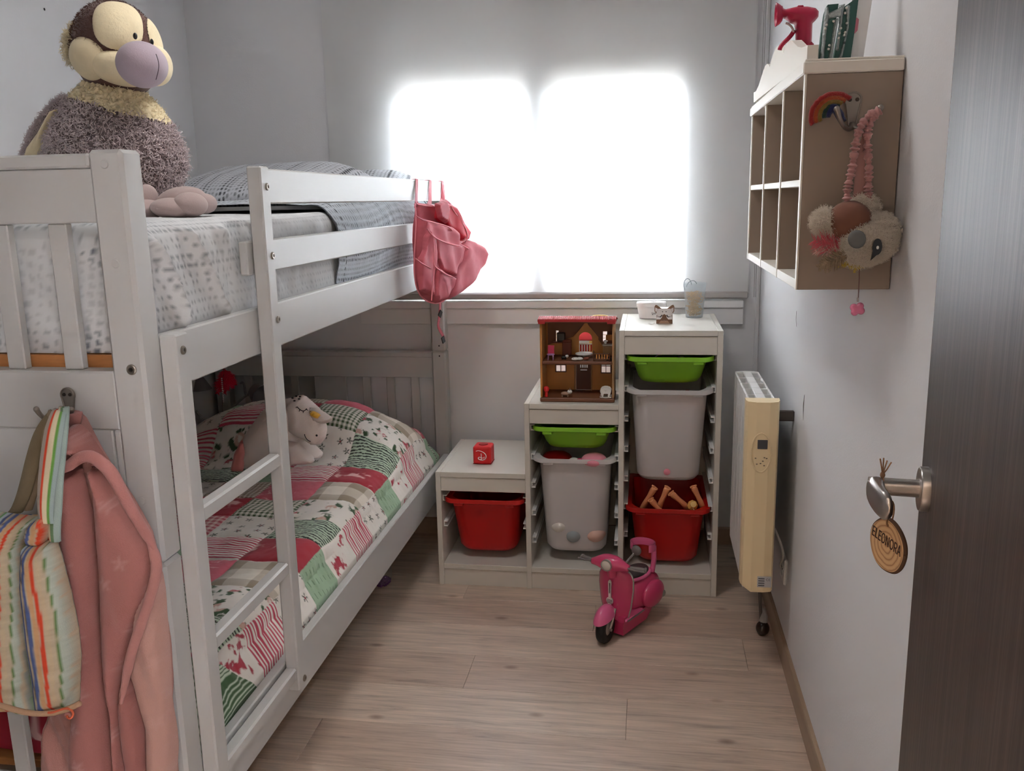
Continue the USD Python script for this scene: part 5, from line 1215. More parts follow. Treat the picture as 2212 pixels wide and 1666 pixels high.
r0 = 0.0325; th_ = np.linspace(0, 2 * np.pi, 60, endpoint=False); rr_ = r0 * (1 + 0.02 * np.sin(2 * th_ + 1) + 0.012 * np.sin(5 * th_))
ds = extrude(Polygon(np.c_[rr_ * np.cos(th_), rr_ * np.sin(th_)]).difference(Point(0.0, 0.026).buffer(0.0022)), 0.006, None, (0, 0, -0.003))
obj("disc", xf(ds, TR, dc), wdm, nt, smooth=False)
obj("bark", xf(trimesh.Trimesh(*[q for q in (lambda m: (m.vertices, m.faces))(lathe([(1.005, -0.5), (1.03, 0), (1.005, 0.5)], 60))]), None, None) if False else xf(tube(np.c_[rr_ * np.cos(th_), rr_ * np.sin(th_), np.zeros(60)][list(range(60)) + [0]], 0.0027, 8), TR, dc), mat("bark_brown", (84, 58, 40), 0.8), nt, smooth=True)
tx = meshkit.text_mesh("ELEONORA", 0.0105, 0.0006); b_ = tx.bounds; sx_ = 0.058 / (b_[1, 0] - b_[0, 0])
tx.vertices = (tx.vertices - [(b_[0, 0] + b_[1, 0]) / 2, 0.005, 0]) * [sx_, 1.25, 1]; tx = xf(tx, rot(-6, "z"), (0.0, 0.006, 0.0029))
obj("burnt_name", xf(tx, TR, dc), mat("burnt_ink", (58, 34, 22), 0.8), nt, smooth=False)
TW = mat("twine", (150, 112, 84), 0.9)
top = dpt(hs_, 0.05, hz + 0.011)
hole = dc + TR @ np.array([0, 0.026, 0.0])
obj("twine", [tube(spline([hole + [0, 0, -0.003], hole + [-.003, -0.002, 0.012], hole + [0.0, 0, 0.03], dpt(hs_ - 0.008, 0.05, hz - 0.012), dpt(hs_ - 0.011, 0.05, hz + 0.004), top], 26), 0.0011, 6), tube(spline([hole, hole + [0.004, 0.002, 0.014], hole + [0.001, 0, 0.03], dpt(hs_ + 0.010, 0.05, hz - 0.012), dpt(hs_ + 0.0115, 0.05, hz), top], 26), 0.0011, 6)], TW, nt, smooth=True)
obj("twine_knot", [ell(top + [0, 0, 0.003], (0.003, 0.003, 0.004), 2)] + [tube([top + [0, 0, 0.003], top + [dx, 0, 0.012 + dz], top + [dx * 2, 0.0, 0.021 + dz]], 0.0009, 5) for dx, dz in ((-0.002, 0.002), (0.002, 0), (0.0045, -0.002), (0.0, 0.003))], TW, nt, smooth=True)

# ------------------------------------------------------------------ wall shelf with scalloped crown
SX, SY0, SY1, SZ0, SZ1 = 0.258, 1.63, 2.442, 1.208, 1.596
sh_ = thing("wall_shelf", "pale wooden cubby shelf with a wavy crown on the right wall", "shelf", (0.34, 2.03, SZ0))
SHM = mat("shelf_white", (228, 222, 212), 0.45); SHT = mat("shelf_taupe", (150, 134, 120), 0.6, bump=0.05, bscale=300)
for y0, y1, nm in ((SY0, SY0 + 0.014, "side_panel"), (SY1 - 0.014, SY1, "side_panel"), (1.885 - 0.006, 1.885 + 0.006, "divider"), (2.157 - 0.006, 2.157 + 0.006, "divider")):
    obj(nm, rbox(SX + 0.003, XR - 0.002, y0, y1, SZ0 + (0.0 if nm == "side_panel" else 0.016), SZ1 - 0.024, 0.001), SHT, sh_)
    obj("edge_strip", rbox(SX, SX + 0.003, y0, y1, SZ0, SZ1 - 0.024, 0.0005), SHM, sh_)
obj("back_panel", rbox(XR - 0.008, XR - 0.002, SY0 + 0.014, SY1 - 0.014, SZ0 + 0.01, SZ1 - 0.024, 0.0005), SHT, sh_)
obj("bottom_board", rbox(SX + 0.001, XR - 0.002, SY0 + 0.001, SY1 - 0.001, SZ0, SZ0 + 0.017, 0.001), SHM, sh_)
for y0, y1 in ((SY0 + 0.014, 1.879), (1.891, 2.151), (2.163, SY1 - 0.014)):
    obj("shelf_board", rbox(SX + 0.002, XR - 0.008, y0, y1, 1.386, 1.3985, 0.001), SHM, sh_)
obj("top_board", [rbox(SX - 0.004, XR - 0.002, SY0 - 0.004, SY1 + 0.004, SZ1 - 0.024, SZ1 - 0.004, 0.002), rbox(SX - 0.001, XR - 0.002, SY0 - 0.001, SY1 + 0.001, SZ1 - 0.004, SZ1, 0.001)], SHM, sh_)
crown_px = [(1745.5, 130), (1746, 96), (1740, 100), (1732, 103), (1723, 101), (1715, 92), (1710, 87), (1704, 88), (1699, 95), (1695, 105), (1692.5, 115), (1690, 106), (1685, 99.5), (1681, 98.5), (1676, 103), (1670, 118), (1665, 133), (1662.5, 145), (1660.5, 140), (1657, 138), (1653, 142), (1649, 152), (1644, 168), (1639, 184), (1633, 197), (1628, 200), (1628, 222)]
cp_ = [at(u, v, "x", SX + 0.004)[[1, 2]] for u, v in crown_px]
cp_ = [(max(a_, SY0 + 0.016), max(b_, SZ1)) for a_, b_ in cp_]
obj("crown", extrude(Polygon(cp_).buffer(0), 0.018, RYZ, (SX + 0.004, 0, 0)), SHM, sh_, smooth=30)
# things in the cubbies
p = np.array([0.33, 1.99, 1.3985])
vs = thing("toy_bottle", "small red and violet toy bottle in the upper middle cubby", "toy bottle", p)
obj("body", lathe([(0, 0), (0.010, 0), (0.013, 0.012), (0.013, 0.026), (0.009, 0.034), (0, 0.035)], 24, p), REDT, vs, smooth=50)
obj("cap", lathe([(0, 0.033), (0.009, 0.033), (0.008, 0.046), (0.004, 0.052), (0, 0.052)], 20, p), mat("violet_cap", (56, 40, 96), 0.4), vs, smooth=50)
p = np.array([0.335, 1.72, 1.3985])
gs = thing("glass_dish", "small clear glass dish in the upper near cubby", "dish", p)
obj("dish", lathe([(0, 0), (0.017, 0), (0.026, 0.012), (0.025, 0.013), (0.016, 0.003), (0, 0.003)], 28, p), CUP, gs, smooth=50)
def fuzzy_disc(p, r, label):
    t = thing("pompom_ring", label, "toy", p)
    m = lathe([(0.0, -0.009), (r * .8, -0.010), (r, 0), (r * .8, 0.010), (0, 0.009)], 30, p, (0, 1, 0.15)); obj("disc", m, mat("beige_plush", (196, 170, 148), 0.95, sheen=0.3), t, smooth=True)
    q, n_ = scatter(m, 900, 3); fur("fuzz", q, n_, 0.006, t, mat("beige_plush", (196, 170, 148), 0.95, sheen=0.3), 0.0007, 0.5, 3)
fuzzy_disc(np.array([0.33, 1.705, 1.256]), 0.03, "round beige fuzzy toy leaning in the lower near cubby")
fuzzy_disc(np.array([0.33, 2.17 + 0.028, 1.241]), 0.016, "small pale fuzzy toy in the lower far cubby")
# pink toy hair dryer on top
tyA = 1.86
body = pxpoly([(1676, 33), (1682, 18), (1689, 8), (1692, 18), (1697, 20), (1722, 14), (1745, 14), (1762, 17), (1769, 24), (1768, 36), (1760, 46), (1755, 50), (1753, 100), (1742, 108), (1718, 106), (1718, 78), (1716, 62), (1716, 53), (1704, 50), (1697, 42), (1690, 40), (1680, 36)], tyA)
hd_ = thing("toy_hair_dryer", "crimson pink toy hair dryer standing on top of the wall shelf", "toy hair dryer", np.r_[np.array(body.centroid.coords[0])[0], tyA, SZ1][[0, 1, 2]])
BERRY = mat("berry_plastic", (172, 22, 62), 0.4)
m, _ = pmesh(smooth_poly(body, 0.0025), 0.020, (0, tyA, 0), (1, 0, 0), (0, 0, 1), (0, -1, 0), R=0.020, step=0.0022, back=1.0)
bz = m.vertices[:, 2].min(); obj("dryer_body", m, BERRY, hd_, smooth=True)
obj("handle_base", rbox(*(lambda c_: (c_[0] - 0.010, c_[0] + 0.022, tyA - 0.014, tyA + 0.014, SZ1, c_[2] + 0.006))(at(1730, 100, "y", tyA)), 0.004), BERRY, hd_)
fl_ = np.array([at(1693, 32, "y", tyA), at(1714, 23, "y", tyA)])
obj("nozzle_flare", lathe([(0.012, 0.0), (0.017, -0.004), (0.022, -0.012), (0.020, -0.012), (0.012, -0.002)], 28, at(1690, 31, "y", tyA), at(1720, 29, "y", tyA) - at(1690, 31, "y", tyA)), BERRY, hd_, smooth=True)
obj("trigger", tube(spline([at(1697, 50, "y", tyA - .003), at(1706, 54, "y", tyA - .003), at(1712, 62, "y", tyA - .003), at(1714, 70, "y", tyA - .003)], 12), 0.0022, 8), mat("trigger_clear", (190, 160, 160), 0.3), hd_, smooth=True)
obj("cable", tube(spline([at(1715, 66, "y", tyA), at(1702, 84, "y", tyA), at(1690, 96, "y", tyA), at(1684, 108, "y", tyA)], 14), 0.0042, 10), BERRY, hd_, smooth=True)
obj("top_button", rbox(*(lambda c_: (c_[0] - 0.006, c_[0] + 0.005, tyA - 0.006, tyA + 0.006, c_[2] - 0.004, c_[2] + 0.002))(at(1729, 15, "y", tyA)), 0.001), BERRY, hd_)
# decorated letters and canvas leaning behind
yL = 1.70
TEAL = mat("teal_letter", (46, 92, 84), 0.45); SILV = mat("silver_glitter", (168, 176, 176), 0.35, metal=0.35, bump=0.5, bscale=220); PEARL = mat("pearl", (226, 222, 214), 0.25)
cv = pxpoly([(1848, -60), (1892, -60), (1864, 124), (1822, 126)], yL)
cnv = thing("canvas", "white canvas panel with a pink patch leaning on the wall above the shelf", "canvas", (cv.centroid.x, yL, SZ1))
mnz = cv.bounds[1]
obj("panel", extrude(affinity.translate(cv, 0, SZ1 - mnz), 0.012, RXZ, (0, yL + 0.012, 0)), PLAST, cnv, smooth=False)
pk = affinity.translate(pxpoly([(1850, 26), (1856, 30), (1853, 55), (1847, 62), (1843, 58), (1844, 42)], yL - 0.001), 0, SZ1 - mnz)
obj("pink_patch", extrude(smooth_poly(pk, 0.001), 0.002, RXZ, (0, yL, 0)), PINKT, cnv, smooth=False)
def letter(label, outline, stripes, y, pearls):
    lp = pxpoly(outline, y); dz = SZ1 - lp.bounds[1] if True else 0
    t = thing("decorated_letter", label, "letter", (lp.centroid.x, y, SZ1))
    obj("letter_body", extrude(affinity.translate(lp, 0, dz), 0.014, RXZ, (0, y + 0.014, 0)), TEAL, t, smooth=False)
    for s_ in stripes:
        m, _ = pmesh(affinity.translate(pxpoly(s_, y - 0.0005), 0, dz), 0.0035, (0, y - 0.0005, 0), (1, 0, 0), (0, 0, 1), (0, -1, 0), R=0.003, step=0.0016, back=0.1)
        m.vertices += 0.0016 * (meshkit.fbm(m.vertices * 260, 3, 4)[:, None] - 0.5)
        obj("painted_band", m, SILV, t, smooth=True)
    for u, v in pearls:
        q = at(u, v, "y", y - 0.004) + [0, 0, dz]; obj("bead", ell(q, 0.0022, 2), PEARL, t, smooth=True)
letter("teal letter with silver bands standing nearest the crown end of the shelf top", [(1789, 2), (1812, 0), (1803, 60), (1795, 126), (1768, 127), (1776, 60), (1782, 20)], [[(1782, 10), (1790, 4), (1792, 28), (1786, 60), (1780, 124), (1771, 126), (1776, 70)], [(1786, 22), (1820, 6), (1818, 28), (1790, 34)], [(1803, 34), (1812, 30), (1806, 70), (1797, 126), (1788, 126), (1796, 80)]], 1.675, [(1786, 46), (1783, 54), (1801, 38), (1792, 90), (1790, 98), (1772, 122)])
letter("teal letter with beaded silver rims standing before the white canvas", [(1822, 4), (1856, -20), (1846, 60), (1838, 114), (1812, 122), (1800, 124), (1812, 60)], [[(1812, 0), (1826, -4), (1818, 50), (1812, 100), (1806, 96), (1812, 50)], [(1828, 2), (1838, -6), (1834, 50), (1820, 112), (1811, 116), (1822, 80), (1829, 40)]], 1.688, [(1826, 16), (1829, 5), (1817, 49), (1826, 58), (1830, 38), (1814, 60), (1812, 70), (1824, 64), (1806, 40)])

# ------------------------------------------------------------------ double coat hooks, and what hangs from them
HOOKM = mat("hook_nickel", (150, 142, 134), 0.35, metal=0.85)
def coat_hook(label, p, k=1.0, style=1):
    t = thing("coat_hook", label, "hook", p)
    o = np.asarray(p, float)
    pear = shapely.union_all([Point(0, 0.0).buffer(0.0135 * k), Polygon([(-0.0125 * k, -0.003 * k), (0.0125 * k, -0.003 * k), (0.006 * k, -0.042 * k), (-0.006 * k, -0.042 * k)])])
    m = extrude(pear.buffer(0.001), 0.0035, RXZ, o); obj("plate", m, HOOKM, t, smooth=30)
    obj("plate_rim", tube(np.array([o + [x, -0.0035, z] for x, z in np.array(pear.exterior.simplify(0.0003).coords)]), 0.0014, 8), HOOKM, t, smooth=True)
    for s in (-1, 1):
        obj("screw", lathe([(0, 0), (0.0035 * k, 0), (0.003 * k, 0.0015), (0, 0.002)], 14, o + [s * 0.0062 * k, -0.0035, 0.001], (0, -1, 0)), mat("screw_dark", (70, 62, 56), 0.4, metal=0.7), t)
        L = spline([o + [s * 0.001, -0.002, -0.040 * k], o + [s * 0.007 * k, -0.018 * k, -0.050 * k], o + [s * 0.020 * k, -0.033 * k, -0.046 * k], o + [s * 0.031 * k, -0.044 * k, -0.030 * k], o + [s * 0.036 * k, -0.047 * k, -0.018 * k]], 22)
        obj("prong", cat(tube(L, np.interp(np.linspace(0, 1, 22), [0, .6, 1], [.0042 * k, .0038 * k, .0052 * k]), 12), ell(L[-1], 0.0056 * k, 2)), HOOKM, t, smooth=True)
    return t
hk1 = at(1843, 217, "y", SY0 - 0.0005); coat_hook("nickel double coat hook screwed to the end of the wall shelf", hk1, 0.95)
hk2 = at(148, 853, "y", BY0 + 0.0055); coat_hook("nickel double coat hook screwed to the end of the bunk bed", hk2, 0.85)
# crocheted rainbow
yR = SY0 - 0.030
rc = at(1797, 243, "y", yR)
rw = thing("crochet_rainbow", "crocheted rainbow hanging with its blue end on the left hook prong", "rainbow ornament", rc)
cols = [("red", (150, 26, 22)), ("orange", (164, 70, 26)), ("yellow", (132, 104, 40)), ("green", (22, 54, 46)), ("blue", (16, 28, 80))]
Rr0 = 0.036
for k, (nm, c_) in enumerate(cols):
    Rk = Rr0 - k * 0.0066
    an = np.radians(np.linspace(205 - (0 if k < 3 else 4 * k), 48 + 6 * k, 34))
    P_ = np.c_[rc[0] + 0.004 + Rk * np.cos(an) * 1.02, np.full(34, yR) + 0.004 * np.sin(an * 2), rc[2] - 0.004 + Rk * np.sin(an) * 0.92]
    if nm == "blue":
        P_ = np.vstack([P_[:10], spline([P_[10], at(1800, 232, "y", yR - 0.004), at(1812, 246, "y", yR - .004), at(1818, 258, "y", yR), at(1820, 263, "y", yR)], 14)])
    m = tube(P_, (0.0046 if nm != "blue" else np.interp(np.linspace(0, 1, len(P_)), [0, .4, .7, 1], [.0046, .0056, .0072, .0062])), 12)
    m.vertices += 0.0008 * np.sin(m.vertices @ np.array([[900, 0, 0], [0, 0, 0], [0, 0, 900.]])) * 0.6
    obj("crochet_arc", m, mat(f"yarn_{nm}", c_, 0.95, sheen=0.3, bump=0.6, bscale=500), rw, smooth=True)
# ------------------------------------------------------------------ plush penguin sitting on the upper bunk
YP = 1.98
ppx = 1 / 965.0                                        # metres per picture pixel at that distance
def pc(u, v, dy=0.0): return at(u, v, "y", YP + dy)
pg = thing("plush_penguin", "big grey-brown plush bird with cream face and round grey beak sitting on the upper bunk", "plush toy", (pc(250, 468)[0], YP, 1.36))
GREYF = mat("plush_grey", (140, 124, 126), 0.95, sheen=0.15, bump=0.4, bscale=140, var=0.18, vscale=40); CREAMF = mat("plush_cream", (234, 218, 182), 0.95, sheen=0.12, bump=0.3, bscale=140, var=0.10, vscale=14); BROWNF = mat("plush_brown", (98, 66, 58), 0.95, sheen=0.3, bump=0.4, bscale=160); BEAKF = mat("plush_beak", (176, 160, 170), 0.9, sheen=0.2, bump=0.15, bscale=260); FEETF = mat("plush_foot", (176, 156, 152), 0.95, sheen=0.2, bump=0.15, bscale=220)
# body of revolution-like egg, wider below
c0 = pc(252, 340)
bodyp = ell((0, 0, 0), (0.150, 0.135, 0.160), 6)
zz = bodyp.vertices[:, 2] / 0.16
bodyp.vertices[:, :2] *= (1.0 - 0.34 * np.clip(zz, 0, 1) ** 1.2 + 0.06 * np.clip(-zz, 0, 1) * (1 - np.clip(-zz, 0, 1)))[:, None]
bodyp.vertices[:, 2] = np.where(zz < 0, bodyp.vertices[:, 2] * 0.84, bodyp.vertices[:, 2] * 1.10)
bodyp = xf(bodyp, rot(0, "x"), c0 + [0.0, 0, 0.0])
bodyp.vertices[:, 2] = np.maximum(bodyp.vertices[:, 2], 1.368)
_bv = bodyp.vertices + 0.010 * (meshkit.fbm(bodyp.vertices * 70, 2, 9)[:, None] - 0.5)
bodyp.vertices += (0.015 * (0.5 - np.abs(meshkit.noise(_bv * 120, 4) - 0.5) * 2) + 0.006 * meshkit.noise(_bv * 230, 6))[:, None] * bodyp.vertex_normals
obj("body", bodyp, GREYF, pg, smooth=True)
q, n_ = scatter(bodyp, 16000, 5)
keep = (q[:, 1] < YP + 0.05)
q, n_ = q[keep], n_[keep]
collar_z = pc(255, 232)[2]
slope = 0.30 * (q[:, 0] - c0[0])
incol = (q[:, 2] > collar_z - slope + 0.006 * np.sin(q[:, 0] * 60)) & (q[:, 0] > c0[0] - 0.078)
FURG = mat("fur_grey", (206, 190, 192), 0.9, sheen=0.3); FURC = mat("fur_cream", (236, 220, 184), 0.9, sheen=0.3)
fur("body_fur", q[~incol], n_[~incol], 0.014, pg, FURG, 0.0022, 0.8, 5, 5)
col = bodyp.submesh([np.where((bodyp.triangles_center[:, 2] > collar_z - 0.3 * (bodyp.triangles_center[:, 0] - c0[0])) & (bodyp.triangles_center[:, 0] > c0[0] - 0.080))[0]], append=True)
col.vertices += col.vertex_normals * 0.004
obj("collar", col, CREAMF, pg, smooth=True)
fur("collar_fur", q[incol], n_[incol], 0.012, pg, FURC, 0.0018, 0.7, 6, 5)
# head: brown cap, cream brow patches, cream cheeks, beak
def patch(name, u, v, dy, rx, ry, rz, mt, R=None, parent=pg, sub=4, **k):
    m = ell((0, 0, 0), (rx, ry, rz), sub); return obj(name, xf(m, R, pc(u, v, dy)), mt, parent, smooth=True, **k)
hR = rot(35, "z")                                       # the head looks to the right of the viewer
hm0 = xf(ell((0, 0, 0), (0.096, 0.092, 0.108), 6), None, pc(252, 110))
head = obj("head", hm0, BROWNF, pg, smooth=True)
tc_ = hm0.triangles_center
vn_ = hm0.face_normals
def fitted(name, u, v, rx, rz, mt, off=0.005, tilt=0.0):
    """A patch of cloth sewn on the head: the part of its surface inside an ellipse, puffed out a little."""
    ct, st = math.cos(tilt), math.sin(tilt); c = pc(u, v)
    view = c - CAM; dist = np.linalg.norm(view); view = view / dist
    rgt = np.cross(view, [0, 0, 1]); rgt /= np.linalg.norm(rgt); up = np.cross(rgt, view)
    def ab(p):
        dx, dz = (p - c) @ rgt, (p - c) @ up
        return (dx * ct + dz * st) / rx, (-dx * st + dz * ct) / rz
    a, b = ab(tc_); k = (np.abs(a) ** 2.4 + np.abs(b) ** 2.4 < 1) & (vn_ @ view < 0.25)
    m = hm0.submesh([np.where(k)[0]], append=True); v_ = m.vertices; a, b = ab(v_)
    e = np.clip(1 - (np.abs(a) ** 2.4 + np.abs(b) ** 2.4), 0, 1) ** 0.5
    m.vertices = v_ + m.vertex_normals * (0.0015 + off * e[:, None])
    return obj(name, m, mt, pg, smooth=True)
fitted("brow_patch", 255, 57, 0.050, 0.049, CREAMF, 0.010, -0.06)
fitted("brow_patch", 343, 84, 0.021, 0.054, CREAMF, 0.005, 0.16)
patch("cheek", 216, 126, -0.040, 0.062, 0.066, 0.055, CREAMF, rot(14, "y"))
patch("cheek", 336, 142, -0.015, 0.026, 0.06, 0.044, CREAMF, rot(8, "y"))
patch("chin", 262, 146, -0.042, 0.074, 0.064, 0.040, CREAMF, rot(12, "y"))
bk = patch("beak", 307, 140, -0.092, 0.052, 0.058, 0.0485, BEAKF, rot(8, "y"))
bsm = spline([pc(337, 117, -0.142), pc(343, 140, -0.146), pc(337, 172, -0.134)], 14); obj("beak_seam", tube(bsm, 0.0009, 6), mat("seam_grey", (92, 82, 90), 0.9), bk, smooth=True)
for (u, v, dy, s_) in ((292, 78, -0.092, 1.0), (328, 91, -0.062, 0.8)):
    obj("eye", xf(ell((0, 0, 0), (0.0048 * s_, 0.004, 0.0070), 3), None, pc(u, v, dy)), mat("eye_black", (14, 13, 13), 0.15, coat=0.6), pg, smooth=True)
ck = ell((0, 0, 0), (0.022, 0.05, 0.048), 3); ck = xf(ck, rot(25, "y"), pc(180, 96, -0.01)); q, n_ = scatter(ck, 1800, 8); k_ = q[:, 0] < pc(190, 100)[0]
fur("ear_tuft", q[k_], n_[k_], 0.016, pg, FURC, 0.0015, 0.5, 9, 4)
q, n_ = scatter(xf(ell((0, 0, 0), (0.096, 0.093, 0.110), 4), None, pc(250, 112)), 7000, 18); k_ = (q[:, 2] > pc(0, 110)[2] - 0.05) & (q[:, 1] < YP + 0.04); 
fur("head_fur", q[k_], n_[k_], 0.005, pg, mat("fur_brown", (92, 62, 54), 0.95), 0.0011, 0.5, 19, 3, 0.1)
# wings
wp = pxpoly([(140, 202), (118, 218), (92, 245), (66, 285), (50, 325), (46, 345), (78, 345), (100, 310), (120, 270), (142, 232)], YP - 0.03)
m, _ = pmesh(smooth_poly(wp, 0.006), 0.022, (0, YP - 0.02, 0), (1, 0, 0), (0, 0, 1), (0, -1, 0), R=0.02, step=0.004, back=0.9)
wg = obj("wing", m, GREYF, pg, smooth=True)
q, n_ = scatter(m, 2600, 12); fur("wing_fur", q, n_, 0.012, pg, FURG, 0.0015, 0.6, 13, 4)
lp_ = pxpoly([(128, 232), (108, 238), (94, 262), (82, 285), (58, 318), (50, 345), (82, 345), (98, 322), (102, 290), (118, 262), (126, 245)], YP - 0.05)
m, _ = pmesh(smooth_poly(lp_, 0.004), 0.022, (0, YP - 0.042, 0), (1, 0, 0), (0, 0, 1), (0, -1, 0), R=0.016, step=0.003, back=0.5)
obj("wing_lining", m, CREAMF, wg, smooth=True)
# feet with three toes each
def pfoot(items):
    f = None
    for k, (u, v, dy, rx, ry, rz, a_) in enumerate(items):
        f0 = patch("foot" if k == 0 else "toe", u, v, dy, rx, ry, rz, FEETF, rot(a_, "y"), pg if k == 0 else f, 4)
        f = f or f0
pfoot([(392, 434, -0.13, 0.054, 0.052, 0.030, -10), (372, 450, -0.20, 0.042, 0.05, 0.022, 5), (412, 442, -0.18, 0.030, 0.05, 0.026, 10), (441, 440, -0.13, 0.021, 0.045, 0.022, 10)])
pfoot([(296, 436, -0.12, 0.042, 0.05, 0.032, 0), (318, 425, -0.18, 0.012, 0.04, 0.026, 0), (320, 452, -0.20, 0.024, 0.05, 0.020, 20), (290, 450, -0.2, 0.03, 0.05, 0.02, 0)])

# ------------------------------------------------------------------ pink fleece robe and striped tote on the bed-end hook
YB = BY0 - 0.002
ROBE = mat("robe_fleece", rough=0.95, tint=True, sheen=0.12, bump=0.35, bscale=420)
robe = thing("robe", "dusty pink fleece robe with pale stars hanging on the bed-end hook", "robe", (hk2[0] + 0.05, YB - 0.04, 0.4))
def stars(m, y, seed, base=(160, 104, 98), pale=(186, 144, 138)):
    r = np.random.default_rng(seed); v = m.vertices; C = np.zeros((len(v), 3)) + lin(base)
    b = m.bounds
    g = 0.062
    for i in np.arange(b[0, 0], b[1, 0] + g, g):
        for k in np.arange(b[0, 2], b[1, 2] + g, g):
            cx_, cz_ = i + r.uniform(-.02, .02), k + r.uniform(-.02, .02)
            dx, dz = v[:, 0] - cx_, v[:, 2] - cz_; an = np.arctan2(dz, dx) + r.uniform(0, 6); rr = np.hypot(dx, dz)
            s = np.clip((0.0125 * (1 + 0.35 * np.cos(5 * an)) - rr) / 0.010, 0, 1)[:, None] * 0.6
            C = C * (1 - s) + lin(pale) * s
    return C
def drape(name, pts, y, th, R, fold, seed, parent, mt=ROBE, base=(160, 104, 98), pale=(186, 144, 138), back=0.3, step=0.0042, sm_=0.004, **k):
    p = smooth_poly(pxpoly(pts, y), sm_)
    if hasattr(p, "geoms"): p = max(p.geoms, key=lambda g: g.area)
    m, ab = pmesh(p, th, (0, y, 0), (1, 0, 0), (0, 0, 1), (0, -1, 0), R=R, step=step, fold=fold, back=back)
    return obj(name, m, mt, parent, col=stars(m, y, seed, base, pale) if mt is ROBE else None, smooth=True, **k)
def folds(freq, amp, tilt=0.0, seed=0, grow=1.0, xr=None):
    def f(a, b):
        t = np.clip((1.06 - b) / 0.6, 0.15, 1.2) ** grow
        ph = freq * (a + tilt * (b - 1.0)) + 2.5 * N3(a * 3, b * 2.2, seed=seed)
        return amp * t * (np.sin(ph) + 0.4 * np.sin(2.1 * ph + 1)) + 0.004 * N3(a * 30, b * 14, seed=seed + 1)
    return f
drape("back_panel", [(150, 892), (166, 884), (186, 902), (215, 955), (242, 1000), (290, 1075), (330, 1145), (342, 1190), (348, 1240), (357, 1262), (362, 1330), (372, 1450), (380, 1560), (384, 1700), (92, 1700), (104, 1560), (125, 1420), (128, 1250), (128, 1000), (140, 930)], YB - 0.020, 0.026, 0.02, folds(95, 0.007, 0.25, 3), 1, robe, base=(172, 124, 116), pale=(180, 136, 128))
drape("sleeve", [(295, 1240), (330, 1200), (352, 1238), (358, 1270), (364, 1340), (373, 1450), (381, 1560), (382, 1700), (335, 1700), (322, 1560), (300, 1480), (282, 1420), (288, 1330)], YB - 0.045, 0.036, 0.03, folds(80, 0.006, 0.2, 5), 2, robe, base=(184, 142, 132), pale=(190, 150, 142))
drape("left_front", [(132, 1018), (178, 1008), (188, 1050), (206, 1130), (216, 1200), (219, 1300), (229, 1450), (244, 1580), (268, 1700), (148, 1700), (166, 1560), (174, 1400), (160, 1290), (146, 1200), (134, 1100)], YB - 0.055, 0.040, 0.034, folds(60, 0.004, 0.2, 8), 3, robe)
drape("right_front", [(196, 996), (226, 1010), (266, 1086), (312, 1155), (337, 1190), (342, 1228), (337, 1262), (314, 1330), (290, 1400), (274, 1460), (266, 1520), (272, 1600), (290, 1700), (258, 1700), (243, 1540), (231, 1400), (223, 1260), (220, 1180), (212, 1060)], YB - 0.060, 0.038, 0.03, folds(70, 0.004, 0.3, 12), 4, robe)
drape("lower_fold", [(268, 1470), (284, 1440), (296, 1490), (312, 1560), (334, 1700), (288, 1700), (272, 1600), (264, 1520)], YB - 0.055, 0.030, 0.016, None, 5, robe)
lpl = spline([at(u, v, "y", YB - 0.100) for u, v in ((318, 1158), (332, 1192), (338, 1226), (332, 1264), (312, 1328), (289, 1396), (273, 1460), (262, 1520))], 50)
m = tube(lpl, np.interp(np.linspace(0, 1, 50), [0, .15, .8, 1], [.004, .0085, .008, .003]), 12)
obj("lapel_roll", m, ROBE, robe, col=np.tile(lin((176, 122, 116)), (len(m.vertices), 1)))
# hood: upper dome and its hem roll
drape("hood", [(146, 935), (158, 916), (176, 916), (194, 934), (226, 982), (256, 1030), (244, 1024), (206, 992), (184, 985), (160, 996), (136, 1022), (128, 1022), (138, 975)], YB - 0.062, 0.05, 0.03, None, 7, robe)
hem = spline([at(u, v, "y", YB - 0.105) for u, v in ((131, 1020), (150, 1006), (172, 990), (194, 986), (216, 998), (240, 1022), (262, 1062), (290, 1112), (318, 1158), (334, 1186))], 60)
hm_ = tube(hem, np.interp(np.linspace(0, 1, 60), [0, .1, .5, .9, 1], [.003, .0085, .010, .0075, .003]), 12)
obj("hood_hem", hm_, ROBE, robe, col=np.tile(lin((172, 116, 110)), (len(hm_.vertices), 1)))
lp2 = ribbon(spline([at(158, 918, "y", YB - 0.05), at(164, 896, "y", YB - 0.04), hk2 + [0.012, -0.020, -0.044], hk2 + [0.017, -0.028, -0.030]], 14), (1, 0.2, 0.2), 0.020, 0.006)
obj("hanging_loop", lp2, ROBE, robe, col=np.tile(lin((168, 112, 106)), (len(lp2.vertices), 1)))
obj("button", lathe([(0, 0), (0.006, 0), (0.006, 0.002), (0, 0.003)], 20, at(148, 1545, "y", YB - 0.086), (0, -1, 0)), mat("button_pink", (206, 140, 132), 0.4), robe)

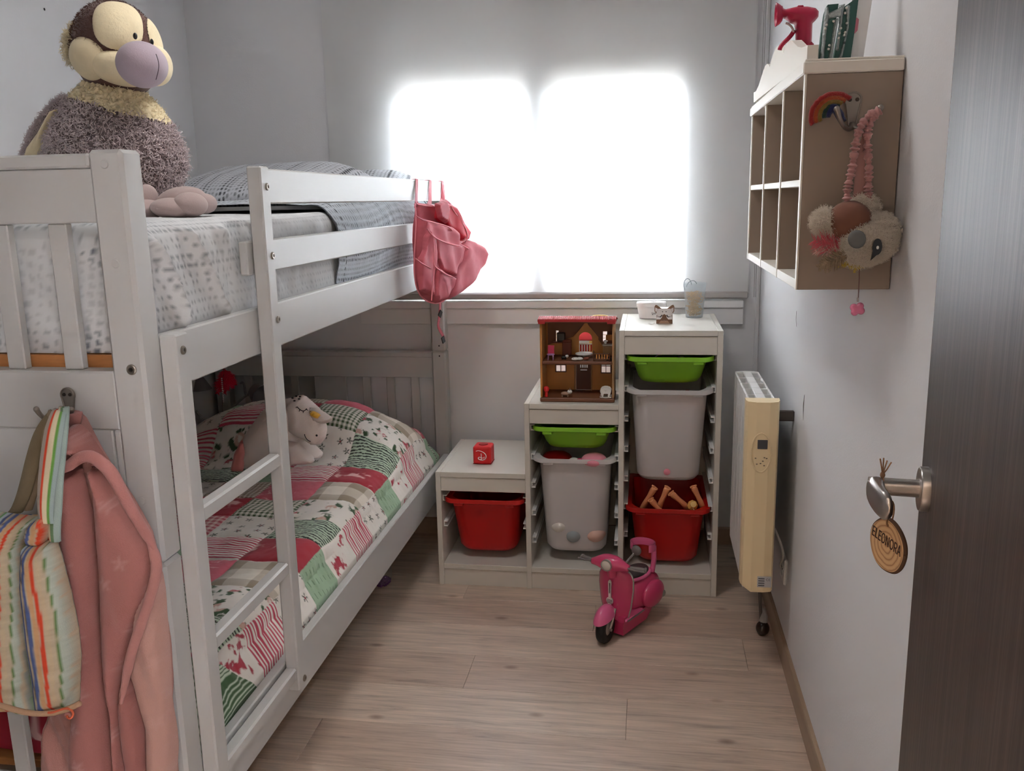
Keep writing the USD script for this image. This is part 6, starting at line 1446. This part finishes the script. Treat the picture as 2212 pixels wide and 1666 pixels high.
BAGM = mat("striped_canvas", rough=0.9, tint=True, bump=0.3, bscale=520)
tote = thing("tote_bag", "striped beige canvas tote bag hanging over the robe at the left", "bag", (at(90, 1300, "y", YB - 0.09)[0], YB - 0.09, 0.5))
def stripes(t, n_seed=0, wob=0.0):
    """Woven stripes across t in 0..1: beige ground with green, blue, orange and pale bands."""
    base = lin((192, 174, 148)); C = np.zeros(t.shape + (3,)) + base
    bands = [(0.00, 0.05, (150, 158, 150)), (0.05, 0.085, (86, 150, 50)), (0.085, 0.20, (176, 190, 200)), (0.20, 0.27, (74, 88, 130)), (0.30, 0.315, (120, 100, 70)), (0.33, 0.42, (80, 98, 150)), (0.45, 0.55, (206, 160, 116)), (0.58, 0.66, (216, 66, 30)), (0.70, 0.76, (196, 176, 146)), (0.84, 0.87, (92, 130, 70)), (0.87, 0.96, (182, 190, 178))]
    for a, b, c in bands:
        k = np.clip(np.minimum(t - a, b - t) / 0.008 + 0.5, 0, 1)[..., None]; C = C * (1 - k) + lin(c) * k
    return C
def bagpanel(name, L, Rr, y, th, R, reps, off, parent=tote, fold=None, back=0.4, step=0.0026, shade=1.0):
    """L, Rr: left and right outlines (top to bottom) in the photograph; stripes run between them."""
    poly = pxpoly(L + Rr[::-1], y); poly = smooth_poly(poly, 0.002)
    if hasattr(poly, "geoms"): poly = max(poly.geoms, key=lambda g: g.area)
    m, ab = pmesh(poly, th, (0, y, 0), (1, 0, 0), (0, 0, 1), (0, -1, 0), R=R, step=step, fold=fold, back=back)
    lz = np.array([at(u, v, "y", y)[[0, 2]] for u, v in L]); rz = np.array([at(u, v, "y", y)[[0, 2]] for u, v in Rr])
    z = ab[:, 1]
    xl = np.interp(z, lz[::-1, 1], lz[::-1, 0]); xr = np.interp(z, rz[::-1, 1], rz[::-1, 0])
    t = (ab[:, 0] - xl) / np.maximum(xr - xl, 1e-4) + 0.012 * N3(z * 30, np.zeros_like(z), seed=len(name)) * 2
    C = stripes((np.clip(t, 0, 0.999) * reps + off) % 1.0)
    C = C * (1 + 0.25 * N3(ab[:, 0] * 60, ab[:, 1] * 260, seed=3))[:, None] * shade * 0.8
    return obj(name, m, BAGM, parent, col=C)
yt = YB - 0.085
bagpanel("bag_back", [(-60, 1110), (-80, 1300), (-90, 1500)], [(100, 1112), (128, 1185), (152, 1300), (174, 1420), (175, 1515)], yt + 0.012, 0.03, 0.03, 1.6, 0.1)
bagpanel("bag_front", [(-40, 1098), (-70, 1300), (-80, 1520)], [(96, 1118), (66, 1175), (74, 1330), (90, 1535)], yt - 0.018, 0.045, 0.04, 1.75, 0.32, fold=folds(60, 0.003, 0.4, 20))
bagpanel("front_pocket", [(60, 1172), (58, 1250), (70, 1360), (84, 1450), (92, 1537)], [(122, 1166), (134, 1210), (154, 1290), (168, 1360), (174, 1420), (174, 1514)], yt - 0.050, 0.040, 0.03, 0.98, 0.02, fold=folds(50, 0.003, 0.2, 24))
bagpanel("pocket_top", [(64, 1132), (60, 1158), (66, 1176)], [(98, 1112), (110, 1140), (100, 1178)], yt - 0.05, 0.02, 0.012, 0.5, 0.2)
pl = spline([at(u, v, "y", yt - 0.088) for u, v in ((-20, 1520), (20, 1530), (60, 1540), (100, 1542), (140, 1534), (172, 1520))], 40)
m = tube(pl, 0.0045, 10); obj("bottom_piping", m, BAGM, tote, col=np.tile(lin((176, 140, 110)), (len(m.vertices), 1)))
def strap(name, pts, ys, w, cols, W=(1, -0.15, 0)):
    P_ = spline([at(u, v, "y", y_) for (u, v), y_ in zip(pts, ys)], 60)
    n = 15; A = []
    W = np.asarray(W, float) / np.linalg.norm(W)
    s = np.linspace(-0.5, 0.5, n)
    wv = np.broadcast_to(w, (60,)) if np.ndim(w) == 0 else np.interp(np.linspace(0, 1, 60), np.linspace(0, 1, len(w)), w)
    G = P_[:, None] + s[None, :, None] * wv[:, None, None] * W + np.array([0, -1, 0]) * (0.004 * (1 - (2 * s) ** 2))[None, :, None]
    Bk = G + np.array([0, 0.003, 0])
    m = cat(grid_mesh(G), grid_mesh(Bk[:, ::-1]))
    t = np.tile(np.linspace(0, 1, n), 60); idx = np.zeros(len(t), int)
    C = np.zeros((len(t), 3)); 
    for a, b, c in cols:
        C[(t >= a - 1e-6) & (t <= b + 1e-6)] = lin(c)
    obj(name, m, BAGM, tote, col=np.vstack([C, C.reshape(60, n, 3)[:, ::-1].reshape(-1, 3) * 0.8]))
tops = yt - 0.015
pr_l = hk2 + [-0.030, -0.044, -0.024]
strap("strap", [(30, 1108), (44, 1085), (66, 1010), (86, 940), (104, 905), (112, 893)], [yt - 0.0, yt - 0.005, yt - 0.01, tops, tops, pr_l[1]], [0.026, 0.026, 0.028, 0.026, 0.020, 0.014], [(0, 1, (112, 98, 74))])
strap("strap", [(58, 1102), (68, 1070), (84, 1010), (96, 950), (108, 905), (116, 893)], [yt + 0.0, yt, yt, tops, tops, pr_l[1]], [0.018] * 6, [(0, 1, (126, 108, 86))])
strap("strap", [(100, 1130), (98, 1080), (106, 1000), (116, 930), (124, 898), (128, 890)], [yt - 0.055, yt - 0.055, yt - 0.055, yt - 0.045, yt - 0.035, pr_l[1] - 0.006], [0.028, 0.032, 0.036, 0.034, 0.026, 0.020], [(0, 0.22, (160, 150, 140)), (0.22, 0.40, (212, 66, 30)), (0.40, 0.68, (210, 194, 164)), (0.68, 0.80, (96, 146, 62)), (0.80, 1.0, (150, 166, 166))])
strap("strap", [(118, 1170), (116, 1120), (122, 1050), (130, 970), (136, 905), (134, 890)], [yt - 0.06, yt - 0.05, yt - 0.05, yt - 0.045, yt - 0.035, pr_l[1] - 0.002], [0.020, 0.026, 0.020, 0.020, 0.018, 0.016], [(0, 0.3, (190, 176, 150)), (0.3, 0.6, (92, 122, 84)), (0.6, 1.0, (150, 166, 160))])
bl = spline([at(u, v, "y", yt - 0.092) for u, v in ((104, 1540), (130, 1534), (150, 1532), (158, 1542), (152, 1552), (144, 1546))], 24); m = tube(bl, 0.0018, 8)
obj("cord_loop", m, BAGM, tote, col=np.tile(lin((196, 92, 60)), (len(m.vertices), 1)))

# ------------------------------------------------------------------ pink organiser bag on the guard rail
P0 = np.array([BX1 + 0.022, 2.985, 1.2]); PN = np.array([0.951, -0.309, 0.0])
PA = np.array([0.309, 0.951, 0.0]); PZ = np.array([0, 0, 1.0])
pb_ = thing("hanging_organizer", "pink mesh hanging organizer with pockets strapped over the far end of the guard rail", "organizer bag", (BX1 + 0.02, 3.15, 0.95))
PK = mat("pink_nylon", (206, 100, 112), 0.55, translucent=0.22, bump=0.25, bscale=900); PKD = mat("pink_binding", (226, 130, 140), 0.6); PKR = mat("pink_deep", (204, 56, 70), 0.55, translucent=0.3)
def pl2(u, v, off=0.0):
    q = at_plane(u, v, P0 + PN * off, PN); return q
def pab(pts, off):
    return Polygon([((pl2(u, v, off) - P0) @ PA, (pl2(u, v, off) - P0)[2]) for u, v in pts]).buffer(0)
def ppanel(name, pts, off, th, R, mt=PK, fold=None, back=0.2, parent=pb_, step=0.004):
    p = smooth_poly(pab(pts, off), 0.001)
    m, ab = pmesh(p, th, P0 + PN * off, PA, PZ, PN, R=R, step=step, fold=fold, back=back)
    return obj(name, m, mt, parent, smooth=True)
def wf(f, a_, s): return lambda a, b: a_ * np.sin(f * (a + 0.3 * b) + 3 * N3(a * 8, b * 8, seed=s)) + a_ * N3(a * 25, b * 25, seed=s + 1)
ppanel("back_panel", [(896, 438), (920, 440), (940, 442), (962, 430), (972, 440), (1006, 490), (1010, 505), (1000, 545), (985, 600), (960, 645), (935, 656), (905, 640), (893, 600), (892, 520)], 0.004, 0.012, 0.01, PK, wf(60, 0.003, 2))
ppanel("upper_pocket", [(958, 436), (974, 444), (1008, 500), (1004, 522), (990, 520), (955, 492), (938, 470), (940, 450)], 0.03, 0.03, 0.02, PKR, wf(70, 0.003, 4))
ppanel("inner_flap", [(938, 440), (960, 432), (966, 450), (962, 482), (968, 488), (945, 472)], 0.05, 0.016, 0.01, PK)
ppanel("main_pouch", [(994, 528), (1012, 518), (1030, 530), (1038, 546), (1032, 575), (1010, 610), (985, 635), (962, 646), (945, 640), (958, 600), (975, 560)], 0.055, 0.045, 0.03, PK, wf(50, 0.004, 6))
ppanel("front_pocket", [(898, 466), (922, 476), (960, 487), (978, 497), (976, 520), (994, 530), (984, 580), (978, 610), (960, 648), (936, 656), (912, 640), (898, 610), (896, 540)], 0.045, 0.042, 0.03, PK, wf(65, 0.004, 8))
ppanel("side_pocket", [(923, 496), (936, 510), (938, 560), (932, 640), (906, 628), (900, 560), (912, 540), (916, 510)], 0.085, 0.016, 0.012, PK, wf(80, 0.003, 10))
ppanel("small_pocket", [(938, 574), (952, 584), (978, 598), (974, 622), (958, 648), (940, 652), (934, 640), (936, 600)], 0.088, 0.020, 0.014, PK, wf(80, 0.002, 12))
ppanel("large_pocket", [(934, 510), (960, 522), (994, 530), (986, 570), (978, 600), (948, 585), (938, 560)], 0.082, 0.020, 0.014, PK, wf(70, 0.003, 14))
def bind(pts, off, r=0.0022):
    P_ = spline([pl2(u, v, off) for u, v in pts], 30); return obj("binding", tube(P_, r, 8), PKD, pb_, smooth=True)
bind([(898, 438), (906, 442), (922, 445), (938, 446)], 0.018); bind([(900, 467), (922, 477), (960, 487), (977, 498)], 0.086)
bind([(923, 494), (936, 510), (962, 524), (994, 531)], 0.106); bind([(938, 574), (950, 584), (966, 594), (978, 598)], 0.112); bind([(994, 528), (1012, 538), (1026, 546), (1038, 547)], 0.09)
bind([(936, 512), (938, 560), (936, 600), (932, 650)], 0.108, 0.0018); bind([(896, 440), (897, 520), (895, 590), (906, 635), (936, 655), (960, 648)], 0.05, 0.0025); bind([(974, 444), (992, 472), (1009, 504), (1003, 530)], 0.06); bind([(897, 558), (910, 568), (930, 580)], 0.103)
bind([(1038, 546), (1030, 578), (1008, 612), (984, 636)], 0.09)
# straps over the rail
for y_, u_, v_ in ((2.975, 899, 438), (3.165, 929, 440), (3.36, 957, 434)):
    zt = 1.447 + 0.0015; xo = BX1 + 0.0190
    e1, e2 = at(u_, v_, "x", BX1 + 0.026), pl2(u_, v_ + 4, 0.014)
    P_ = np.array([[BX1 - 0.0045, y_, 1.40], [BX1 - 0.004, y_, zt], [BX1 + 0.008, y_, zt], [xo, y_, zt], [xo + 0.001, y_ * 0.95 + e1[1] * 0.05, zt - 0.005], e1, e2])
    obj("strap", ribbon(P_, (0, 1, 0), [0.024, 0.024, 0.024, 0.024, 0.026, 0.026, 0.026], 0.0016), PK, pb_, smooth=False)
tail = spline([pl2(u, v, 0.03) for u, v in ((951, 650), (950, 672), (948, 692), (947, 705), (955, 722), (959, 735))], 30)
obj("buckle_strap", ribbon(tail, PA, 0.013, 0.0016), PK, pb_, smooth=False)
for a_, b_ in (((953, 672), (949, 684)), ((956, 728), (959, 740))):
    obj("buckle", ribbon([pl2(*a_, 0.032), pl2(*b_, 0.032)], PA, 0.017, 0.004), BLACK, pb_, smooth=False)

# ------------------------------------------------------------------ plush unicorn cushion on the quilt
yu = 2.62
un = thing("plush_unicorn", "white unicorn head cushion with sleeping eye and yellow horn lying on the quilt", "cushion", (at(600, 950, "y", yu)[0], yu, 0.5))
UNI = mat("plush_white", (222, 208, 200), 0.9, sheen=0.12, bump=0.2, bscale=300, var=0.06, vscale=12)
def upart(name, pts, dy, th, R, mt=UNI, back=0.8, parent=un, lean=0.55):
    """Lies back on the pillow bulge: depth grows with height."""
    p = smooth_poly(pxpoly(pts, yu), 0.003)
    m, ab = pmesh(p, th, (0, yu, 0), (1, 0, 0), (0, 0, 1), (0, -1, 0), R=R, step=0.005, back=back, fold=lambda a, b: 0.003 * N3(a * 16, b * 16, seed=3))
    z0 = p.bounds[1]
    m.vertices[:, 1] += dy
    return obj(name, m, mt, parent, smooth=True)
upart("head", [(622, 872), (640, 855), (656, 853), (672, 866), (690, 882), (702, 905), (706, 930), (704, 946), (692, 960), (678, 962), (660, 948), (640, 940), (625, 930)], 0.0, 0.055, 0.05)
upart("neck", [(560, 890), (600, 868), (640, 860), (660, 900), (650, 945), (668, 965), (688, 985), (690, 994), (660, 998), (620, 1006), (560, 1016), (515, 1018), (500, 1008), (510, 975), (530, 930)], 0.03, 0.07, 0.06)
upart("ear", [(672, 876), (690, 876), (706, 884), (724, 896), (727, 902), (716, 909), (700, 911), (686, 906), (676, 892)], -0.03, 0.02, 0.015)
upart("horn", [(677, 880), (690, 880), (702, 886), (708, 896), (696, 898), (684, 893)], -0.048, 0.012, 0.01, mat("horn_yellow", (226, 170, 44), 0.5, sheen=0.3))
upart("cheek", [(516, 975), (534, 940), (540, 975), (536, 1012), (508, 1012)], -0.035, 0.012, 0.02, mat("cheek_pink", (222, 140, 134), 0.9, sheen=0.12))
upart("hoof", [(628, 945), (655, 950), (684, 978), (690, 992), (668, 997), (638, 998)], -0.035, 0.03, 0.025)
def line(name, pts, dy, r, mt): return obj(name, tube(spline([at(u, v, "y", yu + dy) for u, v in pts], 16), r, 6), mt, un, smooth=True)
line("eyelid", [(642, 879), (648, 885), (655, 888), (662, 883)], -0.056, 0.0013, INK); 
for a_, b_ in (((642, 879), (639, 881)), ((648, 885), (646, 889)), ((655, 888), (655, 892)), ((662, 883), (664, 887))): line("lash", [a_, ((a_[0] + b_[0]) / 2, (a_[1] + b_[1]) / 2), b_], -0.056, 0.0012, INK)
line("mouth", [(658, 938), (660, 945), (665, 951), (671, 954)], -0.054, 0.0011, INK)
obj("nostril", ell(at(684, 941, "y", yu - 0.056), (0.0035, 0.002, 0.0035), 2), INK, un)
for k, (u, v) in enumerate(((632, 860), (640, 856), (648, 857), (636, 866), (646, 862))): obj("spot", ell(at(u, v, "y", yu - 0.046), (0.004, 0.003, 0.0025), 2), INK, un)

# ------------------------------------------------------------------ clip lamp and feather tassel inside the lower bunk
lampt = thing("clip_lamp", "grey gooseneck clip lamp at the far end of the lower bunk", "lamp", at(560, 860, "y", 3.28))
LG = mat("lamp_grey", (120, 116, 120), 0.4)
obj("gooseneck", tube(spline([at(424, 888, "y", 3.24), at(436, 902, "y", 3.24), at(456, 908, "y", 3.24), at(485, 895, "y", 3.26), at(514, 870, "y", 3.27), at(536, 853, "y", 3.27)], 50), 0.0042, 10), STEEL, lampt, smooth=True)
obj("shade", lathe([(0.012, -0.03), (0.03, -0.02), (0.047, 0.02), (0.044, 0.021), (0.026, -0.016), (0.012, -0.026)], 32, at(556, 848, "y", 3.27), (0.75, -0.3, -0.35)), LG, lampt, smooth=True)
obj("clip", tube(spline([at(520, 828, "y", 3.35), at(527, 830, "y", 3.33), at(529, 845, "y", 3.31), at(536, 853, "y", 3.27)], 14), 0.005, 8), LG, lampt, smooth=True)
obj("wall_shade", lathe([(0.02, 0), (0.05, -0.05), (0.046, -0.05), (0.018, -0.002)], 28, at(428, 815, "y", 3.3), (0, 0, 1)), LG, lampt, smooth=True)
ts = thing("feather_tassel", "bright red feather tassel on a bead string hanging in the lower bunk", "tassel", at(485, 800, "y", 2.9))
r_ = np.random.default_rng(4); FE = mat("feather_red", (216, 24, 64), 0.8, translucent=0.3)
def feather(parent, base, tip, w, mt, n=60, seed=1, nm="feather", wr=0.0007):
    """A quill with barbs, as one mesh."""
    r = np.random.default_rng(seed); P_ = spline([base, (np.asarray(base) + tip) / 2 + r.normal(0, 0.003, 3), tip], 12); ms = [tube(P_, np.linspace(.0008, .0003, 12), 5)]
    d = P_[-1] - P_[0]; L = np.linalg.norm(d); d /= L; s = np.cross(d, [0, -1, 0.1]); s /= np.linalg.norm(s)
    for k in range(n):
        t = r.uniform(0.08, 1); b = P_[0] + (P_[-1] - P_[0]) * t; ww = w * math.sin(min(1, t * 1.1 + 0.05) * math.pi * 0.93) ** 0.6; sg = 1 if k % 2 else -1
        e = b + s * sg * ww * r.uniform(.6, 1.1) + d * ww * r.uniform(.3, 1.0) + np.array([0, r.normal(0, 0.2) * ww, 0])
        ms.append(tube([b, (b + e) / 2 + d * 0.001, e], [wr, wr * .8, wr * .3], 4))
    return obj(nm, ms, mt, parent, smooth=True)
for k, (u0, u1, v1) in enumerate(((482, 470, 850), (484, 478, 846), (484, 492, 842), (485, 503, 838), (483, 486, 850), (486, 508, 832))):
    feather(ts, at(u0, 797, "y", 2.9), at(u1, v1, "y", 2.9 + 0.01 * (k % 3 - 1)), 0.020, FE, 130, k, wr=0.0012)
bead = [at(479 + (k * 0.3), 818 + k * 4.2, "y", 2.88) for k in range(13)]
for b in bead: obj("bead", ell(b, 0.0028, 2), WHT if False else mat("bead_pale", (206, 190, 186), 0.4), ts)
obj("string", tube([at(484, 770, "y", 2.9), at(484, 798, "y", 2.9), at(480, 850, "y", 2.885), at(481, 890, "y", 2.885)], 0.001, 5), mat("string_dark", (70, 40, 44), 0.8), ts)

# ------------------------------------------------------------------ koala-like plush head band toy on the shelf hook
yk = SY0 - 0.045
kt = thing("plush_koala", "white fluffy plush koala with feathers hanging on pink ribbons from the shelf hook", "plush toy", at(1850, 500, "y", yk))
FL = mat("plush_fluff", (196, 184, 170), 0.95, sheen=0.15, bump=0.3, bscale=200); FLF = mat("fluff_fibre", (216, 206, 192), 0.95); BR = mat("plush_tan", (116, 72, 54), 0.85, sheen=0.15, bump=0.1, bscale=200)
def kk(u, v, dy=0.0): return at(u, v, "y", yk + dy)
kp = 1 / 1185.0
def fluffy(name, u, v, dy, rx, ry, rz, mt, nf, seed, L=0.008):
    m = ell(kk(u, v, dy), (rx, ry, rz), 4); o_ = obj(name, m, mt, kt, smooth=True)
    if nf: q, n__ = scatter(m, nf, seed); fur("fluff", q, n__, L, kt, FLF, 0.0007, 0.5, seed, 4, 0.15)
    return o_
fluffy("body", 1835, 478, 0.0, 0.036, 0.030, 0.034, BR, 0, 1)
fluffy("ear", 1782, 480, 0.004, 0.021, 0.018, 0.022, FL, 1500, 2); fluffy("ear", 1800, 490, 0.006, 0.02, 0.018, 0.02, FL, 900, 6)
fluffy("head", 1876, 525, -0.012, 0.042, 0.034, 0.031, FL, 4600, 3); fluffy("head_back", 1900, 503, -0.003, 0.029, 0.028, 0.030, FL, 2600, 4); fluffy("shoulder", 1858, 545, -0.004, 0.034, 0.026, 0.022, FL, 1800, 5)
fluffy("ruff", 1862, 448, 0.012, 0.026, 0.016, 0.020, FL, 1200, 7)
obj("nose", ell(kk(1851, 517, -0.050), (0.014, 0.009, 0.015), 3, rot(-20, "y")), mat("nose_grey", (100, 100, 98), 0.8), kt, smooth=True)
obj("eye", extrude(affinity.scale(Point(0, 0).buffer(0.012), 0.62, 1.1).union(Polygon([(-0.006, -0.004), (-0.009, -0.022), (0.003, -0.010)])), 0.004, RXZ, kk(1894, 533, -0.052)), mat("eye_black", (14, 13, 13), 0.15), kt, smooth=30)
obj("eye_glint", ell(kk(1896, 535, -0.0575), (0.0022, 0.001, 0.003), 2), WHT, kt)
feather(kt, kk(1835, 540, -0.01), kk(1758, 520, -0.012), 0.024, mat("feather_pink", (206, 92, 104), 0.8), 110, 31)
feather(kt, kk(1835, 545, -0.012), kk(1762, 544, -0.012), 0.016, mat("feather_pale_pink", (210, 170, 160), 0.8), 80, 32)
feather(kt, kk(1838, 545, -0.02), kk(1770, 578, -0.03), 0.017, mat("feather_speckled", (150, 130, 106), 0.8, var=0.5, vscale=160), 170, 33, wr=0.0011)
feather(kt, kk(1838, 535, -0.01), kk(1832, 572, -0.012), 0.024, mat("feather_yellow", (196, 168, 70), 0.8), 120, 34)
feather(kt, kk(1840, 560, -0.01), kk(1846, 588, -0.012), 0.006, mat("feather_yellow", (196, 168, 70), 0.8), 30, 35)
RIB = mat("satin_pink", (176, 124, 120), 0.5, sheen=0.3, bump=0.2, bscale=300)
top_ = hk1 + [0.0335 * 1.0, -0.044, -0.022]
def ruffle(pts, w, seed):
    P_ = spline(pts, 160); t = np.linspace(0, 1, 160)
    rad = w * (1 + 0.28 * np.sin(t * 95 + 2 * np.sin(t * 31)) + 0.12 * np.sin(t * 171 + seed))
    m = tube(P_, rad, 12); m.vertices += 0.0022 * (meshkit.fbm(m.vertices * 300, 3, seed)[:, None] - 0.5)
    return obj("ruffled_ribbon", m, RIB, kt, smooth=True)
ruffle([top_ + [-0.002, 0, 0], kk(1855, 285, 0.0), kk(1841, 360, 0.0), kk(1833, 400, 0.0), kk(1830, 436, 0.0)], 0.0062, 1)
ruffle([top_ + [0.001, 0, 0], kk(1874, 290, 0.002), kk(1877, 360, 0.004), kk(1876, 410, 0.006), kk(1882, 440, 0.008)], 0.006, 2)
obj("sheer_ribbon", ribbon(spline([top_ + [-0.001, 0.004, -0.002], kk(1862, 320, 0.008), kk(1858, 380, 0.01), kk(1856, 445, 0.012)], 24), (1, 0, 0), np.linspace(0.005, 0.024, 24), 0.0012), mat("sheer_pink", (164, 120, 114), 0.6), kt)
obj("cord", tube([kk(1857, 560), kk(1856, 600), kk(1854, 648)], 0.0009, 6), mat("string_brown", (110, 80, 76), 0.8), kt)
obj("clasp", cyl(kk(1853, 643), kk(1853, 652), 0.0018, 10), STEEL, kt)
chp = shapely.union_all([Point(a_, b_).buffer(0.0065) for a_, b_ in ((-0.006, 0.003), (0.004, 0.005), (0.006, -0.003), (-0.004, -0.005), (0, 0))])
m, _ = pmesh(chp, 0.005, kk(1852, 668), (1, 0, 0), (0, 0, 1), (0, -1, 0), R=0.005, step=0.0012, back=1.0)
obj("charm", m, mat("charm_pink", (214, 116, 150), 0.2), kt, smooth=True)

# ------------------------------------------------------------------ under the bed
p = at(815, 1275, "z", 0.0)
ub_ = thing("clear_bag", "clear plastic bag of purple beads on the floor under the bunk bed", "bag", (p[0], p[1], 0))
bp_ = at(822, 1268, "z", 0.0) + [0, 0.03, 0]
m = ell(bp_ + [0, 0, 0.034], (0.035, 0.055, 0.035), 4); m.vertices += 0.012 * (meshkit.fbm(m.vertices * 30, 3, 7)[:, None] - 0.5) * m.vertex_normals; m.vertices[:, 2] = np.maximum(m.vertices[:, 2], 0.0015)
obj("film", m, CUP, ub_, smooth=True)
r_ = np.random.default_rng(9); bd_ = []
for k in range(160):
    a_, rr = r_.uniform(0, 6.28), math.sqrt(r_.uniform(0, 1)); bd_.append(ell(bp_ + [0.026 * rr * math.cos(a_), 0.042 * rr * math.sin(a_), 0.007 + r_.uniform(0, 0.03) * (1 - rr)], 0.0045, 1))
obj("beads", bd_, mat("bead_purple", (110, 60, 120), 0.3), ub_, smooth=True, kind="stuff")
